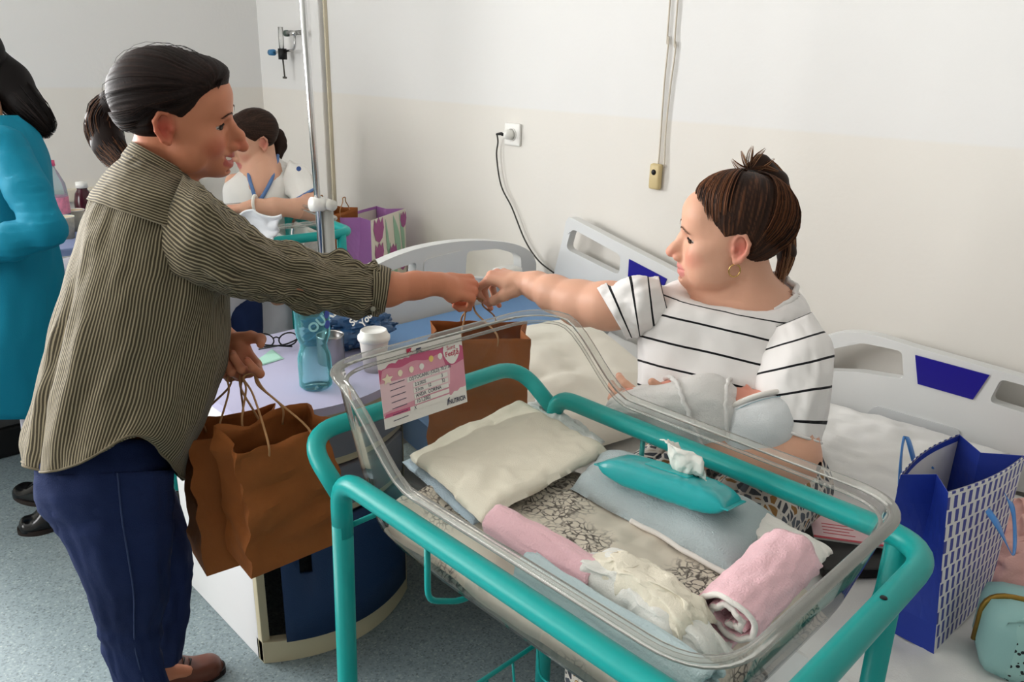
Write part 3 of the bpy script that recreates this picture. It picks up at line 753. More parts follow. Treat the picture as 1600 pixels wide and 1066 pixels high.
INK = mat('dark_ink', (60, 60, 85), .6); REDINK = mat('red_ink', (190, 45, 80), .6); YEL = mat('card_yellow', (238, 210, 120), .6); CRM = mat('card_cream', (245, 232, 205), .6)
def cpoly(pts, z, name, m, parent=card):
    pts = [(x*CWd, y*CHt) for x, y in pts]
    return MB().plate(pts, [], CM @ Vector((0, 0, z)), CM.to_3x3() @ Vector((1, 0, 0)), CM.to_3x3() @ Vector((0, 1, 0)), .0003).build(name, m, parent)
sheet_ = cpoly([(0, 0), (1, 0), (1, 1), (0, 1)], 0, 'paper', CARDW)
rnd = random.Random(5)
def torn(y, amp, xs_): return [(x, y+amp*(rnd.random()-.5)) for x in xs_]
xs_ = [i/26 for i in range(27)]
low = [(x, .17+.10*(x > .75)*(x-.75)*4+.04*(rnd.random()-.5)) for x in xs_]; hi = [(x, .80+.10*sin(x*pi*.9)+.045*(rnd.random()-.5)) for x in xs_]
cpoly([(x, y) for x, y in low]+[(x, y) for x, y in hi[::-1]], .0004, 'pink_print', PINK, sheet_)
cpoly([(x, .62+.02*sin(x*20)+(.17 if .03 < x < .75 else 0)) for x in xs_]+[(x, y-.005) for x, y in hi[::-1]], .0008, 'pink_band', PINKD, sheet_)
cpoly([(x, .15) for x in (0, .3)]+[(.3, .2)]+[(.03, .2)], .0008, 'pink_band', PINKD, sheet_)
cpoly([(.0, .22), (.80, .34), (.82, .60), (.0, .62)], .0006, 'form_field', PINKL, sheet_)
def drop(cx, cy, rx, ry): return [(cx+rx*cos(a)*(1-.25*max(0, -sin(a))), cy+ry*sin(a)) for a in [2*pi*k/24 for k in range(24)]]
cpoly(drop(.855, .80, .105, .185), .0012, 'badge', CARDW, sheet_)
def ctext(s_, x, y, size, m, z=.0016, rot=0.0, bold=0.0, sx=1.0):
    return text_obj('lettering', s_, size, m, CM @ Matrix.Translation((x*CWd, y*CHt, z)) @ Matrix.Rotation(rot, 4, 'Z'), sheet_, .00008, 'LEFT', 0, bold, sx)
ctext('Sunt', .795, .825, .0105, REDINK); ctext('Fetiță', .772, .735, .0125, REDINK, bold=.0002)
ctext('NUTRICIA', .765, .055, .0112, INK, sx=.72, bold=.0002)
cpoly([(.74, .05), (.748, .05), (.765, .125), (.78, .155), (.77, .157), (.752, .13)], .0014, 'logo_stroke', INK, sheet_)
rows = [(.30, .545, .50, 'OȘTOCARIU (OLD) 70.2136', .0088), (.36, .455, .42, '2.2.2025', .0082), (.36, .375, .42, '51cm', .009), (.36, .295, .42, 'ANDA  CORINA', .009), (.36, .215, .42, '10.1.2002', .009), (.30, .135, .48, '  X', .009)]
for i, (x, y, w, s_, sz) in enumerate(rows):
    cpoly([(x, y-.005), (x+w, y+.01), (x+w, y+.068), (x, y+.058)], .0011, 'form_line', CARDW, sheet_)
    ctext(s_, x+.02, y+.008, sz, INK, rot=.03, sx=.82)
for s_, x_, y_ in (('3', .70, .475), ('12', .53, .395), ('32', .70, .398)): ctext(s_, x_, y_, .0085, INK, rot=.03, sx=.82)
for i in range(7): cpoly([(.10, .575-.083*i), (.27, .585-.083*i), (.27, .593-.083*i), (.10, .583-.083*i)], .0011, 'print_line', INK, sheet_)
def star(cx, cy, r, n=5, k=.5): return [(cx+(r if i % 2 == 0 else r*k)*cos(pi/2+pi*i/n), cy+1.2*(r if i % 2 == 0 else r*k)*sin(pi/2+pi*i/n)) for i in range(2*n)]
cpoly(star(.085, .66, .065), .0013, 'star_print', CRM, sheet_)
for cx_, cy_, m_ in ((.23, .695, CRM), (.36, .70, CRM), (.48, .70, CARDW), (.60, .77, YEL), (.71, .77, CARDW)):
    cpoly(drop(cx_, cy_, .028, .045), .0013, 'charm_print', m_, sheet_)
for x_, y_ in ((.36, .95), (.47, .925)):
    cpoly([(x_-.035, y_-.025), (x_-.03, y_-.03), (x_, y_), (x_+.035, y_-.03), (x_+.04, y_-.02), (x_+.01, y_+.01), (x_+.03, y_+.04), (x_-.03, y_+.04)], .0013, 'bow_print', REDINK if x_ < .4 else INK, sheet_)

# ---- blankets and cloths in the bassinet
def bz(px, py, z): return on(px, py, 2, z)
CREAMC = mat('cream_cotton', (240, 232, 214), .9, .1, var=.02, vscale=10, bump=.3, bscale=500)
PBLUE = mat('pale_blue_fleece', (186, 203, 216), .95, .1, var=.03, vscale=12, bump=.5, bscale=350, sheen=.3)
GBLUE = mat('grey_blue_fleece', (182, 194, 197), .95, .1, var=.03, vscale=12, bump=.5, bscale=350, sheen=.3)
PINKF = mat('pink_fleece', (247, 200, 208), .95, .1, var=.03, vscale=12, bump=.5, bscale=350, sheen=.3)
PINKF2 = mat('deep_pink_fleece', (225, 130, 150), .95, .1, var=.04, vscale=15, bump=.5, bscale=350, sheen=.2)
WTRIM = mat('white_trim', (240, 234, 228), .9, .1, bump=.3, bscale=600)
def cloth(name, px, z, th, m, label, cat, seed=1, rump=.005, freq=14, edge=.9, nu=60):
    vs, fs = slab([bz(*p, z) for p in px], th, seed, nu, nu, rump, edge, freq)
    o = MB().add(vs, fs).build(name, m, None, True); tag(o, label, cat); return o
cloth('baby_cloth', [(628, 722), (800, 645), (905, 715), (738, 822)], .846, .012, PBLUE, 'pale blue cloth peeking out under the folded cream baby clothes', 'cloth', 3, .004)
cloth('folded_baby_clothes', [(640, 712), (812, 630), (950, 706), (752, 818)], .860, .016, CREAMC, 'stack of folded cream cotton baby clothes at the head of the bassinet', 'clothes', 7, .006, 12, 2.2)
cloth('muslin_cloth', [(800, 655), (838, 622), (945, 690), (905, 722)], .852, .012, mat('white_muslin', (240, 240, 238), .9, .1, bump=.4, bscale=300), 'thin white muslin tucked beneath the folded cream clothes', 'cloth', 13, .008, 22)
def roll_blanket(name, a, b, r0, turns, m, label, seed, flat=.8, th=.006, trim=None, n=150, nl=36, r1=None, inner=None, wob=.004):
    """a blanket rolled up along the line a-b: a spiral sheet with real thickness"""
    a, b = Vector(a), Vector(b); ax = (b-a).normalized(); side = ax.cross(V(0, 0, 1)).normalized(); up = side.cross(ax)
    r1 = r1 or r0
    vs, fs = [], []; rng = [i/(n-1) for i in range(n)]
    def pt(s_, l, o):
        ang_ = -pi*.55+s_*turns*2*pi; R = (r0+(r1-r0)*l)
        rad = R*(.28+.72*(1-s_))+o
        w = fbm((cos(ang_)*2+seed, sin(ang_)*2, l*4+seed), 2)*wob*(.5+s_)
        rad += w
        p = a.lerp(b, l)+ax*(.010*fbm((s_*5, l, seed))) + side*(rad*cos(ang_)) + up*(rad*sin(ang_)*flat)
        return p
    for s_ in rng:
        for j in range(nl):
            l = j/(nl-1); vs.append(pt(s_, l, 0)); vs.append(pt(s_, l, -th))
    W_ = nl*2
    for i in range(n-1):
        for j in range(nl-1):
            p = i*W_+j*2; q = p+W_
            fs.append([p, p+2, q+2, q]); fs.append([p+1, q+1, q+3, p+3])
        p = i*W_; q = p+W_; fs.append([p, q, q+1, p+1]); p += W_-2; q += W_-2; fs.append([p, p+1, q+1, q])
    for i in (0, n-1):
        for j in range(nl-1):
            p = i*W_+j*2; fs.append([p, p+1, p+3, p+2] if i == 0 else [p, p+2, p+3, p+1])
    o = MB().add(vs, fs).build(name, m, None, True); tag(o, label, 'blanket')
    if trim:
        l_ = 1.0
        MB().tube([pt(s_, l_, -th/2) for s_ in rng[::2]], .0042, 6).build('edge_trim', trim, o, True)
    return o
roll_blanket('rolled_blanket', bz(775, 812, .885), bz(935, 905, .872), .036, 1.6, PINKF, 'pink fleece blanket rolled up beside the folded cream clothes', 2, .85, th=.009)
roll_blanket('rolled_blanket', bz(1240, 868, .890), bz(1140, 968, .886), .052, 2.1, PINKF, 'thick pink blanket roll with white edging and open spiral end', 5, .78, th=.010, trim=WTRIM, r1=.050, wob=.005)
# folded grey-blue blanket lying lengthwise
def long_fold(name, px, z, th, m, label, seed):
    vs, fs = slab([bz(*p, z) for p in px], th, seed, 70, 40, .004, .45, 10)
    o = MB().add(vs, fs).build(name, m, None, True); tag(o, label, 'blanket'); return o
gb = long_fold('folded_blanket', [(890, 764), (943, 712), (1216, 812), (1152, 908)], .842, .044, GBLUE, 'grey-blue fleece blanket folded lengthwise under the wet wipes packet', 21)
tp = [gb.data.vertices[j_].co+V(0, 0, .003) for j_ in range(16, 40, 3)]+[gb.data.vertices[i_*40+39].co+V(0, 0, .003) for i_ in range(4, 66, 5)]
MB().tube(catmull(tp, 6), .0045, 6).build('edge_trim', WTRIM, gb, True)
cloth('terry_cloth', [(1080, 790), (1125, 770), (1300, 862), (1270, 900)], .850, .012, WTRIM, 'white towelling strip along the wall side of the bassinet', 'cloth', 31, .004, 18)
# bunched cream and white clothes at the foot end
cloth('bunched_clothes', [(868, 905), (925, 880), (1155, 1030), (1080, 1062)], .850, .050, mat('white_cotton', (240, 238, 232), .9, .1, bump=.4, bscale=420), 'bunched white cotton baby clothes along the camera side of the bassinet', 'clothes', 15, .010, 8, .5, 80)
cloth('cream_shirt', [(900, 884), (975, 868), (1120, 972), (1060, 1004)], .880, .030, CREAMC, 'crumpled cream baby shirt lying on the white cotton clothes', 'clothes', 17, .010, 8, .5, 80)
roll_blanket('rolled_blanket', bl(.02, .162, .874), bl(-.26, .165, .874), .032, 1.4, mat('ice_blue_fleece', (205, 222, 226), .95, .1, var=.03, bump=.5, bscale=350), 'ice blue fleece roll pressed against the clear wall of the bassinet', 8, .9)
# wet wipes
wm = mat('wipes_film', (20, 168, 172), .3, .5, coat=.3, bump=.25, bscale=40); 
wa, wb = bz(952, 722, .905), bz(1146, 788, .905)
wax = (wb-wa).normalized(); wsd = V(0, 0, 1).cross(wax).normalized(); WL = (wb-wa).length; WMx = basis((wa+wb)/2+wsd*-.0+V(0, 0, -.001), wax, wsd)
WMx = WMx @ Matrix.Rotation(radians(-16), 4, 'X')
wt = thing('wet_wipes_pack', 'teal plastic pack of wet wipes lying on the grey-blue blanket', 'wipes', (wa+wb)/2)
def wfn(u, v):
    x = (u-.5)*WL; e = max(0, 1-abs(2*u-1)**5)**.6; a_ = 2*pi*v
    ca_, sa_ = cos(a_), sin(a_); sg = lambda q: (abs(q)**.45)*(1 if q > 0 else -1)
    y = .043*sg(ca_)*(.88+.12*e); z = .021*sg(sa_)*max(e, .06)
    return WMx @ Vector((x, y, z+.0015*fbm((x*60, y*60, 1), 2)*e))
vs, fs = grid(lambda v, u: wfn(u, v), 48, 60, True)
pk = MB().add(vs, fs).build('packet', wm, wt, True)
for s_ in (-1, 1):
    MB().box((s_*WL/2-.006, -.040, -.001), (s_*WL/2+.006, .040, .001), M=WMx).build('crimped_end', wm, wt)
MB().box((-.035, -.02, .0205), (.035, .022, .0222), M=WMx, bev=.0008).build('opening_flap', mat('teal_flap', (40, 185, 186), .3), pk)
for k in range(9): MB().box((-.088, .0428, .010-.0025*k), (-.088+.15-.012*(k % 3), .0436, .0112-.0025*k), M=WMx).build('print_line', mat('teal_print', (10, 118, 128), .4), pk)
def wipe(u, v):
    a_ = 2*pi*u; r_ = (.005+.030*v)*(1+.3*fbm((cos(a_)*1.5, sin(a_)*1.5, v*2), 2)); h_ = .012+.046*v-.026*v*v*2*max(0, cos(a_-.6))
    return WMx @ Vector((.020+r_*cos(a_)*1.2, .003+r_*sin(a_)*.55, h_+.008*fbm((cos(a_)*3, v*3, 4))))
vs, fs = grid(wipe, 40, 14, True)
o = MB().add(vs, fs).build('pulled_wipe', mat('wet_wipe', (236, 234, 226), .85), wt, True); o.modifiers.new('th', 'SOLIDIFY').thickness = .0012

# ================================================================== on the bedside cabinet
NTZ = NZ
def nz(px, py, z=NTZ): return on(px, py, 2, z)
BOT = thin_glass('bottle_blue', (232, 249, 251), body=.26, fres=1.3, haze=(128, 222, 232)); WAT = mat('bottle_label', (60, 110, 190), .4)
bc = nz(494, 604); t = thing('water_bottle', 'turquoise tinted plastic water bottle with narrow waist on the cabinet', 'bottle', bc)
pr = [(.0, 0), (.034, 0), (.041, .008), (.0415, .06), (.040, .085), (.033, .105), (.032, .115), (.040, .135), (.0425, .15), (.0425, .225), (.041, .245), (.035, .27), (.022, .295), (.0135, .31), (.0135, .325)]
pr2 = []
for i in range(len(pr)-1):
    for k in range(3):
        t_ = k/3; z = pr[i][1]+(pr[i+1][1]-pr[i][1])*t_; pr2.append((pr[i][0]+(pr[i+1][0]-pr[i][0])*t_+(.0007*sin(z*420) if .02 < z < .25 else 0), z))
pr2.append(pr[-1])
MB().lathe(pr2, 32, Matrix.Translation(bc)).build('bottle', BOT, t, True)
MB().lathe([(.0, .006), (.038, .006), (.0385, .06), (.037, .085), (.030, .105), (.030, .115), (.037, .135), (.039, .15), (.039, .20), (0, .20)], 28, Matrix.Translation(bc)).build('water', thin_glass('water_tint', (244, 252, 252), fres=1.12), t, True)
MB().lathe([(.0, .345), (.0145, .344), (.0155, .325), (.0, .325)], 20, Matrix.Translation(bc)).build('cap', mat('blue_cap', (40, 90, 170), .4), t, True)
lab = None
for k, zz in enumerate((.222, .196, .170)):
    a0 = radians(205)
    M_ = Matrix.Translation(bc) @ Matrix.Rotation(a0, 4, 'Z') @ Matrix.Translation((.0432, 0, zz)) @ Matrix.Rotation(pi/2, 4, 'Y')
    MB().lathe([(0, .0006), (.010, .0006), (.0105, 0)], 20, M_).build('blue_emblem', mat('emblem_blue', (30, 60, 165), .4), t)
mc = nz(518, 566); t = thing('steel_mug', 'small brushed steel mug with dark drink beside the water bottle', 'mug', mc)
MB().lathe([(0, 0), (.034, 0), (.036, .004), (.0365, .075), (.0375, .080), (.036, .081), (.0348, .076), (.0345, .05), (0, .05)], 32, Matrix.Translation(mc)).build('cup', mat('brushed_steel', (158, 156, 155), .32, .5, 1.0), t, True)
MB().lathe([(.0345, .055), (0, .055)], 24, Matrix.Translation(mc)).build('drink', mat('dark_coffee', (30, 22, 20), .15), t)
MB().tube(rounded([mc+V(.03, -.02, .065), mc+V(.052, -.034, .062), mc+V(.052, -.034, .02), mc+V(.03, -.02, .018)], .014), .004, 8).build('handle', MATS['brushed_steel'], t, True)
kc = nz(586, 578); t = thing('coffee_cup', 'white paper coffee cup with plastic lid and pen scribble', 'cup', kc)
MB().lathe([(0, .003), (.027, .003), (.028, 0), (.0385, .088), (.040, .092), (0, .092)], 32, Matrix.Translation(kc)).build('paper_cup', mat('paper_cup', (236, 230, 220), .6), t, True)
MB().lathe([(.041, .085), (.0425, .088), (.0425, .097), (.038, .099), (.0345, .112), (.032, .1135), (.030, .108), (0, .108)], 32, Matrix.Translation(kc)).build('lid', PLASTIC_W, t, True)
def wrap_text(s_, size, r_base, z, c, ang0, m, parent, k=.122):
    o = text_obj('lettering', s_, size, m, Matrix.Identity(4), parent, .0003)
    for v in o.data.vertices:
        zz = z+v.co.y; rr = r_base+zz*k+.0008; a_ = ang0+v.co.x/rr; v.co = Vector((c.x+rr*cos(a_), c.y+rr*sin(a_), zz))
    o.matrix_world = Matrix.Identity(4)
    return o
vd = atan2(-kc.y, -kc.x)
wrap_text('Sim A', .026, .028, .040, kc, vd-.62, INK, t); wrap_text('-coffee-', .010, .028, .070, kc, vd-.35, mat('tan_print', (190, 160, 110), .6), t)
# crumpled blue plastic bag
fb = MB(); cb_ = nz(556, 548)
def crumple(u, v):
    a_ = 2*pi*u; th = pi*v
    d = Vector((cos(a_)*sin(th), sin(a_)*sin(th), cos(th)))
    k = 1+.32*fbm(d*1.6+Vector((3, 1, 7)), 3)+.22*abs(fbm(d*4+Vector((1, 8, 2)), 2))
    p = Vector((d.x*.085*k, d.y*.125*k, max(-.0, .045+d.z*.052*k)))
    return cb_+V(.06, -.02, 0)+p
vs, fs = grid(crumple, 72, 40, True)
t = MB().add(vs, fs).build('plastic_bag', mat('navy_film', (38, 78, 120), .28, .5, var=.25, vscale=18), None); tag(t, 'crumpled dark blue plastic bag with white lettering behind the coffee cup', 'plastic bag')
part_auto(t, 28)
def surf_text(s_, size, M, m, parent, shear=0.0, bold=0.0):
    o = text_obj('lettering', s_, size, m, M, parent, .0002, 'CENTER', shear, bold); return o
tn = (Vector(CAMP)-cb_).normalized(); tn = Vector((tn.x, tn.y, .55)).normalized()
tex = V(0, 0, 1).cross(tn).normalized(); M_ = basis(cb_+V(.06, -.02, .045)+tn*.118+V(0, 0, .0), tex, tn.cross(tex))
surf_text('OURIC', .036, M_ @ Matrix.Translation((-.055, .004, -.022)) @ Matrix.Rotation(radians(38), 4, 'Z'), PLASTIC_W, t, 0, .0012)
surf_text('Select', .026, M_ @ Matrix.Translation((.030, .010, -.020)) @ Matrix.Rotation(radians(52), 4, 'Z'), PLASTIC_W, t, .3, .0008)
surf_text('You', .026, M_ @ Matrix.Translation((.052, -.002, -.022)) @ Matrix.Rotation(radians(52), 4, 'Z'), PLASTIC_W, t, .3, .0008)
# glasses on a napkin
MINT = mat('mint_paper', (176, 222, 205), .7, var=.02)
def napkin(px, label, z=.0):
    P = [nz(*p)+V(0, 0, z+.0012) for p in px]
    vs, fs = slab(P, .003, 5, 14, 14, .001, 2.5); o = MB().add(vs, fs).build('paper_napkin', MINT, None); tag(o, label, 'napkin'); return o
napkin([(404, 562), (425, 546), (444, 561), (402, 574)], 'mint green paper napkin under the black eyeglasses')
napkin([(326, 582), (350, 566), (368, 578), (330, 594)], 'mint green paper napkin on the cabinet edge beside the striped shirt')
gc = nz(420, 546)
g = thing('eyeglasses', 'black framed eyeglasses lying folded on the mint napkin', 'glasses', gc)
gx = Vector((-.55, -.83, 0)).normalized(); gy = V(0, 0, 1).cross(gx)
def gl(x, y, z): return gc+V(-.01, -.02, .005)+gx*x+gy*y+V(0, 0, z)
for s_ in (-1, 1):
    ring = [gl(s_*.032+.024*cos(a_)*(1.05), .004*sin(a_), .022+.018*sin(a_)+.003*cos(a_)*s_) for a_ in [2*pi*k/20 for k in range(20)]]
    MB().tube(ring, .0022, 6, closed=True).build('rim', BLACK, g, True)
    MB().add(ring, [list(range(20))]).build('lens', thin_glass('lens_glass'), g)
    MB().tube(rounded([gl(s_*.056, 0, .026), gl(s_*.058, -.02, .027), gl(s_*.03, -.03, .018), gl(-s_*.045, -.035-.006*s_, .010)], .012), .0022, 6).build('temple', BLACK, g, True)
MB().tube([gl(-.008, 0, .027), gl(0, 0, .030), gl(.008, 0, .027)], .0022, 6).build('bridge', BLACK, g, True)

# ================================================================== paper bags
KRAFT = mat('kraft_paper', (150, 88, 44), .7, .2, var=.13, vscale=11, bump=.5, bscale=45)
KRAFTD = mat('kraft_paper_handle', (176, 132, 90), .7)
def bag_mesh(w, d, h, crumple=.006, seed=0, gus=.35, nz_=22, nw=14, nd_=8, pinch=0.0, sag=0.0):
    """open-topped bag shell around the outline of its base; local z up"""
    ring = []
    for i in range(nw): ring.append((-w/2+w*i/nw, -d/2, 0))
    for i in range(nd_): ring.append((w/2, -d/2+d*i/nd_, 1))
    for i in range(nw): ring.append((w/2-w*i/nw, d/2, 0))
    for i in range(nd_): ring.append((-w/2, d/2-d*i/nd_, 1))
    n = len(ring); vs = []; fs = []
    for k in range(nz_+1):
        t_ = k/nz_
        for x, y, s_ in ring:
            g_ = gus*t_**1.3
            px = x; py = y*(1-pinch*t_)
            if s_: px = x*(1-g_*d/w*(1-abs(2*y/d)))
            q = Vector((px*9+seed, py*9, t_*4))
            e = min(1, t_*6)
            vs.append(Vector((px+crumple*fbm(q, 2)*e, py+crumple*1.2*fbm(q+Vector((9, 4, 1)), 2)*e*(1 if abs(2*x/w) < .98 else .4), t_*h+(crumple*.8*fbm((x*14+seed, y*14, 2), 2) if k == nz_ else 0)-sag*e*0)))
    for k in range(nz_):
        for i in range(n): fs.append([k*n+i, k*n+(i+1) % n, (k+1)*n+(i+1) % n, (k+1)*n+i])
    fs.append(list(range(n))[::-1]); return vs, fs
def paper_bag(name, M, w, d, h, m, mh, label, seed=0, crumple=.006, gus=.3, handles=((-1, None), (1, None)), hspan=.08, htop=.10, hr=.0022, pinch=0.0, cat='paper bag', group=None, inner=None):
    t = thing(name, label, cat, M @ Vector((0, 0, 0)), 0, group)
    vs, fs = bag_mesh(w, d, h, crumple, seed, gus, pinch=pinch)
    b = MB().add([M @ v for v in vs], fs).build('body', m, t)
    sd = b.modifiers.new('paper', 'SOLIDIFY'); sd.thickness = .0012; sd.offset = -1
    if inner is not None: b.data.materials.append(inner); sd.material_offset = 1
    part_auto(b, 22)
    for sy, tip in handles:
        a0 = M @ Vector((-hspan/2, sy*(d/2*(1-pinch)-.002), h-.03)); a1 = M @ Vector((hspan/2, sy*(d/2*(1-pinch)-.002), h-.03))
        up = (M.to_3x3() @ Vector((0, 0, 1))).normalized()
        tip_ = Vector(tip) if tip is not None else (a0+a1)/2+up*htop
        e_ = (a1-a0)
        P = [a0, a0+up*.04] + [a0.lerp(tip_, .72)+up*.008-e_*.02, tip_-e_*.14, tip_+e_*.14, a1.lerp(tip_, .72)+up*.008+e_*.02] + [a1+up*.04, a1]
        MB().tube(catmull(P, 6), hr, 6).build('handle', mh, t, True)
    return t

# ================================================================== blue gift bag on the bed
def stick_pattern():
    m = mat('blue_stick_print', (225, 222, 222), .45)
    uv = nd(m, 'ShaderNodeAttribute'); uv.attribute_name = 'face_uv'; sp_ = nd(m, 'ShaderNodeSeparateXYZ'); lk(m, uv.outputs['Vector'], sp_.inputs[0])
    def mth(op, a, b=None, c=None):
        n_ = nd(m, 'ShaderNodeMath'); n_.operation = op
        for i_, x_ in enumerate((a, b, c)):
            if x_ is None: continue
            if isinstance(x_, (int, float)): n_.inputs[i_].default_value = x_
            else: lk(m, x_, n_.inputs[i_])
        return n_.outputs[0]
    row = mth('MULTIPLY', sp_.outputs['Y'], 1/.0265); rf = mth('FRACT', row); ri = mth('FLOOR', row)
    colx = mth('ADD', mth('MULTIPLY', sp_.outputs['X'], 1/.0190), mth('MULTIPLY', ri, .37)); cf = mth('FRACT', colx)
    a = mth('MULTIPLY', mth('GREATER_THAN', rf, .15), mth('GREATER_THAN', cf, .52))
    mx = nd(m, 'ShaderNodeMix'); mx.data_type = 'RGBA'; lk(m, a, mx.inputs[0]); mx.inputs[6].default_value = (*srgb((228, 226, 226)), 1); mx.inputs[7].default_value = (*srgb((58, 66, 150)), 1)
    lk(m, mx.outputs[2], bsdf(m).inputs['Base Color']); return m
GB = mat('gift_blue', (38, 62, 165), .4, .4, var=.03); GIN = mat('gift_inside', (226, 224, 226), .6); STK = stick_pattern()
gB = bz(1459, 1022, MZ+.022); gA = bz(1350, 984, MZ+.022)
gy_ = gA-gB; GD, GW, GH = gy_.length, .25, .30; gxv = V(-.05, -1, 0)
def gift_bag(name, org, ex, ey, w, d, h, mf, ms, mi, label, lean=.035, gus=.45, bow_=.010):
    """ex along the wide face, ey along the gusset; faces: front(ey=0), back, two gussets; each face a part"""
    ex = ex.normalized(); ey = (ey-ex*ey.dot(ex)).normalized(); t = thing(name, label, 'gift bag', org+ex*w/2+ey*d/2)
    up = V(0, 0, 1)
    def quadface(nm, fnc, n, k, m, uv=None):
        vs, fs = grid(fnc, n, k); o = MB().add(vs, fs).build(nm, [m, mi], t, False)
        s_ = o.modifiers.new('card', 'SOLIDIFY'); s_.thickness = .0012; s_.offset = 0
        if uv:
            at_ = o.data.attributes.new('face_uv', 'FLOAT_VECTOR', 'POINT')
            for i, vv in enumerate(at_.data): a_, b_ = divmod(i, k); vv.vector = (a_/(n-1)*w, b_/(k-1)*h, 0)
        return o
    f1 = quadface('front_panel', lambda u, v: org+ex*(u*w)+up*(v*h)+ey*(-bow_*sin(pi*u)*v+lean*v*(1-u)), 12, 12, mf, True)
    f2 = quadface('back_panel', lambda u, v: org+ex*(u*w)+up*(v*h)+ey*(d+.012*sin(pi*u)*v), 12, 12, mf, True)
    for s_ in (0, 1):
        quadface('gusset', lambda u, v: org+ex*(s_*w+(1-2*s_)*gus*d*(1-abs(2*u-1))*min(1, max(0, (v-.22))*1.6))+ey*(u*d+lean*v*(1-u)*(1-s_))+up*(v*h), 9, 12, ms)
    quadface('base', lambda u, v: org+ex*(u*w)+ey*(v*d)+up*.003, 2, 2, ms)
    vs, fs = grid(lambda u, v: org+ex*(.004+u*(w-.008))+up*(h-.0-(1-v)*h*.95)+ey*(.0025-bow_*sin(pi*u)*(.05+.95*v)+lean*v*(1-u)), 10, 8)
    MB().add(vs, fs).build('lining', mi, t)
    vs, fs = grid(lambda u, v: org+ex*(.004+u*(w-.008))+up*(h-(1-v)*h*.95)+ey*(d-.0025+.012*sin(pi*u)*(.05+.95*v)), 10, 8)
    MB().add(vs, fs).build('lining', mi, t)
    vs, fs = grid(lambda u, v: org+ex*(.002+u*(w-.004))+up*(h-.012+v*.012)+ey*(d-.0035+.012*sin(pi*u)), 10, 3)
    MB().add(vs, fs).build('top_hem', ms, t)
    return t
gex, gey = gxv.normalized(), gy_.normalized()
gb_ = gift_bag('gift_bag', gB, gex, gey, GW, GD, GH, STK, GB, GIN, 'tall blue gift bag with white stick pattern standing on the bed')
gey = (gey-gex*gey.dot(gex)).normalized()
RIB = mat('blue_ribbon', (84, 150, 226), .35, .5)
def ribbon(pts, wdir, w, name, parent):
    P = [Vector(p) for p in catmull([tuple(p) for p in pts], 8)]; vs, fs = [], []
    wd = Vector(wdir).normalized()
    for i, p in enumerate(P):
        a_ = .9*sin(i*.35); dd = (wd*cos(a_)+V(0, 0, 1)*sin(a_)*.6)
        vs += [p-dd*w/2, p+dd*w/2]
    for i in range(len(P)-1): fs.append([2*i, 2*i+1, 2*i+3, 2*i+2])
    o = MB().add(vs, fs).build(name, RIB, parent, True); s_ = o.modifiers.new('t', 'SOLIDIFY'); s_.thickness = .0012; return o
for yy, sgn in ((-.004, -1), (GD+.004, 1)):
    o0 = gB+gey*yy+V(0, 0, GH-.045)
    a_, b_ = o0+gex*GW*.33, o0+gex*GW*.67; out = gey*sgn
    ribbon([a_, a_+out*.02+V(0, 0, -.02), (a_+b_)/2+out*.045+V(0, 0, -.085 if sgn < 0 else .06), b_+out*.02+V(0, 0, -.03), b_], gex, .016, 'ribbon_handle', gb_)

# ================================================================== other things on the bed
PINKJ = mat('pink_jersey', (226, 178, 170), .85, .15, var=.04, vscale=14, bump=.3, bscale=200)
def heap(name, px, z, th, m, label, cat, seed, freq=11, rump=.03):
    vs, fs = slab([bz(*p, z) for p in px], th, seed, 70, 70, rump, .35, freq); o = MB().add(vs, fs).build(name, m, None, True); tag(o, label, cat); return o
heap('pink_garment', [(1528, 905), (1545, 800), (1760, 830), (1760, 1010)], MZ+.025, .085, PINKJ, 'crumpled pink jersey garment on the bed beside the blue gift bag', 'clothes', 3, 11, .035)
# mint toiletry bag with black dots
def dots():
    m = mat('mint_dots', (160, 200, 196), .5, .4)
    tc = nd(m, 'ShaderNodeTexCoord'); v = nd(m, 'ShaderNodeTexVoronoi'); v.inputs['Scale'].default_value = 85; lk(m, tc.outputs['Object'], v.inputs['Vector'])
    sp_ = nd(m, 'ShaderNodeSeparateXYZ'); lk(m, tc.outputs['Object'], sp_.inputs[0])
    c = nd(m, 'ShaderNodeMath'); c.operation = 'LESS_THAN'; c.inputs[1].default_value = .27; lk(m, v.outputs['Distance'], c.inputs[0])
    mx = nd(m, 'ShaderNodeMix'); mx.data_type = 'RGBA'; lk(m, c.outputs[0], mx.inputs[0]); mx.inputs[6].default_value = (*srgb((158, 200, 196)), 1); mx.inputs[7].default_value = (*srgb((16, 22, 26)), 1)
    lk(m, mx.outputs[2], bsdf(m).inputs['Base Color']); return m
MINTL = mat('mint_leather', (152, 196, 194), .45, .45, bump=.1, bscale=200)
tc_ = bz(1600, 1040, MZ+.025)
tb = thing('toiletry_bag', 'mint toiletry bag with black speckled panel and brass zip on the bed', 'bag', tc_+V(-.06, -.02, 0))
TBM = Matrix.Translation(tc_+V(-.045, -.02, 0)) @ Matrix.Rotation(radians(25), 4, 'Z')
MB().box((-.13, -.065, 0), (.13, .065, .125), M=TBM, bev=.035).build('body', MINTL, tb, True)
MB().box((-.112, .028, .004), (.112, .067, .121), M=TBM, bev=.03).build('speckled_panel', dots(), tb, True)
zp = [TBM @ Vector(p) for p in rounded([(-.131, .0, .03), (-.131, .0, .126), (.131, .0, .126), (.131, .0, .03)], .04, 6)]
MB().tube(zp, .005, 8).build('zip', mat('brass', (150, 118, 52), .35, .5, .7), tb, True)
MB().box((-.138, -.008, .018), (-.129, .008, .034), M=TBM, bev=.002).build('zip_tab', MINTL, tb)
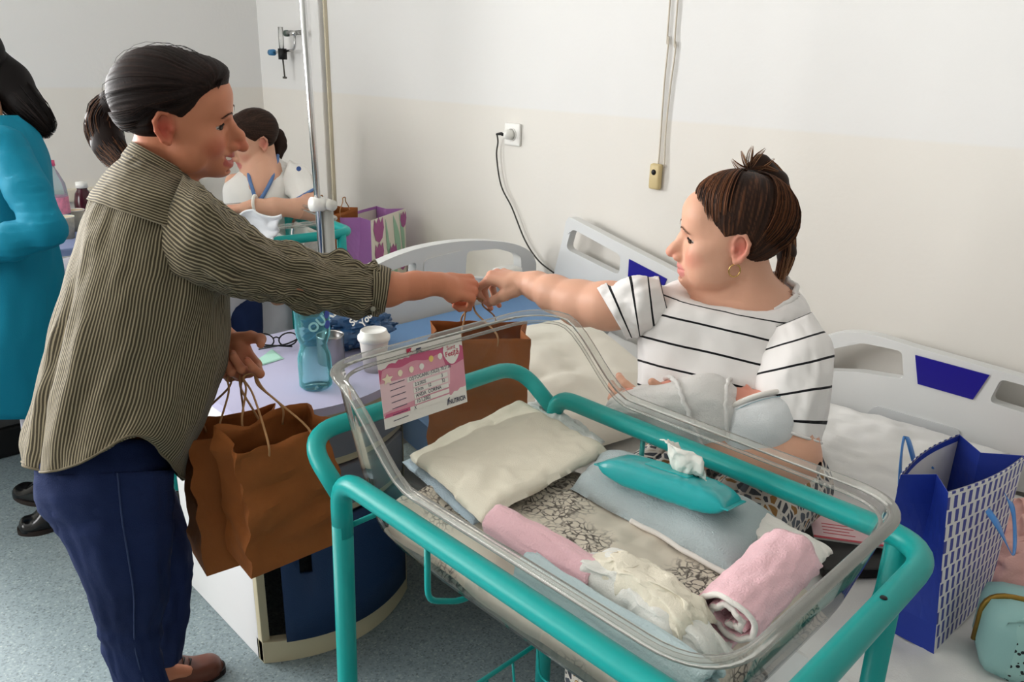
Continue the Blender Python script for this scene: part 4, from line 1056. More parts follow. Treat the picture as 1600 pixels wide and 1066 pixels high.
# booklets and a black flat case between bassinet and gift bag
BKP = mat('booklet_pink', (232, 196, 200), .5); BKR = mat('booklet_red', (195, 40, 60), .5)
def booklet(px, z, label, seed):
    P = [bz(*p, z) for p in px]; t = thing('booklet', label, 'booklet', sum(P, Vector())/4)
    ex_ = P[1]-P[0]; ey_ = P[3]-P[0]
    M_ = basis(P[0], ex_, ey_); w_, h_ = ex_.length, ey_.length
    MB().box((0, 0, 0), (w_, h_, .004), M=M_).build('pages', CARDW, t)
    MB().box((-.001, -.001, .004), (w_+.001, h_+.001, .0052), M=M_).build('cover', BKP, t)
    for k in range(4): MB().box((.02, .02+k*.012, .0052), (w_*.6-.01*(k % 2), .023+k*.012, .0055), M=M_).build('print_line', BKR, t)
    MB().box((-.001, -.001, .0052), (w_+.001, .006, .0056), M=M_).build('red_border', BKR, t)
    return t
booklet([(1272, 842), (1384, 858), (1398, 778), (1298, 768)], MZ+.055, 'pink and white booklet lying on the bed beside the bassinet foot', 1)
t = MB().box((0, 0, 0), (.24, .16, .022), M=basis(bz(1285, 905, MZ+.024), bz(1420, 905, MZ+.024)-bz(1285, 905, MZ+.024), V(0, -1, 0)), bev=.006)
o = t.build('tablet_case', mat('black_case', (18, 18, 20), .55), None); tag(o, 'flat black case lying on the bed under the pink booklet', 'case')
# ================================================================== people: tools
def skin_mat(name, rough=.5):
    return mat(name, None, rough, .35, attr='Col', sss=.10, bump=.06, bscale=260)
SKIN = skin_mat('skin')
def hair_mat(name): 
    m = mat(name, None, .55, .16, attr='Col'); return m
HAIR = hair_mat('hair_strands')
def hmat(pos, yaw, pitch, roll):
    return Matrix.Translation(pos) @ Matrix.Rotation(radians(yaw), 4, 'Z') @ Matrix.Rotation(radians(pitch), 4, 'Y') @ Matrix.Rotation(radians(roll), 4, 'X')
def head_sdf(S, smile=0.0, mouth_open=0.0, nose=1.0, hook=0.0, round_=0.0, eye_open=.0042):
    """female head, +x forward, +y its left, origin between the ears at eye height"""
    S.ell((-.014, 0, .028), (.093, .072, .079), .01)
    S.ell((.022, 0, -.022), (.066, .062+.004*round_, .082), .03)
    S.ell((.030, 0, -.066), (.052, .050+.008*round_, .040+.003*round_), .025)
    S.ell((.069, 0, -.092), (.024, .024, .018), .02)
    S.ell((.060, 0, .045), (.032, .052, .040), .03)                       # forehead
    S.cap((.074, -.026, .017), (.074, .026, .017), .0115, .0115, .016)     # brow
    for s in (-1, 1):
        S.ell((.052, s*.043, -.024), (.025, .020, .020), .02)             # cheek bone
        S.ell((.056, s*.037, -.040), (.020+.003*smile, .018, .018), .02)
        S.ell((.020, s*.056, -.062), (.028, .012, .026), .02)             # jaw angle
        if round_: S.ell((.045, s*.044, -.066), (.028, .020, .026), .02)
        S.ell((.094, s*.0315, .001), (.0165, .0165, .0100), .010, 's')      # socket
        S.ell((.0655, s*.0325, -.001), .0158, .004)                       # lids over the eyeball
        S.ell((.0760, s*.0340, -.0015), (.0145, .0165, eye_open), .0015, 's')
    n = nose
    S.chain([(.079, 0, .012), (.090*1, 0, -.006), (.104+.010*(n-1), 0, -.026+.003*hook), (.109+.016*(n-1), 0, -.040-.006*hook)], [.0075, .0080, .0090, .0100], .010)
    S.ell((.109+.017*(n-1), 0, -.040-.007*hook), (.0115, .0110, .0098), .005)
    S.ell((.086, 0, -.034), (.020, .0130, .0200), .008)
    for s in (-1, 1):
        S.ell((.096+.006*(n-1), s*.0125, -.044), (.0110, .0072, .0078), .005)
        S.ell((.101+.008*(n-1), s*.0062, -.0515-.002*hook), (.0050, .0032, .0032), .002, 's')
    S.ell((.068, 0, -.068), (.026, .030, .026), .018)                     # muzzle
    up = .009*smile
    S.chain([(.0770, -.0305, -.0685+up), (.0905, -.010, -.0635), (.0920, 0, -.0650), (.0905, .010, -.0635), (.0770, .0305, -.0685+up)], [.0036, .0054, .0048, .0054, .0036], .004)
    S.chain([(.0765, -.0295, -.0695+up), (.0865, -.011, -.0760-.006*mouth_open), (.0875, 0, -.0768-.008*mouth_open), (.0865, .011, -.0760-.006*mouth_open), (.0765, .0295, -.0695+up)], [.0036, .0060, .0066, .0060, .0036], .004)
    S.chain([(.0835, -.0325, -.0690+up*1.15), (.093, -.015, -.0700-.003*mouth_open+up*.4), (.097, 0, -.0702-.004*mouth_open), (.093, .015, -.0700-.003*mouth_open+up*.4), (.0835, .0325, -.0690+up*1.15)], [.0014+.0018*mouth_open, .0014+.0038*mouth_open, .0013+.0040*mouth_open, .0014+.0038*mouth_open, .0014+.0018*mouth_open], .0012, 's')
    S.ell((.084, 0, -.086-.006*mouth_open), (.012, .018, .0045), .006, 's')
    for s in (-1, 1):                                                     # ears
        y = s*.0715
        S.ell((-.014, y, -.004), (.0155, .0055, .0265), .004)
        S.chain([(-.004, y+s*.001, .008), (-.010, y+s*.005, .024), (-.022, y+s*.008, .024), (-.030, y+s*.010, .008), (-.027, y+s*.009, -.010), (-.017, y+s*.006, -.026), (-.009, y+s*.003, -.030), (-.004, y+s*.001, -.022)], [.0035, .0038, .0040, .0040, .0042, .0055, .0058, .0035], .003)
        S.ell((-.013, y+s*.008, .004), (.0105, .0055, .0150), .003, 's')
        S.ell((-.010, y+s*.008, -.008), (.0075, .0070, .0080), .002, 's')
        S.ell((-.0035, y+s*.003, -.006), (.0040, .0040, .0060), .003)
def head_cols(v, base, lip, blush, k=1.0):
    x, y, z = v[:, 0], v[:, 1], v[:, 2]
    c = np.tile(np.array(srgb(base)), (len(v), 1)); L = np.array(srgb(lip)); B = np.array(srgb(blush))
    def mixin(m, col):
        m = np.clip(m, 0, 1)[:, None]; return c*(1-m)+col*m
    a = lambda cx, cy, cz, rx, ry, rz: 1-np.sqrt(((x-cx)/rx)**2+((np.abs(y)-cy)/ry)**2+((z-cz)/rz)**2)
    c = mixin(1.1*k*np.maximum(a(.06, .042, -.035, .035, .03, .03), 0), B)
    c = mixin(1.0*k*np.maximum(a(.108, 0, -.042, .022, .022, .022), 0), B)
    c = mixin(1.2*k*np.maximum(a(-.015, .078, -.004, .03, .018, .04), 0), B)
    up_ = (z+.0640+.10*np.maximum(np.abs(y)-.004, 0)**1.0*.4)
    lipm = ((x > .072) & (np.abs(y) < .0315)).astype(float)*np.clip(1.6-np.abs((z+.0705)/(.0125*np.sqrt(np.clip(1-(y/.033)**2, .03, 1)))), 0, .6)/.6*.85
    c = mixin(lipm, L)
    return c
def strands(name, paths, r, cols, parent, seed=0, n=3):
    """hair: many thin tapering strands, each along its own path, one mesh of kind stuff"""
    vs, fs, cc = [], [], []; rnd_ = random.Random(seed)
    for P, c0, c1 in zip(paths, *cols):
        P = [Vector(p) for p in P]; m = len(P); rr = r*(.6+.8*rnd_.random()); base = len(vs)
        t0 = (P[1]-P[0]).normalized(); x = t0.orthogonal().normalized()
        for i in range(m):
            tt = (P[min(i+1, m-1)]-P[max(i-1, 0)]).normalized(); x = (x-tt*x.dot(tt)).normalized(); y = tt.cross(x)
            w = rr*(1-.75*(i/(m-1))**2)*min(1, .2+5*i/(m-1))
            f = i/(m-1); col = [c0[k]*(1-f)+c1[k]*f for k in range(3)]
            for k in range(n):
                a = 2*pi*k/n; vs.append(P[i]+(x*cos(a)+y*sin(a))*w); cc.append(col)
        for i in range(m-1):
            for k in range(n): fs.append([base+i*n+k, base+i*n+(k+1) % n, base+(i+1)*n+(k+1) % n, base+(i+1)*n+k])
    me = np_mesh(name, np.array([tuple(v) for v in vs]), np.array(fs), np.array(cc))
    o = link(name, me, HAIR, parent, True); o['kind'] = 'stuff'; return o
def jit(c, r_, k=.25):
    f = 1+(r_.random()*2-1)*k; return [max(0, x*f) for x in c]
def cap_paths(M, cen, rad, tie, starts, rnd_, m=12, lift=.003, ear_lift=True):
    """paths lying on the skull ellipsoid from hairline points to the tie"""
    out = []; cen = Vector(cen); rad = Vector(rad)
    tdir = Vector([(tie[i]-cen[i])/rad[i] for i in range(3)]).normalized()
    for s in starts:
        d0 = Vector([(s[i]-cen[i])/rad[i] for i in range(3)]).normalized()
        P = []; q = 1+.03*(rnd_.random())
        om = max(.05, d0.angle(tdir))
        for k in range(m):
            t = k/(m-1); d = (d0*sin((1-t)*om)+tdir*sin(t*om))/sin(om)
            d = d.normalized(); q_ = q*(.925+.075*sst(0, .3, t)); l = lift*(.3+sin(pi*min(1, t*1.02)))*(.6+.8*rnd_.random()*0+.4*q)
            pl_ = cen+Vector([d[i]*rad[i] for i in range(3)])*q_+d*l
            if ear_lift and -.052 < pl_.x < .03 and pl_.z < .036: pl_.z += .8*(.036-pl_.z)*sst(.03, .005, pl_.x)
            P.append(M @ pl_)
        out.append(P)
    return out
def loft(name, rings, m, parent, sub=6, nth=72, wr=None, expo=2.0, seam=pi/2, caps=(False, False), skip=None, uvscale=None, thick=.0025):
    """rings of (centre, half-axis 1, half-axis 2); smooth skin through them with cloth wrinkles"""
    A = catmull([tuple(r[0])+tuple(r[1])+tuple(r[2]) for r in rings], sub); N = len(A); vs, su, sv = [], [], []
    Rm = np.mean([np.linalg.norm(a[3:6])+np.linalg.norm(a[6:9]) for a in A])/2; L = 0.0
    for i, a in enumerate(A):
        if i: L += float(np.linalg.norm(a[:3]-A[i-1][:3]))
        for k in range(nth+1):
            th = seam+2*pi*k/nth; c, s = cos(th), sin(th)
            if expo != 2.0:
                c = abs(c)**(2/expo)*(1 if c > 0 else -1); s = abs(s)**(2/expo)*(1 if s > 0 else -1)
            o = a[3:6]*c+a[6:9]*s; p = a[:3]+o
            if wr is not None: p = p+o/(np.linalg.norm(o)+1e-9)*wr(th, i/(N-1), L)
            vs.append(p); su.append((th-seam)*Rm); sv.append(L)
    fs = []
    for i in range(N-1):
        for k in range(nth):
            q = [i*(nth+1)+k, i*(nth+1)+k+1, (i+1)*(nth+1)+k+1, (i+1)*(nth+1)+k]; fs.append(q)
    vs = np.array(vs); fs = np.array(fs)
    if skip is not None:
        cen = vs[fs].mean(1); fs = fs[[not skip(c) for c in cen]]
    # outward orientation
    me = np_mesh(name, vs, fs)
    for nm, d in (('su', su), ('sv', sv)):
        a = me.attributes.new(nm, 'FLOAT', 'POINT'); a.data.foreach_set('value', np.array(d, np.float32))
    bm = bmesh.new(); bm.from_mesh(me)
    bm.faces.ensure_lookup_table()
    s_ = 0
    for f in list(bm.faces)[::7]:
        i = f.verts[0].index//(nth+1); cc = Vector(A[min(i, N-1)][:3]); s_ += 1 if f.normal.dot(f.calc_center_median()-cc) > 0 else -1
    if s_ < 0: bmesh.ops.reverse_faces(bm, faces=bm.faces[:])
    bm.to_mesh(me); bm.free()
    o = link(name, me, m, parent, True)
    if thick: sd = o.modifiers.new('cloth', 'SOLIDIFY'); sd.thickness = thick; sd.offset = -1
    return o
def pxr(l, r, d, lat, d2=None, tilt=0.0):
    """ring from its two silhouette points in the photograph, its distance and its half thickness along the view"""
    C0 = Vector(CAMP); c = at((l[0]+r[0])/2, (l[1]+r[1])/2, d); v = (c-C0).normalized(); D_ = (c-C0).length
    P0 = at(l[0], l[1], d)-C0; P1 = at(r[0], r[1], d)-C0
    P0 = C0+P0*(D_/P0.dot(v)); P1 = C0+P1*(D_/P1.dot(v))       # both on the plane through c facing the camera
    k_ = sqrt(max(.5, 1-(lat/D_)**2)); c = (P0+P1)/2; e1 = (P1-P0)/2*k_
    return (c, e1, v*lat+V(0, 0, tilt))
def proj_px(p):
    v = np.array(p)-CAMP; z = v@FW; return 800+F_PX*(v@RI)/z, 533-F_PX*(v@UP)/z
def in_poly(x, y, P):
    r = False; n = len(P)
    for i in range(n):
        (x1, y1), (x2, y2) = P[i], P[(i+1) % n]
        if (y1 > y) != (y2 > y) and x < (x2-x1)*(y-y1)/(y2-y1)+x1: r = not r
    return r
def stripe_mat(name, ca, cb, pitch, duty, attr='su', wob=0.0, rough=.8, bumpy=.2, third=None):
    m = mat(name, ca, rough, .2, sheen=.1)
    a = nd(m, 'ShaderNodeAttribute'); a.attribute_name = attr
    src = a.outputs['Fac']
    if wob:
        tc = nd(m, 'ShaderNodeTexCoord'); n = nd(m, 'ShaderNodeTexNoise'); n.inputs['Scale'].default_value = 9; lk(m, tc.outputs['Object'], n.inputs['Vector'])
        w = nd(m, 'ShaderNodeMath'); w.operation = 'MULTIPLY_ADD'; w.inputs[1].default_value = wob; lk(m, n.outputs['Fac'], w.inputs[0]); lk(m, src, w.inputs[2]); src = w.outputs[0]
    d = nd(m, 'ShaderNodeMath'); d.operation = 'MULTIPLY'; d.inputs[1].default_value = 1/pitch; lk(m, src, d.inputs[0])
    f = nd(m, 'ShaderNodeMath'); f.operation = 'FRACT'; lk(m, d.outputs[0], f.inputs[0])
    g = nd(m, 'ShaderNodeMath'); g.operation = 'LESS_THAN'; g.inputs[1].default_value = duty; lk(m, f.outputs[0], g.inputs[0])
    mx = nd(m, 'ShaderNodeMix'); mx.data_type = 'RGBA'; lk(m, g.outputs[0], mx.inputs[0]); mx.inputs[6].default_value = (*srgb(ca), 1); mx.inputs[7].default_value = (*srgb(cb), 1)
    lk(m, mx.outputs[2], bsdf(m).inputs['Base Color']); return m
def hand_sdf(S, T, side, curl, thumb, spread=1.0, sc=1.0):
    """T maps hand space (x to the fingers, z back of the hand, thumb at y*side) to grid space; curl = 4 x (mcp,pip,dip) degrees"""
    def P(x, y, z): return tuple(T @ Vector((x*sc, y*side*sc, z*sc)))
    kn = [(.088, .030*spread, .002), (.092, .010, .005), (.088, -.010, .003), (.080, -.028*spread, -.001)]
    for (x, y, z), r0, r1 in zip(kn, (.013, .013, .0125, .0115), (.0112, .0112, .0105, .0095)):
        S.cap(P(.012, y*.62, 0), P(x, y, z), r0*sc, r1*sc, .012*sc)
    S.cap(P(-.02, 0, 0), P(.03, 0, -.002), .021*sc, .020*sc, .014*sc)
    S.ell(P(.040, .024, -.011), .0165*sc, .014*sc); S.ell(P(.035, -.022, -.010), .0145*sc, .014*sc); S.ell(P(.060, 0, -.006), .0145*sc, .014*sc)
    seg = [(.042, .025, .020), (.046, .029, .021), (.042, .027, .021), (.033, .021, .018)]; rad = [(.0095, .0086, .0078, .0066), (.0097, .0088, .0080, .0067), (.0092, .0084, .0076, .0064), (.0082, .0074, .0067, .0058)]
    tips = []
    for i in range(4):
        x, y, z = kn[i]; a = 0.0; yaw = (.10, .03, -.04, -.12)[i]*spread*.6; pts = [(x, y, z)]
        for j in range(3):
            a += radians(curl[i][j]); L = seg[i][j]
            x += L*cos(a)*cos(yaw); y += L*sin(yaw)*cos(a); z -= L*sin(a); pts.append((x, y, z))
        for j in range(3): S.cap(P(*pts[j]), P(*pts[j+1]), rad[i][j]*sc, rad[i][j+1]*sc, .0035*sc if j else .006*sc)
        tips.append(P(*pts[3]))
    S.chain([P(*p) for p in thumb], [.0145*sc, .0122*sc, .0105*sc, .0078*sc], .006*sc)
    return tips
def frame(org, x, z):
    """hand frame: x along the fingers, z out of the back of the hand"""
    x = Vector(x).normalized(); z = Vector(z); z = (z-x*z.dot(x)).normalized(); y = z.cross(x)
    M = Matrix((x, y, z)).transposed().to_4x4(); M.translation = Vector(org); return M
def skin_part(S, base, nail_pts=(), red=None, M=None):
    v, f = S.mesh()
    c = np.tile(np.array(srgb(base)), (len(v), 1))
    if red:
        for p, r, col, k in red:
            w = np.clip(1-np.linalg.norm(v-np.array(p), axis=1)/r, 0, 1)[:, None]*k; c = c*(1-w)+np.array(srgb(col))*w
    if M is not None: v = xform(M, v)
    return v, f, c
def arm_hand(pts, rs, H, side, curl, thumb, base, red, h=.0021, sc=1.0, extra=None):
    allp = [Vector(p) for p in pts]+[H @ Vector((.14, .08, .06)), H @ Vector((.14, -.08, -.10)), H @ Vector((.0, .0, -.1))]
    lo = [min(p[i] for p in allp)-.05 for i in range(3)]; hi = [max(p[i] for p in allp)+.05 for i in range(3)]
    S = Sdf(lo, hi, h); S.chain(pts, rs, .02)
    tips = hand_sdf(S, H, side, curl, thumb, sc=sc)
    if extra: extra(S)
    rd = [(t, .016, red, .55) for t in tips]+[(tuple(H @ Vector((.09, .0, .006))), .05, red, .35)]
    return skin_part(S, base, red=rd), tips
def eyes(parent, M, iris=(60, 42, 30), open_=1.0, look=0.0, lash=True, size=1.0):
    EW = mat('eye_white', (225, 218, 212), .2, .5); IR = mat('iris_brown', iris, .15, .6); LS = mat('lash_dark', (18, 13, 12), .6)
    for s in (-1, 1):
        c = Vector((.0655, s*.0325, -.001))
        e = MB().lathe([(0, -.0143)]+[(.0143*sin(pi*k/14), -.0143*cos(pi*k/14)) for k in range(1, 14)]+[(0, .0143)], 20, M @ Matrix.Translation(c)).build('eye', EW, parent, True)
        R = Matrix.Rotation(look*.5, 4, 'Z')
        MB().lathe([(0, .0011), (.0052, .0007), (.0074, -.0007)], 16, M @ Matrix.Translation(c) @ R @ Matrix.Translation((.0139, 0, 0)) @ Matrix.Rotation(pi/2, 4, 'Y')).build('iris', IR, e, True)
        if lash:
            P = []
            for k in range(9):
                t = -1+2*k/8; yy = .0152*t; P.append(M @ (c+Vector((sqrt(max(0, .0164**2-yy*yy))*.99, yy+s*.001, .0040*open_*(1-t*t)+.0008-.0022*abs(t)**3))))
            MB().tube(P, [.0006, .0010, .0012, .0013, .0013, .0013, .0012, .0010, .0006], 6).build('eyelash', LS, parent, True)
def brows(parent, M, col, tilt=.0, th=.0024, n=60, seed=1):
    loc_ = np.array([tuple(v.co) for v in parent.data.vertices]); Mi_ = np.array(M.inverted()); loc_ = loc_@Mi_[:3, :3].T+Mi_[:3, 3]
    loc_ = loc_[(loc_[:, 0] > .03) & (np.abs(loc_[:, 2]-.02) < .03)]
    yy_ = np.linspace(.008, .048, 12); xx_ = []
    for y_ in yy_:
        w_ = np.exp(-(((np.abs(loc_[:, 1])-y_)/.003)**2+((loc_[:, 2]-.021)/.003)**2)); xx_.append((w_*loc_[:, 0]).sum()/(w_.sum()+1e-12))
    pf_ = np.polyfit(yy_, xx_, 3)
    def sx(y, z): return float(np.polyval(pf_, abs(y)))+.0014
    rn = random.Random(seed); c = srgb(col)
    for s in (-1, 1):
        paths = []
        for k in range(n):
            t = k/(n-1); y = .012+.030*t; x = .0855-.021*t*t-.003*t; z = .0185+.0055*sin(pi*min(1, t*.95))+tilt*t-.004*t*t
            z += (rn.random()-.5)*th*1.6*(1-.6*t); y = s*y; q_ = [(y, z), (y+s*.003, z+.0012), (y+s*.006, z+.0006)]
            paths.append([M @ Vector((sx(a_, b_)+.0010, a_*1.015, b_)) for a_, b_ in q_])
        o = strands('eyebrow', paths, .00048, ([c]*n, [c]*n), parent, seed)
# ================================================================== standing woman in the striped shirt
SK1 = (202, 132, 100); RD1 = (188, 80, 62)
HM1 = hmat(at(281, 181.3, 1.497), -121.4, 6.5, 10.7); HI1 = HM1.inverted()
nb = at(243, 262, 1.535)                                    # neck base
def body_head(HM, neck_base, chest, base, lip, blush, h=.0024, lo=(-.135, -.11, -.245), hi=(.150, .11, .125), **kw):
    HI = HM.inverted(); S = Sdf(lo, hi, h)
    head_sdf(S, **kw)
    a = HI @ Vector(neck_base)
    S.cap((-.028, 0, -.050), tuple(a), .050, .055, .022)
    for c in chest:
        q = HI @ Vector(c[0]); S.ell(tuple(q), c[1], .04)
    v, f = S.mesh(); c = head_cols(v, base, lip, blush)
    return xform(HM, v), f, c
head1 = body_head(HM1, nb, [(nb+V(0, 0, -.05), .07)], SK1, (178, 84, 80), RD1, smile=1.0, mouth_open=1.0, nose=1.22, hook=.7, eye_open=.0046)
# right arm reaching over, hand round the bag handles
w1 = at(684, 444, 1.765); k1 = at(735, 452, 1.81)
H1 = frame(w1, (k1-w1), UP*.62 - FW*.78) if False else frame(w1, (k1-w1), Vector(UP)*.55-Vector(FW)*.83)
arm1, tips1 = arm_hand([at(505, 447, 1.60), at(560, 452, 1.64), at(605, 452, 1.69), at(650, 446, 1.735), w1], [.030, .032, .0345, .0275, .0245], H1, 1,
    [(58, 82, 45), (66, 84, 45), (72, 84, 45), (74, 82, 45)], [(.020, .026, -.012), (.048, .040, -.028), (.072, .030, -.045), (.086, .012, -.052)], SK1, RD1)
# left arm, palm towards the camera, fingers hooked through the handles of two bags
w2 = at(352, 532, 1.640); k2 = at(384, 590, 1.600)
H2 = frame(w2, (k2-w2), Vector(FW)*.93-Vector(RI)*.10)
arm2, tips2 = arm_hand([at(255, 470, 1.76), at(290, 505, 1.73), at(325, 522, 1.68), w2], [.042, .040, .033, .0255], H2, -1,
    [(30, 70, 60), (74, 92, 48), (78, 94, 48), (80, 90, 48)], [(.022, .026, -.012), (.040, .052, -.018), (.062, .068, -.026), (.082, .066, -.040)], SK1, RD1)
# trunk and legs under the clothes
hipR, hipL = V(1.45, -.385, .83), V(1.62, -.42, .83); knR, knL = V(1.45, -.40, .44), V(1.64, -.52, .44); anR, anL = at(257, 1172, 1.71), V(1.70, -.50, .09)
B = Sdf((1.15, -.95, .02), (2.0, -.15, 1.42), .009)
B.chain([at(175, 680, 1.51), at(210, 540, 1.52), at(248, 350, 1.53)], [.095, .090, .075], .05)
sR, sL = at(268, 350, 1.46), at(195, 320, 1.62)
B.chain([tuple(sR), tuple(sL)], [.040, .040], .04); B.cap(tuple(nb), tuple(nb+V(0, 0, -.08)), .052, .08, .04)
B.chain([at(180, 700, 1.51), at(172, 770, 1.465), at(190, 880, 1.505), at(203, 975, 1.555), at(220, 1066, 1.63), at(257, 1170, 1.71)], [.06, .055, .042, .032, .030, .024], .03)
B.chain([at(180, 700, 1.52), hipL, knL, anL], [.06, .055, .040, .030], .03)
for an_, d_ in ((anR, V(-.10, -.19, 0)), (anL, V(-.05, -.20, 0))): B.cap(an_+V(0, 0, -.02), an_+d_*.3+V(0, 0, -.045), .024, .016, .02)
B.chain([tuple(sR), tuple(at(400, 430, 1.50)), tuple(at(560, 452, 1.645))], [.036, .030, .028], .02)
B.chain([tuple(sL), tuple(at(245, 440, 1.76)), tuple(at(290, 505, 1.73))], [.036, .034, .030], .02)
tr_ = skin_part(B, SK1)
P1 = link('person', np_mesh('person', *join_np([head1, arm1, arm2, tr_])), SKIN)
tag(P1, 'woman in a striped olive shirt and jeans leaning forward, handing over a paper bag', 'person')
eyes(P1, HM1, open_=.9, look=-.8); brows(P1, HM1, (52, 34, 28), .001, .0026)
# upper teeth in the smile
tv, tf = grid(lambda u, v: HM1 @ Vector((.0895-.012*abs(2*u-1)**2, (u-.5)*.054, -.0655+.0075*abs(2*u-1)**2-.0068*v)), 17, 4)
o = MB().add(tv, tf).build('teeth', mat('tooth', (232, 224, 210), .3), P1, True); o.modifiers.new('t', 'SOLIDIFY').thickness = .003

# ---- hair of the standing woman
DK = srgb((30, 20, 18)); DK2 = srgb((58, 38, 30)); BLD = srgb((120, 78, 48))
def hair_cap(HM, parent, tie, base, front=.012, nape=-.030, bump=True, h=.0024, name='hair', seed=1, ear=.032, amp=.0016, cen=(-.018, 0, .033), rad=(.107, .082, .090), hi=None, peak=0.0):
    S = Sdf((-.15, -.115, -.12), (.13, .115, .16), h)
    S.ell(cen, rad, 0.0)
    if bump: S.ell((.046, .0, .076), (.050, .058, .036), .02)
    S.fn(lambda X, Y, Z: front+peak*np.exp(-(Y/.040)**2)-(.78*X-.62*Z), .010); S.fn(lambda X, Y, Z: Z-(nape+.36*X), .01)
    for s in (-1, 1): S.ell((-.008, s*.086, -.016), (ear+.004, .032, ear+.010), .006, 's')
    v, f = S.mesh()
    c = np.array(cen); r = np.array(rad); t = (np.array(tie)-c)/r; t /= np.linalg.norm(t)
    a1 = np.cross(t, (0, 1, 0)); a1 /= np.linalg.norm(a1); a2 = np.cross(t, a1)
    d = (v-c)/r; ph = np.arctan2(d@a2, d@a1); dist = np.arccos(np.clip((d@t)/np.linalg.norm(d, axis=1), -1, 1))
    nz1 = np.array([noise.noise((cos(p)*13+seed, sin(p)*13, q*1.2)) for p, q in zip(ph, dist)])
    nz2 = np.array([noise.noise((cos(p)*36+seed, sin(p)*36, q*1.5)) for p, q in zip(ph, dist)])
    nrm = d/r; nrm /= np.linalg.norm(nrm, axis=1)[:, None]
    edge_ = np.minimum(front+peak*np.exp(-(v[:, 1]/.040)**2)-(.78*v[:, 0]-.62*v[:, 2]), v[:, 2]-(nape+.36*v[:, 0])); w_ = np.clip(edge_/.028, 0, 1); w_ = w_*w_*(3-2*w_)
    v = v+nrm*(amp*nz1+amp*.6*nz2)[:, None]
    v = c+(v-c)*(1-.085*(1-w_))[:, None]
    col = np.array(base)*(1+.55*nz2+.25*nz1)[:, None]
    if hi is not None: w = np.clip(nz2*1.2-.1, 0, .6)[:, None]*hi[1]; col = col*(1-w)+np.array(hi[0])*w
    return link(name, np_mesh(name, xform(HM, v), f, np.clip(col, .001, 1)), HAIR, parent)
tie1 = HI1 @ at(201, 156, 1.565); tie1 = Vector((tie1.x, tie1.y*.5, tie1.z))
hair1 = hair_cap(HM1, P1, tie1, DK, .011, -.034, hi=(DK2, .8), peak=.020)
rn = random.Random(3)
starts = []
for k in range(1300):
    s = rn.choice((-1, 1)); t = rn.random()
    if rn.random() < .6:       # front hairline from the parting to the temple
        y = s*.076*t; x = .088-.072*t**1.5; z = .090-.054*t**1.4
    else:                      # behind and above the ear, nape
        x = -.050-.045*t; y = s*(.076-.05*t**2); z = .010-.045*t
    starts.append((x+(rn.random()-.5)*.02, y, max(z+(rn.random()-.5)*.02, .054) if x > 0 else z+(rn.random()-.5)*.02))
pths = cap_paths(HM1, (-.018, 0, .033), (.1085, .0835, .0915), tie1, starts, rn, 12, .0025)
pths = [p for p in pths if not any((HI1 @ q).x > -.002 and (HI1 @ q).z < .044 for q in p)]
cs = [jit(DK, rn, .5) if rn.random() < .85 else jit(DK2, rn, .3) for _ in pths]
strands('hair_strand', pths, .0007, (cs, cs), hair1, 5)
# fringe swept sideways from the parting
for sd_ in (-1, 1):
    st_ = [(.030+.062*rn.random(), .006*(rn.random()-.5), .125-.02*rn.random()) for _ in range(70)]
    pths = cap_paths(HM1, (-.018, 0, .033), (.110, .084, .0925), (.066, sd_*.056, .058), st_, rn, 9, .006, False)
    pths = [p[:rn.choice((5, 6, 7))] for p in pths]; pths = [p for p in pths if not any((HI1 @ q).z < .066 for q in p)]
    cs = [jit(DK, rn, .5) for _ in pths]; strands('fringe', pths, .0008, (cs, cs), hair1, 6)
# pony tail
guide = [at(201, 156, 1.565), at(176, 160, 1.60), at(161, 190, 1.62), at(170, 226, 1.61), at(193, 252, 1.58)]
S = Sdf([min(g[i] for g in guide)-.07 for i in range(3)], [max(g[i] for g in guide)+.07 for i in range(3)], .004)
S.chain([tuple(g) for g in guide], [.013, .024, .031, .031, .012], .01)
v, f = S.mesh(); link('ponytail', np_mesh('ponytail', v, f, np.tile(np.array(DK), (len(v), 1))), HAIR, hair1)
pths, c0s, c1s = [], [], []
vx, vy = Vector(RI), Vector(FW)
for k in range(700):
    a = rn.random()*2*pi; q = sqrt(rn.random()); P = []
    offx, offy = cos(a)*q, sin(a)*q
    for i, g in enumerate(catmull(guide, 4)):
        t = i/16; w = .012+.026*min(1, t*2.2)*(1-.45*max(0, t-.6)*2.5)
        tg = Vector(guide[min(4, int(t*4)+1)])-Vector(guide[min(3, int(t*4))]); tg.normalize(); n1 = (vy.cross(tg)).normalized()
        P.append(Vector(g)+n1*(offx*w)+vy*(offy*w)+Vector((0, 0, -.006*t*rn.random())))
    blond = max(0, offx if True else 0)
    left = (vx.dot(P[8]-Vector(catmull(guide, 4)[8])) < -.006)
    pths.append(P); c0s.append(jit(DK, rn, .4)); c1s.append(jit(BLD, rn, .35) if rn.random() < .35 else jit(DK, rn, .6))
strands('ponytail_strand', pths, .0008, (c0s, c1s), hair1, 7)
tt = (guide[1]-guide[0]).normalized(); o = tt.orthogonal().normalized(); o2 = tt.cross(o)
MB().tube([guide[0]+tt*.006+(o*cos(a)+o2*sin(a))*.0145 for a in [2*pi*k/16 for k in range(16)]], .0055, 8, closed=True).build('hair_tie', BLACK, P1, True)

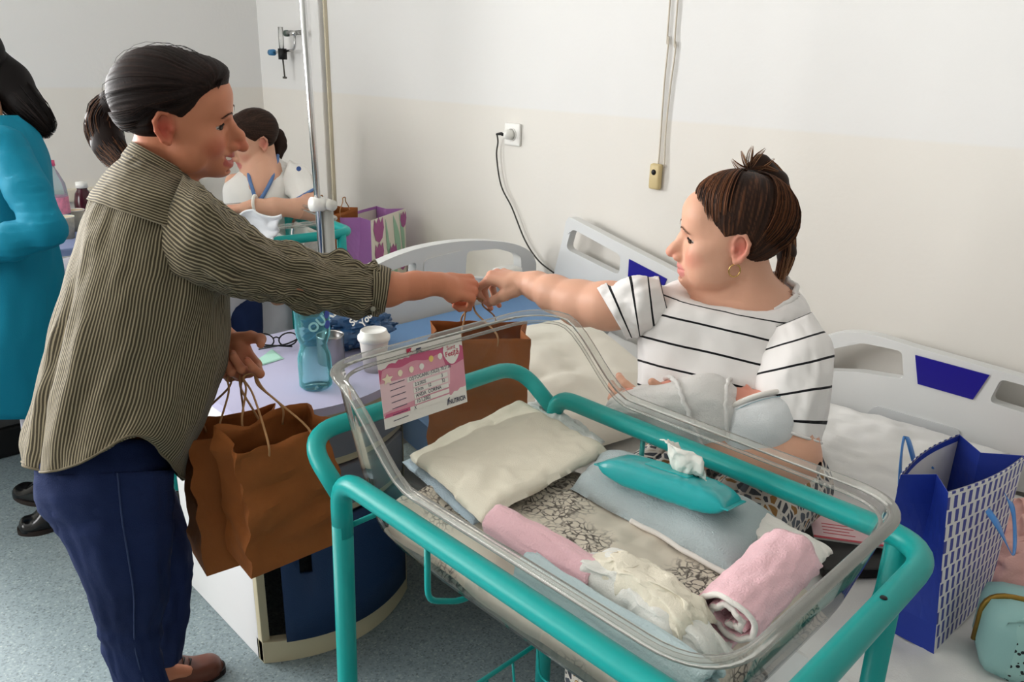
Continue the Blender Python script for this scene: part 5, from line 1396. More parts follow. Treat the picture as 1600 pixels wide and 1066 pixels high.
# ---- shirt
SH_A, SH_B = (66, 59, 45), (150, 139, 114)
SHM = stripe_mat('olive_stripe', SH_A, SH_B, .0054, .42, 'su', .012); SHY = stripe_mat('olive_stripe_yoke', SH_A, SH_B, .0054, .42, 'sv', .012)
shirt = thing('shirt', None, None, nb); shirt.parent = P1
def fold(th, t, L, seed=0, a=.010):
    c, s = cos(th), sin(th)
    return a*(.8*fbm((c*2.2+seed, s*2.2, t*3.2+c*.8), 3)+.5*fbm((c*5+seed, s*5, t*4+c*2.5), 2))
def pleat(th, t, L):
    w = fold(th, t, L, 3, .009)-.004
    # diagonal drag folds over the back and a centre-back box pleat
    d = ((th+pi*.94) % (2*pi))-pi
    back = exp(-((th-pi*1.18)/.10)**2)*min(1, max(0, (t-.30)*4))
    return w-.020*back+.008*exp(-((th-pi*1.30)/.16)**2)*min(1, max(0, (t-.30)*3)) + .005*sin(9*(t*1.1+cos(th)*.25+sin(th)*.2))*max(0, min(1, (t-.35)*4))
R_ = [pxr((186, 252), (318, 305), 1.525, .120), pxr((150, 290), (352, 352), 1.53, .165), pxr((122, 345), (362, 425), 1.535, .178), pxr((100, 415), (361, 475), 1.53, .180), pxr((80, 495), (354, 530), 1.525, .182), pxr((60, 562), (344, 585), 1.52, .188), pxr((43, 625), (328, 645), 1.515, .195), pxr((32, 684), (308, 700), 1.51, .200), pxr((34, 722), (292, 735), 1.51, .202)]
body = loft('shirt_body', R_, SHM, shirt, 8, 120, pleat, 2.15)
# curved shirt-tail hem: lift the lower edge at the sides
me = body.data; n_ = 121; rows_ = len(me.vertices)//n_
for i, v in enumerate(me.vertices):
    k = i % n_; r_ = i//n_; th = pi/2+2*pi*k/120; t = r_/(rows_-1)
    w = max(0, (t-.72)/.28)**1.5
    lift = .060*exp(-((th-5.05)/.42)**2)+.060*exp(-((th-1.2-2*pi*(th > 5))/.42)**2)
    v.co.z += w*(lift-.024*exp(-((th-2*pi)/.45)**2)-.020*exp(-((th-3.9)/.5)**2))
hem = [(body.matrix_world @ me.vertices[(rows_-1)*n_+k].co)+V(0, 0, .002) for k in range(0, 120)]
MB().tube(hem, .0022, 6, closed=True).build('hem', mat('olive_hem', (112, 102, 82), .8), shirt, True)
R_ = [pxr((206, 230), (296, 281), 1.525, .068), pxr((190, 247), (313, 300), 1.525, .108), pxr((163, 275), (345, 338), 1.53, .160), pxr((138, 312), (356, 385), 1.533, .1765)]
loft('yoke', R_, SHY, shirt, 8, 120, lambda th, t, L: .0035+fold(th, t, L, 9, .004), 2.1)
R_ = [pxr((209, 222), (292, 268), 1.515, .064), pxr((203, 234), (300, 284), 1.522, .074), pxr((197, 246), (307, 294), 1.525, .084)]
loft('collar', R_, SHY, shirt, 6, 90, lambda th, t, L: .004+.010*sin(pi*t)*0+.006*t, 2.0, thick=.004)
def sleeve_wr(th, t, L): return .011*(fbm((cos(th)*1.8, sin(th)*1.8, t*7), 3)+.5*fbm((cos(th)*3+4, sin(th)*3, t*15+cos(th)*2), 2))*(.35+.65*min(1, t*3))+.006*sin(t*34+2.2*sin(th)+1.3*cos(th))*max(0, min(1, (t-.35)*3))
R_ = [pxr((232, 398), (286, 274), 1.45, .075), pxr((278, 438), (318, 292), 1.425, .080), pxr((338, 456), (352, 322), 1.44, .074), pxr((398, 469), (402, 360), 1.495, .064), pxr((450, 481), (455, 383), 1.555, .058), pxr((505, 490), (520, 397), 1.61, .055), pxr((563, 493), (573, 409), 1.652, .053), pxr((592, 490), (594, 418), 1.675, .047)]
loft('sleeve', R_, SHM, shirt, 8, 96, sleeve_wr, 2.0, seam=0.0)
cuff = loft('cuff', [pxr((582, 494), (584, 413), 1.668, .050), pxr((592, 491), (598, 416), 1.675, .051), pxr((602, 486), (612, 422), 1.682, .049)], SHY, shirt, 5, 80, lambda th, t, L: .002+.002*sin(3*th), 2.0, thick=.005)
MB().lathe([(0, .002), (.0045, .002), (.0055, .0008), (.0055, 0)], 14, frame(at(583, 483, 1.622), Vector(RI), -Vector(FW))).build('button', mat('shirt_button', (150, 145, 130), .35), cuff, True)
R_ = [(sL, V(.0, .03, .015), V(.03, .0, .01)), (at(210, 370, 1.72), V(.0, .05, .04), V(.055, 0, 0)), (at(245, 440, 1.76), V(0, .045, .045), V(.05, 0, 0)), (at(290, 505, 1.73), V(0, .03, .045), V(.045, 0, 0)), (at(322, 522, 1.685), V(.0, .02, .04), V(.04, 0, 0))]
loft('sleeve', R_, SHM, shirt, 6, 60, lambda th, t, L: fold(th, t, L, 5, .008), 2.0)

# ---- jeans
def denim():
    m = mat('denim', (30, 43, 82), .85, .2, var=.20, vscale=5, bump=.5, bscale=600); return m
DEN = denim(); STC = mat('denim_stitch', (52, 66, 104), .8)
jeans = thing('jeans', None, None, V(1.53, -.4, .85)); jeans.parent = P1
def jw(seed): return lambda th, t, L: .006*fbm((cos(th)*2+seed, sin(th)*2, t*5), 3)+.0035*sin(60*t+3*sin(th))*exp(-((t-.58)/.07)**2)+.003*sin(80*t+2*cos(th))*exp(-((t-.12)/.06)**2)
R_ = [pxr((62, 680), (272, 690), 1.510, .135), pxr((50, 735), (270, 738), 1.512, .160), pxr((58, 790), (270, 790), 1.52, .166), pxr((100, 850), (262, 850), 1.54, .120), pxr((130, 890), (240, 890), 1.55, .070)]
loft('seat', R_, DEN, jeans, 6, 80, jw(4), 2.2)
R_ = [pxr((66, 745), (268, 735), 1.455, .098), pxr((84, 810), (268, 810), 1.475, .098), pxr((108, 870), (268, 870), 1.50, .092), pxr((135, 930), (264, 930), 1.53, .082), pxr((153, 975), (252, 972), 1.555, .070), pxr((158, 1015), (252, 1015), 1.59, .066), pxr((176, 1066), (262, 1066), 1.63, .062), pxr((205, 1120), (276, 1118), 1.67, .055), pxr((228, 1172), (285, 1168), 1.71, .048)]
leg1 = loft('trouser_leg', R_, DEN, jeans, 8, 72, jw(7), 2.1)
sm = [R_[i][0]+R_[i][1]*.12-R_[i][2]*1.005 for i in range(len(R_))]
MB().tube(catmull([tuple(p) for p in sm], 6), .0016, 5).build('side_seam', STC, leg1, True)
R_ = [(hipL+V(0, 0, -.02), V(-.02, -.095, 0), V(.085, 0, 0)), (hipL.lerp(knL, .5), V(-.02, -.080, 0), V(.075, 0, 0)), (knL, V(-.02, -.064, 0), V(.060, 0, 0)), (knL.lerp(anL, .5), V(-.02, -.060, .0), V(.058, 0, 0)), (anL+V(0, 0, .02), V(-.02, -.048, 0), V(.045, 0, 0))]
loft('trouser_leg', R_, DEN, jeans, 8, 60, jw(9), 2.1)
pk_ = [(112, 752), (112, 800), (118, 806), (113, 752)]
pp = [at(98, 748, 1.36), at(101, 790, 1.385), at(104, 800, 1.39), at(111, 798, 1.385), at(112, 750, 1.36)]
# ---- shoes: brown leather lace-ups
LEA = mat('brown_leather', (96, 50, 34), .38, .5, var=.15, vscale=12); SOLE = mat('shoe_sole', (34, 24, 20), .6)
def shoe(name, heel, toe, parent, m, label=None, w=.043, hgt=.075, laces=True):
    heel, toe = Vector(heel), Vector(toe); ax = (toe-heel); L = ax.length; M = basis(heel, ax, V(0, 0, 1).cross(ax)); vs, fs = [], []
    n, k_ = 26, 20
    for i in range(n):
        t = i/(n-1); ww = w*(.72+.34*sin(pi*min(1, .15+t*.75))**1.2)*sqrt(max(0, 1-max(0, (t-.82)/.18)**2))*sqrt(max(.05, 1-max(0, (.08-t)/.08)**2))
        hh = hgt*(1 if t < .30 else 1-.52*sst(.30, .72, t))*sqrt(max(0.02, 1-max(0, (t-.80)/.20)**2.5))
        for k in range(k_):
            a = 2*pi*k/k_; c, s = cos(a), sin(a)
            vs.append(M @ Vector((t*L, ww*abs(c)**.8*(1 if c > 0 else -1), .014+max(0, s)**.9*hh-(.004 if s < 0 else 0))))
    for i in range(n-1):
        for k in range(k_): fs.append([i*k_+k, i*k_+(k+1) % k_, (i+1)*k_+(k+1) % k_, (i+1)*k_+k])
    fs.append(list(range(k_))[::-1]); fs.append([(n-1)*k_+k for k in range(k_)])
    up = MB().add(vs, fs).build(name, m, parent, True)
    sv = []; 
    for z in (0.0, .016):
        for k in range(36):
            a = 2*pi*k/36; t = .5+.5*cos(a); ww = (w+.004)*(.72+.34*sin(pi*min(1, .15+t*.75))**1.2)
            sv.append(M @ Vector((t*(L+.008)-.004, ww*sin(a)*(abs(sin(a))**-.35 if abs(sin(a)) > .01 else 0), z)))
    sf = [list(range(36))[::-1], [36+k for k in range(36)]]+[[k, (k+1) % 36, 36+(k+1) % 36, 36+k] for k in range(36)]
    MB().add(sv, sf).build('sole', SOLE, up)
    if laces:
        for q in range(4):
            t = .40+.07*q; hh = .014+hgt*(1-.52*sst(.30, .72, t))+.001
            MB().tube([M @ Vector((t*L, -.018, hh-.006)), M @ Vector((t*L+.006, 0, hh+.002)), M @ Vector((t*L, .018, hh-.006))], .0022, 6).build('lace', SOLE, up, True)
    return up
shoe('shoe', (1.745, -.455, 0), on(342, 1046, 2, .0)+V(-.01, -.01, 0), P1, LEA)
shoe('shoe', (anR.x+.03, anR.y+.06, 0), (anR.x-.06, anR.y-.20, 0), P1, LEA)

# ================================================================== brown bags
def bag_at(base_px, d, wdir, ddir, w, dd, h):
    up = V(0, 0, 1); ex_ = Vector(wdir).normalized(); M = basis(at(*base_px, d), ex_, ddir); return M
def hang_bag(name, top_c, ex_, upv, w, d, h, tips, label, seed, crumple=.007, gus=.3, m=None, hspan=.08):
    ex_ = Vector(ex_).normalized(); upv = Vector(upv).normalized(); ey_ = upv.cross(ex_).normalized(); ex_ = ey_.cross(upv)
    M = Matrix((ex_, ey_, upv)).transposed().to_4x4(); M.translation = Vector(top_c)-upv*h
    return paper_bag(name, M, w, d, h, m or KRAFT, KRAFTD, label, seed, crumple, gus, handles=tuple((s, t) for s, t in zip((-1, 1), tips)), hspan=hspan)
h2 = H2 @ Vector((.108, -.002, -.020)); 
b1x = (at(505, 655, 1.50)-at(345, 700, 1.50)); 
hang_bag('paper_bag', at(430, 668, 1.505), Vector(RI)*.74+V(FW[0], FW[1], 0)*.68, V(-.05, .02, 1), .190, .115, .270, [h2+Vector(RI)*.015-Vector(FW)*.012, h2+Vector(RI)*.010], 'brown paper bag with crumpled front hanging from the hand, nearer the teal frame', 4, .015, .35)
hang_bag('paper_bag', at(362, 660, 1.610), Vector(RI)*.80+V(FW[0], FW[1], 0)*.60, V(.06, .0, 1), .200, .11, .290, [h2-Vector(RI)*.020, h2-Vector(RI)*.014+Vector(FW)*.014], 'brown paper bag hanging behind the crumpled one, against the jeans', 9, .012, .35)
# the bag being handed over
hh = H1 @ Vector((.095, .0, -.035))
t3 = at(748, 512, 1.86)
M3x = at(822, 500, 1.86)-at(664, 524, 1.86)
hang_bag('paper_bag', t3+V(0, 0, -.005), M3x, V(0, 0, 1), .235, .13, .30, [hh+V(0, 0, -.01), hh+Vector(RI)*.022+Vector(FW)*.012], 'brown paper bag held between the two women behind the bassinet head wall', 14, .007, .30)
# ================================================================== mother with the newborn
SK2 = (220, 168, 142); RD2 = (212, 120, 104)
HM2 = hmat(at(1139, 367.9, 1.582), 36.3, 2.2, -5.3); HI2 = HM2.inverted()
nb2 = at(1172, 462, 1.62)
head2 = body_head(HM2, nb2, [(at(1168, 520, 1.63), .080), (at(1150, 502, 1.625), .066), (at(1205, 492, 1.63), .062), (at(1112, 486, 1.635), .052)], SK2, (206, 126, 122), RD2, smile=.35, mouth_open=0.0, nose=1.05, hook=-.6, round_=1.0, eye_open=.0044)
# right arm held out to the bag
w3 = at(826, 443, 1.815); k3 = at(776, 432, 1.85)
H3 = frame(w3, (k3-w3), Vector(UP)*.86-Vector(FW)*.50)
arm3, tips3 = arm_hand([at(1000, 478, 1.60), at(950, 478, 1.64), at(905, 474, 1.70), at(865, 459, 1.755), at(838, 447, 1.80), w3], [.046, .0475, .0465, .0385, .0300, .0255], H3, 1,
    [(42, 70, 40), (62, 40, 20), (70, 34, 18), (74, 34, 18)], [(.020, .026, -.012), (.046, .042, -.024), (.070, .040, -.042), (.090, .026, -.060)], SK2, RD2)
# left arm round the baby
el, w4 = at(1238, 715, 1.43), at(1058, 672, 1.50); k4 = at(1002, 646, 1.50)
H4 = frame(w4, (k4-w4), -Vector(FW)*.9-Vector(UP)*.25)
arm4, tips4 = arm_hand([at(1240, 600, 1.47), at(1240, 660, 1.45), el, at(1180, 712, 1.445), at(1110, 694, 1.475), w4], [.042, .042, .046, .042, .034, .0265], H4, -1,
    [(35, 30, 20), (38, 30, 20), (40, 30, 20), (42, 30, 20)], [(.020, .026, -.008), (.044, .046, -.004), (.064, .058, .0), (.084, .064, .002)], SK2, RD2)
B = Sdf((.35, -1.85, .05), (1.2, -.9, 1.2), .009)
B.chain([(.78, -1.55, .66), (.79, -1.50, .85), tuple(at(1160, 560, 1.63))], [.12, .105, .10], .05)
B.chain([tuple(at(1020, 490, 1.64)), tuple(at(1230, 540, 1.58))], [.05, .05], .04); B.cap(tuple(nb2), tuple(at(1165, 530, 1.64)), .05, .09, .04)
for dx in (-.085, .085): B.chain([(.76+dx, -1.50, .63), (.72+dx, -1.14, .61), (.74+dx, -1.10, .10)], [.072, .052, .036], .03)
for dx in (-.085, .085): B.cap((.74+dx, -1.10, .07), (.73+dx, -.99, .04), .030, .022, .02)
P2 = link('person', np_mesh('person', *join_np([head2, arm3, arm4, skin_part(B, SK2)])), SKIN)
tag(P2, 'seated woman in a white T-shirt with black stripes cradling a newborn', 'person')
eyes(P2, HM2, open_=.75, look=.8); brows(P2, HM2, (104, 74, 60), -.002, .0024, seed=4)
BR, BR2, BR3 = srgb((46, 30, 23)), srgb((120, 76, 50)), srgb((176, 132, 98))
tie2w = at(1168, 272, 1.60); tie2 = HI2 @ tie2w; tie2 = Vector((tie2.x, tie2.y*.6, tie2.z))
hair2 = hair_cap(HM2, P2, tie2, BR, .010, -.046, hi=(BR2, .9), seed=4, rad=(.106, .083, .093), bump=False)
rn = random.Random(8); starts = []
for k in range(1400):
    s = rn.choice((-1, 1)); t = rn.random()
    if rn.random() < .55: y = s*.076*t; x = .088-.070*t**1.5; z = .092-.058*t**1.4
    else: x = -.048-.048*t; y = s*(.078-.07*t**2); z = .006-.060*t
    starts.append((x+(rn.random()-.5)*.022, y, max(z+(rn.random()-.5)*.022, .046) if x > 0 else z+(rn.random()-.5)*.022))
pths = cap_paths(HM2, (-.018, 0, .033), (.1075, .0845, .0935), tie2, starts, rn, 12, .003)
c0s = [jit(BR2 if rn.random() < .4 else BR, rn, .4) for _ in pths]; c1s = [jit(BR2 if rn.random() < .4 else BR, rn, .4) for _ in pths]
strands('hair_strand', pths, .0007, (c0s, c1s), hair2, 11)
def tail(guide, n, w0, w1, parent, name, cols, r=.0010, seed=1, taper=.5):
    rn_ = random.Random(seed); G = [Vector(g) for g in catmull([tuple(g) for g in guide], 5)]; m = len(G); paths, a_, b_ = [], [], []
    for k in range(n):
        a = rn_.random()*2*pi; q = sqrt(rn_.random()); P = []; wl = 1+.25*(rn_.random()-.5)
        for i, g in enumerate(G):
            t = i/(m-1); tg = (G[min(i+1, m-1)]-G[max(i-1, 0)]).normalized(); n1 = Vector(FW).cross(tg).normalized(); w = (w0+(w1-w0)*min(1, t*2))*(1-taper*max(0, t-.55)/.45)
            P.append(g+n1*(cos(a)*q*w)+Vector(FW)*(sin(a)*q*w))
        paths.append(P[:max(6, int(m*wl))]); a_.append(jit(rn_.choice(cols[0]), rn_, .4)); b_.append(jit(rn_.choice(cols[1]), rn_, .4))
    return strands(name, paths, r, (a_, b_), parent, seed)
g2 = [tie2w, at(1188, 258, 1.62), at(1212, 285, 1.645), at(1222, 340, 1.655), at(1229, 395, 1.65), at(1220, 432, 1.635)]
S = Sdf([min(g[i] for g in g2)-.06 for i in range(3)], [max(g[i] for g in g2)+.06 for i in range(3)], .004)
S.chain([tuple(g) for g in g2], [.012, .020, .024, .022, .018, .008], .01); v, f = S.mesh()
link('ponytail', np_mesh('ponytail', v, f, np.tile(np.array(BR), (len(v), 1))), HAIR, hair2)
tail(g2, 360, .012, .026, hair2, 'ponytail_strand', ((BR, BR2), (BR2, BR3, BR)), .0011, 21)
tail(g2[:2]+[at(1218, 300, 1.64), at(1232, 380, 1.64), at(1225, 425, 1.62), at(1222, 452, 1.60), at(1248, 462, 1.58)], 26, .010, .012, hair2, 'loose_strand', ((BR2,), (BR3, BR2)), .0008, 22, .2)
for k, e in enumerate(((1143, 249), (1158, 236), (1176, 228), (1196, 232), (1210, 248), (1216, 268))):
    tail([tie2w+V(0, 0, .008), at((1168+e[0])/2, min(262, e[1]+14), 1.60), at(e[0], e[1], 1.60)], 16, .007, .007, hair2, 'tuft', ((BR,), (BR2, BR3)), .0008, 30+k, .7)
MB().tube([tie2w+Vector(RI)*(.013*cos(a))+Vector(FW)*(.013*sin(a)) for a in [2*pi*k/16 for k in range(16)]], .0048, 8, closed=True).build('hair_tie', BLACK, P2, True)
ec = HM2 @ Vector((-.008, .0765, -.047))
MB().tube([ec+(HM2.to_3x3() @ Vector((.0115*cos(a)*.95, .002*cos(a), .0125*sin(a)))) for a in [2*pi*k/28 for k in range(28)]], .0014, 8, closed=True).build('hoop_earring', mat('gold', (214, 176, 110), .25, .5, 1.0), P2, True)

# ---- striped T-shirt
TM = stripe_mat('tee_stripe', (238, 234, 232), (18, 18, 22), .052, .085, 'sv', .006, .85); TS = stripe_mat('tee_stripe_sleeve', (238, 234, 232), (18, 18, 22), .034, .12, 'sv', .004, .85)
tee = thing('t_shirt', None, None, at(1150, 560, 1.6)); tee.parent = P2
def tw(seed, a): return lambda th, t, L: a*(fbm((cos(th)*1.7+seed, sin(th)*1.7, t*2.6), 3)+.6*fbm((cos(th)*4+seed, sin(th)*4+t*3, t*5), 2))+.35*a*sin(11*t+4*cos(th)+2*sin(th))
R_ = [pxr((1100, 462), (1243, 452), 1.620, .072, tilt=.044), pxr((1062, 448), (1258, 468), 1.620, .094, tilt=.034), pxr((1028, 450), (1268, 498), 1.615, .112, tilt=.018), pxr((1008, 478), (1272, 540), 1.612, .122), pxr((1000, 525), (1270, 590), 1.61, .128), pxr((996, 570), (1262, 640), 1.605, .132), pxr((994, 620), (1258, 700), 1.60, .138), pxr((1002, 668), (1250, 748), 1.60, .142)]
tb_ = loft('tee_body', R_, TM, tee, 8, 110, tw(2, .007), 2.15)
nv = [tb_.data.vertices[k].co.copy() for k in range(110)]
MB().tube(nv, .0055, 8, closed=True).build('neckband', mat('tee_white', (236, 232, 229), .85), tee, True)
R_ = [pxr((1052, 520), (1030, 432), 1.615, .060), pxr((1008, 524), (1000, 430), 1.600, .066), pxr((992, 526), (962, 438), 1.615, .064), pxr((978, 528), (932, 449), 1.628, .062)]
sl = loft('sleeve', R_, TS, tee, 8, 80, tw(5, .005), 2.0, seam=0.0)
R_ = [pxr((1190, 520), (1268, 488), 1.545, .060), pxr((1180, 562), (1298, 530), 1.50, .072), pxr((1178, 605), (1304, 580), 1.475, .074), pxr((1188, 645), (1296, 635), 1.462, .070), pxr((1206, 666), (1282, 692), 1.455, .066)]
sl2 = loft('sleeve', R_, TM, tee, 8, 80, tw(9, .004), 2.0)
MB().tube([sl2.data.vertices[(len(sl2.data.vertices)//81-1)*81+k].co.copy() for k in range(80)], .003, 6, closed=True).build('sleeve_hem', MATS['tee_white'], sl2, True)
# hospital wrist band
wb_c = at(1067, 678, 1.495); ax_ = (at(1110, 694, 1.475)-w4).normalized(); o1 = ax_.orthogonal().normalized(); o2 = ax_.cross(o1)
vs, fs = grid(lambda u, v: wb_c+(o1*cos(2*pi*u)+o2*sin(2*pi*u))*.0325+ax_*((v-.5)*.016), 32, 3, True)
o = MB().add(vs, fs).build('wrist_band', mat('wrist_band_white', (236, 232, 222), .5), P2, True); o.modifiers.new('t', 'SOLIDIFY').thickness = .001
# patterned trousers
def pebble():
    m = mat('pebble_print', (220, 214, 204), .8); tc = nd(m, 'ShaderNodeTexCoord')
    v = nd(m, 'ShaderNodeTexVoronoi'); v.inputs['Scale'].default_value = 48; lk(m, tc.outputs['Object'], v.inputs['Vector'])
    v2 = nd(m, 'ShaderNodeTexVoronoi'); v2.inputs['Scale'].default_value = 48; v2.feature = 'DISTANCE_TO_EDGE'; lk(m, tc.outputs['Object'], v2.inputs['Vector'])
    c = ramp(m, v.outputs['Color'], [(0.0, (52, 56, 66)), (.45, (150, 106, 44)), (.6, (82, 88, 98)), (.85, (196, 186, 170))], 'CONSTANT')
    g = nd(m, 'ShaderNodeMath'); g.operation = 'GREATER_THAN'; g.inputs[1].default_value = .12; lk(m, v2.outputs['Distance'], g.inputs[0])
    mx = nd(m, 'ShaderNodeMix'); mx.data_type = 'RGBA'; lk(m, g.outputs[0], mx.inputs[0]); mx.inputs[6].default_value = (*srgb((216, 210, 200)), 1); lk(m, c, mx.inputs[7]); lk(m, mx.outputs[2], bsdf(m).inputs['Base Color']); return m
PEB = pebble(); tr2 = thing('trousers', None, None, V(.75, -1.4, .6)); tr2.parent = P2
loft('seat', [(V(.78, -1.55, .80), V(.13, 0, 0), V(0, .12, 0)), (V(.78, -1.54, .70), V(.15, 0, 0), V(0, .14, 0)), (V(.77, -1.53, .60), V(.16, 0, 0), V(0, .15, 0)), (V(.77, -1.53, .56), V(.15, 0, 0), V(0, .14, 0))], PEB, tr2, 6, 60, tw(1, .006))
for dx in (-.09, .09):
    loft('trouser_leg', [(V(.76+dx, -1.52, .66), V(.105, 0, 0), V(0, -.01, .095)), (V(.74+dx, -1.35, .66), V(.102, 0, 0), V(0, -.01, .095)), (V(.72+dx, -1.20, .65), V(.092, 0, 0), V(0, .03, .082)), (V(.72+dx, -1.12, .60), V(.074, 0, 0), V(0, .06, .042)), (V(.725+dx, -1.095, .48), V(.068, 0, 0), V(0, .066, .0)), (V(.735+dx, -1.095, .30), V(.062, 0, 0), V(0, .06, 0)), (V(.74+dx, -1.10, .12), V(.058, 0, 0), V(0, .056, 0))], PEB, tr2, 6, 48, tw(3, .005))

# ---- newborn in white swaddle and cotton bonnet
bh = at(1182, 656, 1.462); face = (Vector(UP)*.86-Vector(RI)*.12+Vector(FW)*.42).normalized(); crown = (Vector(RI)*.72-Vector(UP)*.25-Vector(FW)*.55); crown = (crown-face*crown.dot(face)).normalized()
side_ = crown.cross(face); BMx = Matrix((face, side_, crown)).transposed().to_4x4(); BMx.translation = bh; BMx = BMx @ Matrix.Scale(1.16, 4)
S = Sdf((-.09, -.075, -.16), (.09, .075, .09), .0022)
S.ell((-.006, 0, .004), (.052, .048, .056), .01); S.ell((.012, 0, -.022), (.040, .041, .036), .02); S.ell((.030, 0, -.034), (.018, .020, .014), .015)
S.chain([(.046, 0, -.002), (.054, 0, -.012)], [.005, .0068], .006); S.ell((.045, 0, -.028), (.007, .012, .006), .006)
for s in (-1, 1):
    S.ell((.036, s*.022, -.018), .017, .012); S.ell((.047, s*.017, .002), (.008, .010, .005), .005); S.ell((.051, s*.017, .000), (.006, .009, .0010), .001, 's')
S.cap((0, 0, -.03), (-.01, 0, -.10), .03, .045, .03)
bv, bf = S.mesh(); bcol = np.tile(np.array(srgb((226, 152, 132))), (len(bv), 1))
body_ = Sdf([min(bh[i], at(960, 640, 1.50)[i])-.12 for i in range(3)], [max(bh[i], at(960, 640, 1.50)[i])+.12 for i in range(3)], .005)
body_.chain([tuple(at(1130, 652, 1.48)), tuple(at(1060, 640, 1.49)), tuple(at(990, 634, 1.50))], [.045, .05, .035], .03)
bb = skin_part(body_, (226, 152, 132))
baby = link('baby', np_mesh('baby', *join_np([(xform(BMx, bv), bf, bcol), bb])), SKIN); tag(baby, 'sleeping newborn swaddled in white with a white cotton bonnet', 'baby')
COT = mat('white_bonnet', (226, 228, 230), .9, .1, bump=.35, bscale=420)
S = Sdf((-.09, -.085, -.085), (.09, .085, .09), .0024)
S.ell((-.008, 0, .008), (.058, .056, .062), 0.0); S.ell((-.014, 0, -.020), (.048, .053, .046), .02)
S.fn(lambda X, Y, Z: .016-(X-.10*Z), .004)
v, f = S.mesh(); nn = np.array([fbm((p[0]*30, p[1]*22, p[2]*30), 2) for p in v]); v = v+v/np.linalg.norm(v, axis=1)[:, None]*nn[:, None]*.0016
bon = link('bonnet', np_mesh('bonnet', xform(BMx, v), f), COT, baby)
MB().tube([BMx @ Vector((.018+.0*cos(a)+.006*sin(a), .055*cos(a), .004+.058*sin(a))) for a in [2*pi*k/40 for k in range(40)]], .0052, 8, closed=True, flat=1.0).build('bonnet_edge', WTRIM, bon, True)
MB().tube([BMx @ Vector((.009+.006*sin(a), .0575*cos(a), .004+.0605*sin(a))) for a in [2*pi*k/40 for k in range(40)]], .0008, 5, closed=True).build('edge_stitch', mat('pale_blue_thread', (150, 180, 190), .7), bon, True)
MB().tube([BMx @ Vector((.014-.0745*t_ if False else -.008+.0595*cos(a), .0575*.30, .008+.0605*sin(a))) for a in [pi*.52+pi*.95*k/30 for k in range(31)] for t_ in (0,)], .0014, 6).build('bonnet_seam', WTRIM, bon, True)
def sw(seed): return lambda th, t, L: .005*(fbm((cos(th)*2+seed, sin(th)*2, t*4), 3))+.003*sin(14*t+3*cos(th)+2*sin(th))
SWD = mat('swaddle_fleece', (226, 223, 220), .95, .1, bump=.4, bscale=350)
R_ = [pxr((1166, 640), (1166, 660), 1.475, .012), pxr((1156, 606), (1154, 690), 1.474, .042), pxr((1135, 594), (1135, 702), 1.472, .054), pxr((1100, 588), (1098, 700), 1.475, .062), pxr((1055, 591), (1050, 692), 1.485, .065), pxr((1015, 600), (1008, 678), 1.495, .060), pxr((980, 610), (975, 664), 1.505, .048), pxr((955, 622), (952, 652), 1.51, .026), pxr((946, 634), (945, 640), 1.512, .006)]
swd = loft('swaddle', R_, SWD, baby, 8, 72, sw(3), 2.1)
A_ = catmull([tuple(r[0])+tuple(r[1])+tuple(r[2]) for r in R_], 10)
def on_swd(i, th, off=.004):
    a = A_[i]; o_ = a[3:6]*cos(th)+a[6:9]*sin(th); return Vector(a[:3]+o_*(1+off/np.linalg.norm(o_)))
MB().tube([on_swd(int(44-14*k/24), pi*.95+pi*.95*k/24) for k in range(25)], .0045, 8).build('blanket_edge', SWD, swd, True)
MB().tube([on_swd(int(17+4*sin(pi*k/24)), pi*.95+pi*.95*k/24) for k in range(25)], .0040, 8).build('blanket_edge', SWD, swd, True)
# ================================================================== far end of the room
FB0, FB1, FBY0, FBY1, FZ = 3.02, 3.92, -2.08, -.20, .56
fbed = thing('far_bed', 'second hospital bed at the back wall with white bedding', 'bed', (3.5, -1.1, 0))
MB().box((FB0+.05, FBY0, .34), (FB1-.05, FBY1, .42), bev=.01).build('bed_frame', BEDGREY, fbed)
MB().box((FB0+.32, FBY0+.2, .10), (FB1-.2, FBY1-.2, .34), bev=.01).build('lift_column', mat('dark_grey_panel', (92, 92, 92), .6), fbed)
MB().box((FB0+.30, FBY0+.15, .0), (FB1-.15, FBY1-.15, .12), bev=.01).build('base', mat('black_base', (24, 24, 25), .5), fbed)
for y in (FBY0-.02, FBY1+.02):
    MB().box((FB0+.02, y-.02, .3), (FB1-.02, y+.02, .62 if y < -1 else .75), bev=.018).build('end_board', mat('cream_board', (214, 206, 168), .5), fbed)
o = MB(); vs, fs = slab([V(FB0, FBY0+.02, .42), V(FB1, FBY0+.02, .42), V(FB1, FBY1-.02, .42), V(FB0, FBY1-.02, .42)], .14, 3, 30, 60, .004, 1.5)
o = MB().add(vs, fs).build('mattress', mt_blue, None, True); tag(o, 'mattress of the far bed beneath the white duvet', 'mattress')
DUV = mat('lilac_white_duvet', (222, 220, 230), .9, .1, var=.02)
def duvet(u, v):
    y = -1.75+1.2*v; s = u*1.25; x = FB0+.8-s; z = FZ+.05
    if x < FB0-.03: z -= (FB0-.03-x); x = FB0-.05
    w = fbm((s*4, y*4, 2), 3)
    return Vector((x+.03*w*(1 if z < FZ else .2), y, z+.02*w*(1 if z > FZ-.02 else .1)))
vs, fs = grid(duvet, 60, 60); o = MB().add(vs, fs).build('duvet', DUV, None, True); sd = o.modifiers.new('t', 'SOLIDIFY'); sd.thickness = .02; tag(o, 'lilac white duvet hanging over the edge of the far bed', 'duvet')
pillow('pillow', (3.45, -1.55, .72), (.2, 1, 0), (-.75, .1, .65), .6, .45, .16, SHEET, 'white pillow propped up on the far bed behind the seated woman', 6, .014)
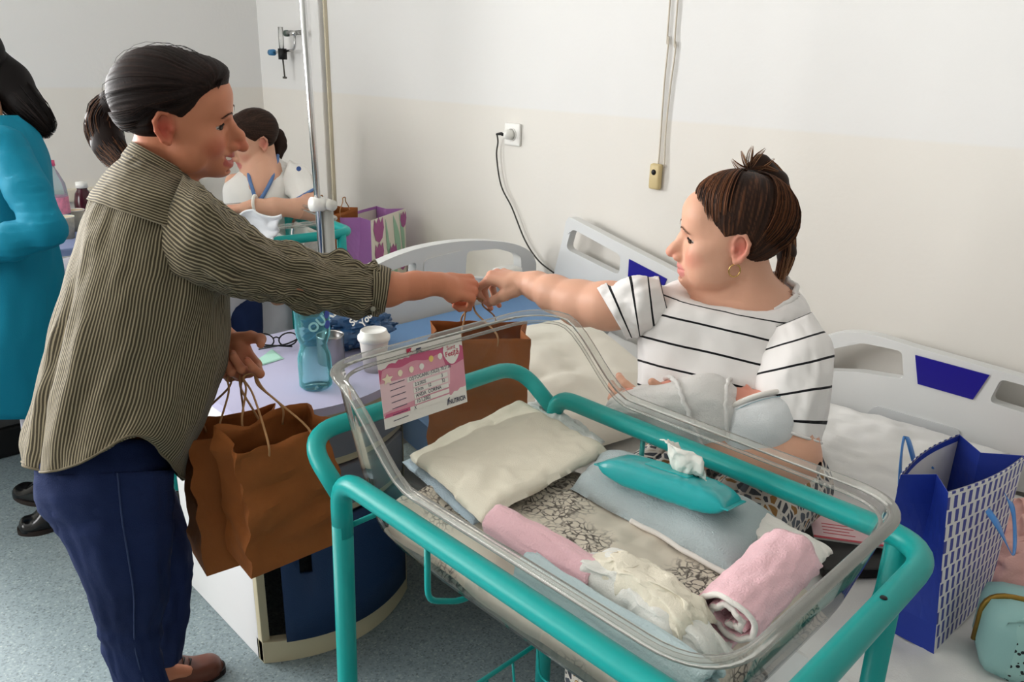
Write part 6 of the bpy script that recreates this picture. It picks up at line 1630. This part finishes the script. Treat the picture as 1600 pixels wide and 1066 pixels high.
# small locker by the wall carrying two bags
LK = thing('bedside_locker', 'low cream locker against the bed wall under the tulip bag', 'locker', (2.62, -1.95, 0))
MB().box((2.28, -2.13, .02), (2.97, -1.80, .55), bev=.006).build('carcass', CRE, LK); MB().box((2.26, -2.135, .55), (2.985, -1.78, .575), bev=.008).build('top', CRE, LK)
for a, b in ((2.29, 2.62), (2.63, 2.96)):
    dr_ = MB().box((a, -1.80, .06), (b, -1.785, .48), bev=.004).build('door', mat('locker_door', (212, 204, 176), .5), LK)
    MB().box((b-.05, -1.785, .25), (b-.035, -1.772, .33), bev=.004).build('knob', CHROME, dr_)
# tulip gift bag and brown bag
PUR = mat('bag_purple', (176, 120, 186), .5); TUL = mat('bag_cream', (228, 222, 210), .5); TPK = mat('tulip_plum', (168, 92, 146), .5); TGN = mat('tulip_green', (158, 196, 170), .5)
zt = .888; TLp = on(579, 345, 2, zt); TRp = on(633, 326, 2, zt); GLp = on(546, 335, 2, zt)
tw_, td_, th_ = (TRp-TLp).length, (GLp-TLp).length, zt-.577
tex_ = (TRp-TLp).normalized(); tey_ = (GLp-TLp); tey_ = (tey_-tex_*tey_.dot(tex_)).normalized()
torg = TLp-V(0, 0, th_)
td_ = min(td_, .14)
tul = gift_bag('gift_bag', torg, tex_, tey_, tw_, td_, th_, TUL, PUR, TUL, 'lilac gift bag printed with plum tulips standing by the wall', lean=0.0, gus=.3, bow_=0.0)
TN = tex_.cross(V(0, 0, 1)); TN = TN if TN.dot(Vector(CAMP)-torg) > 0 else -TN
def tplate(pts, z, name, m):
    o_ = torg-tey_*(.0005+z); P = [(x*tw_, y*th_) for x, y in pts]
    MB().plate(P, [], o_-tey_*.0005, tex_, V(0, 0, 1), .0008).build(name, m, tul)
def tulip(cx, cy, r):
    return [(cx+r*x, cy+r*1.1*y) for x, y in ((-.75, .95), (-.4, .55), (0, 1.05), (.4, .55), (.75, .95), (.95, .1), (.6, -.7), (0, -1), (-.6, -.7), (-.95, .1))]
def leafp(x0, y0, x1, y1, w, b=.06):
    L_, R2 = [], []
    for k in range(11):
        t_ = k/10; x = x0+(x1-x0)*t_+b*sin(pi*t_); y = y0+(y1-y0)*t_; ww = w*sin(pi*(.08+.92*t_))**.8
        L_.append((x-ww, y)); R2.append((x+ww, y))
    return L_+R2[::-1]
for a in ((.30, .02, .52, .62, .07, .03), (.60, .02, .40, .95, .045, -.02), (.75, .25, .62, .97, .08, .05), (.92, .40, .80, .98, .05, .03), (.62, .02, .66, .35, .05, .02)): tplate(leafp(*a), .001, 'leaf_print', TGN)
for a in ((.20, .84, .15), (.20, .53, .13), (.60, .46, .11), (.88, .30, .13), (.92, .86, .10)): tplate(tulip(*a), .0018, 'tulip_print', TPK)
brx = (tex_*.9+tey_*.1)
bp = on(533, 400, 2, .527)
Mbr = basis(V(TLp.x+.19, TLp.y+.05, .577), tex_, tey_)
paper_bag('paper_bag', Mbr, .20, .11, .33, KRAFT, KRAFTD, 'brown paper bag with twisted handles beside the lilac tulip bag', 21, .006, .3, hspan=.07, htop=.085)
# things over the far bed: table with bottles and cups
zt_ = .80; tc0 = on(100, 375, 2, zt_)
tab = thing('overbed_table', 'overbed table with bottles and paper cups beside the far bed', 'table', (tc0.x, tc0.y, 0))
MB().box((tc0.x-.16, tc0.y-.45, zt_-.03), (tc0.x+.28, tc0.y+.20, zt_), bev=.008).build('tabletop', mat('blue_grey_top', (132, 142, 178), .5), tab)
MB().tube([(tc0.x+.05, tc0.y+.17, zt_-.03), (tc0.x+.05, tc0.y+.17, .66)], .022, 12).tube([(tc0.x+.05, tc0.y-.4, zt_-.03), (tc0.x+.05, tc0.y-.4, .66)], .022, 12)
for yy in (.17, -.42): MB().tube([(tc0.x+.05, tc0.y+yy, zt_-.03), (tc0.x+.05, tc0.y+yy, .625)], .02, 12).build('leg', BEDGREY, tab, True)
b0 = on(97, 366, 2, zt_); t = thing('mineral_water_bottle', 'clear plastic bottle with pink cap and pink label', 'bottle', b0)
MB().lathe([(0, 0), (.040, 0), (.043, .01), (.043, .17), (.040, .20), (.024, .24), (.013, .262), (.013, .275)], 28, Matrix.Translation(b0)).build('bottle', thin_glass('clear_bottle', (226, 238, 242), body=.18, fres=1.35, haze=(205, 220, 226)), t, True)
MB().lathe([(.0436, .085), (.0438, .086), (.0438, .150), (.0436, .151)], 28, Matrix.Translation(b0)).build('label', mat('pink_label', (226, 140, 168), .5, var=.25, vscale=60), t, True)
MB().lathe([(0, .292), (.0150, .291), (.0160, .270), (0, .270)], 20, Matrix.Translation(b0)).build('cap', mat('pink_cap', (226, 90, 130), .4), t, True)
b1 = on(137, 352, 2, zt_); t = thing('juice_bottle', 'dark red juice bottle with white cap behind the striped shirt', 'bottle', b1)
MB().lathe([(0, 0), (.035, 0), (.038, .01), (.038, .10), (.030, .135), (.020, .15), (.020, .16)], 24, Matrix.Translation(b1)).build('bottle', mat('dark_red_juice', (62, 16, 30), .15, .5), t, True)
MB().lathe([(.0, .182), (.022, .181), (.023, .158), (0, .158)], 20, Matrix.Translation(b1)).build('cap', PLASTIC_W, t, True)
for k, (x, y, lbl) in enumerate(((106, 372, 'patterned paper cup standing in front of the pink-capped bottle'), (122, 360, 'pale paper cup between the two bottles on the overbed table'))):
    c = on(x, y, 2, zt_); t = thing('paper_cup', lbl, 'cup', c)
    MB().lathe([(0, .002), (.024, .002), (.025, 0), (.034, .082), (.0355, .084), (.033, .082), (.024, .006), (0, .006)], 24, Matrix.Translation(c)).build('cup', mat('cup_pattern', (222, 208, 180), .7, var=.22, vscale=45), t, True)
    MB().tube([c+V(.0345*cos(a), .0345*sin(a), .084) for a in [2*pi*q/24 for q in range(24)]], .0016, 6, closed=True).build('rim', PLASTIC_W, t, True)
# linen in the far bassinet
fm = far_bas.matrix_world
vs, fs = slab([fm @ V(-.235, -.165, .785), fm @ V(.31, -.165, .785), fm @ V(.31, .165, .785), fm @ V(-.235, .165, .785)], .08, 8, 50, 40, .03, .8, 14)
o = MB().add(vs, fs).build('bassinet_linen', mat('spotted_linen', (226, 224, 222), .9, var=.10, vscale=40), None, True); tag(o, 'rumpled white spotted linen inside the far bassinet', 'linen')
wc = at(400, 345, 2.62)
def drape(u, v):
    a = (u-.5); return at(345+90*u, 332+55*v+6*sin(u*9), 2.60+.10*sin(pi*v)*.4)+Vector((.02*fbm((u*2.5, v*2.5, 1), 2), .02*fbm((u*2.5, v*2.5, 5), 2), 0))
vs, fs = grid(drape, 30, 24); o = MB().add(vs, fs).build('white_cloth', mat('white_swaddle', (228, 230, 234), .9), None, True); o.modifiers.new('t', 'SOLIDIFY').thickness = .006; tag(o, 'white cloth hung over the side of the far bassinet', 'cloth')

# ================================================================== seated woman behind the far bassinet
SK3 = (218, 168, 142)
HM3 = hmat(at(394, 219, 3.28), 84, 20, -8); HI3 = HM3.inverted(); nb3 = at(412, 262, 3.32)
head3 = body_head(HM3, nb3, [(at(415, 285, 3.30), .085), (at(405, 305, 3.27), .07), (at(413, 276, 3.315), .078)], SK3, (196, 110, 108), (212, 128, 112), h=.004, lo=(-.22, -.18, -.40), hi=(.15, .18, .125), smile=.8, mouth_open=.3, nose=1.0, eye_open=.004)
w5 = at(396, 322, 3.05); k5 = at(368, 326, 3.04); H5 = frame(w5, k5-w5, Vector(UP)*.9-Vector(FW)*.3)
arm5, _ = arm_hand([at(462, 290, 3.26), at(484, 315, 3.20), at(470, 326, 3.12), at(430, 324, 3.07), w5], [.034, .036, .038, .034, .026], H5, -1, [(15, 20, 10)]*4, [(.020, .026, -.01), (.045, .045, -.012), (.070, .052, -.016), (.090, .052, -.02)], SK3, (200, 116, 100), h=.004)
B = Sdf((2.75, -1.95, .1), (3.45, -1.2, 1.15), .010); c5 = at(420, 340, 3.32)
B.chain([c5+V(0, 0, -.28), c5+V(0, 0, -.1), at(415, 290, 3.33)], [.13, .11, .09], .05); B.chain([at(365, 285, 3.32), at(460, 280, 3.32)], [.034, .034], .04)
B.chain([at(370, 290, 3.32), at(358, 330, 3.30)], [.034, .030], .03)
P3 = link('person', np_mesh('person', *join_np([head3, arm5, skin_part(B, SK3)])), SKIN); tag(P3, 'woman in a white blue-trimmed V-neck top sitting behind the far bassinet', 'person')
eyes(P3, HM3, open_=.7, look=.5); brows(P3, HM3, (62, 42, 34), 0, .0024, seed=9)
HB_ = srgb((44, 30, 24)); HB2 = srgb((84, 58, 44)); tie3 = HI3 @ at(424, 208, 3.36)
hair3 = hair_cap(HM3, P3, tie3, HB_, .014, -.05, h=.004, hi=(HB2, .8), seed=12)
g3 = [at(424, 205, 3.36), at(433, 212, 3.40), at(436, 228, 3.41), at(434, 246, 3.39)]
S = Sdf([min(g[i] for g in g3)-.07 for i in range(3)], [max(g[i] for g in g3)+.07 for i in range(3)], .005); S.chain([tuple(g) for g in g3], [.02, .030, .032, .018], .01); v, f = S.mesh()
link('ponytail', np_mesh('ponytail', v, f, np.tile(np.array(HB_), (len(v), 1))), HAIR, hair3); tail(g3, 160, .02, .034, hair3, 'ponytail_strand', ((HB_,), (HB_, HB2)), .0014, 51)
GOWN = mat('white_gown', (234, 231, 226), .85, .15, bump=.2, bscale=200); TRIM = mat('blue_trim', (96, 128, 178), .8)
gown = thing('v_neck_top', None, None, nb3); gown.parent = P3
VN = [(388, 258), (434, 243), (431, 262), (420, 290), (403, 314), (393, 290)]
def vskip(c):
    x, y = proj_px(c); return in_poly(x, y, VN) and (np.array(c)-CAMP)@FW < 3.34
R_ = [pxr((386, 262), (437, 246), 3.33, .075, tilt=.02), pxr((368, 272), (452, 258), 3.33, .10, tilt=.01), pxr((352, 288), (466, 276), 3.33, .118), pxr((350, 312), (466, 300), 3.32, .125), pxr((352, 345), (462, 340), 3.32, .130), pxr((352, 390), (466, 390), 3.32, .140)]
loft('top_body', R_, GOWN, gown, 8, 90, tw(6, .006), 2.1, skip=vskip)
def gfront(x, y):
    best = None
    for r in catmull([tuple(q[0])+tuple(q[1])+tuple(q[2]) for q in R_], 8):
        for k in range(40):
            th = pi+pi*k/39; p = r[:3]+r[3:6]*cos(th)+r[6:9]*sin(th); q = proj_px(p); d_ = (q[0]-x)**2+(q[1]-y)**2
            if best is None or d_ < best[0]: best = (d_, p)
    dd = (best[1]-CAMP)@FW; return at(x, y, dd-.006)
edge = [gfront(*p) for p in ((388, 258), (389, 275), (393, 290), (403, 314), (420, 290), (431, 262), (434, 243))]
MB().tube(catmull([tuple(p) for p in edge], 5), .0075, 8).build('neck_trim', TRIM, gown, True)
R_ = [pxr((436, 292), (452, 250), 3.31, .060), pxr((446, 304), (482, 266), 3.27, .064), pxr((458, 314), (494, 294), 3.225, .062)]
s3 = loft('sleeve', R_, GOWN, gown, 6, 50, tw(4, .004)); 
MB().tube([s3.data.vertices[(len(s3.data.vertices)//51-1)*51+k].co.copy() for k in range(50)], .006, 6, closed=True).build('sleeve_trim', TRIM, gown, True)
for (x, y) in ((444, 302), (467, 264), (376, 318), (366, 316), (435, 305)):
    p = gfront(x, y) if x < 450 else at(x, y, 3.20); MB().lathe([(0, .0015), (.008, .0012), (.010, 0)], 14, frame(p-Vector(FW)*.002, Vector(RI), -Vector(FW))).build('printed_dot', mat('print_blue', (52, 82, 140), .7), gown)
wbx = at(399, 318, 3.045); MB().tube([wbx+Vector(UP)*(.030*cos(a))+Vector(FW)*(.030*sin(a)) for a in [2*pi*k/24 for k in range(24)]], .006, 6, closed=True).build('wrist_band', MATS['wrist_band_white'], P3, True)
leg_ = thing('trousers', None, None, c5); leg_.parent = P3; DKB = mat('navy_cotton', (30, 48, 92), .85)
lk3 = [c5+V(0, 0, -.30), V(3.03, -1.42, .64), V(2.97, -1.40, .50), V(2.97, -1.38, .12)]
for dy in (0, .16):
    loft('trouser_leg', [(lk3[0]+V(0, dy-.08, 0), V(0, .09, 0), V(.0, 0, .085)), (lk3[1]+V(0, dy, 0), V(0, .085, 0), V(.03, 0, .075)), (lk3[2]+V(0, dy, 0), V(0, .075, 0), V(.07, 0, .02)), (lk3[3]+V(0, dy, 0), V(0, .065, 0), V(.065, 0, 0))], DKB, leg_, 6, 40, tw(2, .005))
    B_ = MB().tube([lk3[3]+V(0, dy, .06), lk3[3]+V(0, dy, -.06), lk3[3]+V(-.10, dy, -.085)], [.036, .034, .028], 12).build('slipper', mat('grey_slipper', (120, 120, 124), .8), P3, True)

# ================================================================== person in the turquoise dress
SK4 = (206, 156, 128); D4 = 2.50
HM4 = hmat(at(-62, 92, 2.5), 100, 18, 0)
S = Sdf((-.24, -.18, -.34), (.150, .18, .125), .005); head_sdf(S); a_ = HM4.inverted() @ at(-26, 205, 2.51); S.cap((-.028, 0, -.05), tuple(a_), .05, .060, .02); v, f = S.mesh()
head4 = (xform(HM4, v), f, head_cols(v, SK4, (176, 96, 92), (200, 118, 104)))
B = Sdf((2.25, -1.15, .02), (3.05, -.2, 1.45), .010)
cs4 = [at(-25, 240, 2.52), at(-12, 380, 2.52), at(-8, 520, 2.52)]; B.chain([tuple(c) for c in cs4], [.10, .10, .12], .05)
ft1a, ft1b = on(98, 818, 2, 0), on(30, 832, 2, 0); ft2a, ft2b = on(96, 786, 2, 0), on(46, 776, 2, 0)
for ft in (ft1a, ft2a): B.chain([tuple(cs4[2]+V(0, 0, -.08)), (ft.x, ft.y, .45), (ft.x, ft.y, .07)], [.075, .048, .034], .03)
hnd = at(-45, 398, 2.30)
hd4 = Sdf([hnd[i]-.14 for i in range(3)], [hnd[i]+.14 for i in range(3)], .0035); H6 = frame(hnd, -Vector(RI), Vector(UP)); hand_sdf(hd4, H6, 1, [(25, 30, 20)]*4, [(.020, .026, -.01), (.045, .045, -.015), (.068, .05, -.02), (.088, .05, -.025)])
P4 = link('person', np_mesh('person', *join_np([head4, skin_part(B, SK4), skin_part(hd4, SK4)])), SKIN); tag(P4, 'person with dark bobbed hair in a turquoise long-sleeved dress, back turned', 'person')
eyes(P4, HM4)
BLK = srgb((16, 12, 12)); BLK2 = srgb((40, 30, 28))
S = Sdf((-.16, -.14, -.20), (.13, .14, .16), .005); S.ell((-.02, 0, .03), (.11, .092, .098), 0)
Mi = HM4.inverted(); q1, q2, q3 = [Mi @ at(x, y, d) for x, y, d in ((-18, 140, 2.58), (28, 172, 2.60), (66, 196, 2.60))]
S.cap((-.04, 0, .0), tuple(q1), .088, .075, .03); S.fn(lambda X, Y, Z: .012-(.80*X-.30*Z), .01); v, f = S.mesh()
hair4 = link('hair', np_mesh('hair', xform(HM4, v), f, np.tile(np.array(BLK), (len(v), 1))), HAIR, P4)
g4 = [at(-40, 95, 2.58), at(8, 132, 2.60), at(44, 172, 2.60), at(72, 200, 2.59)]
S = Sdf([min(g[i] for g in g4)-.12 for i in range(3)], [max(g[i] for g in g4)+.12 for i in range(3)], .006); S.chain([tuple(g) for g in g4], [.09, .080, .055, .018], .02); v, f = S.mesh()
link('hair_ends', np_mesh('hair_ends', v, f, np.tile(np.array(BLK), (len(v), 1))), HAIR, hair4); tail(g4+[at(80, 206, 2.58)], 420, .088, .062, hair4, 'hair_strand', ((BLK,), (BLK, BLK2)), .0015, 61, .75)
TURQ = mat('turquoise_jersey', (6, 122, 150), .75, .25, var=.04, vscale=5, bump=.15, bscale=400)
dress = thing('dress', None, None, at(-10, 400, 2.52)); dress.parent = P4
R_ = [pxr((-75, 180), (28, 180), D4, .085), pxr((-112, 205), (62, 208), D4, .135), pxr((-120, 250), (78, 250), D4, .155), pxr((-118, 310), (84, 300), D4, .155), pxr((-112, 370), (92, 370), D4, .155), pxr((-112, 430), (101, 420), D4, .165), pxr((-112, 490), (97, 490), D4, .18), pxr((-110, 570), (88, 570), D4, .19), pxr((-108, 657), (82, 655), D4, .20)]
loft('dress_body', R_, TURQ, dress, 8, 80, tw(8, .008), 2.1)
el4 = at(72, 358, 2.34); S = Sdf((2.05, -.85, .75), (2.85, -.25, 1.35), .006)
S.chain([tuple(at(8, 232, 2.40)), tuple(at(44, 300, 2.36)), tuple(el4), tuple(at(20, 378, 2.32)), tuple(at(-42, 396, 2.30))], [.066, .060, .054, .050, .036], .02); v, f = S.mesh()
nn = np.array([fbm((p[0]*14, p[1]*14, p[2]*20), 3) for p in v]); dl = np.exp(-(np.linalg.norm(v-np.array(at(40, 352, 2.33)), axis=1)/.10)**2); v = v+np.array([0, 0, 1.0])*(nn*.004+.004*np.sin(v[:, 2]*260)*dl)[:, None]
link('sleeve', np_mesh('sleeve', v, f), TURQ, dress)
BLE = mat('black_leather', (12, 12, 14), .18, .5)
shoe('shoe', ft1a, ft1b, P4, BLE, w=.045, hgt=.07, laces=False); shoe('shoe', ft2a, ft2b+(ft2b-ft2a)*.4, P4, BLE, w=.045, hgt=.07, laces=False)
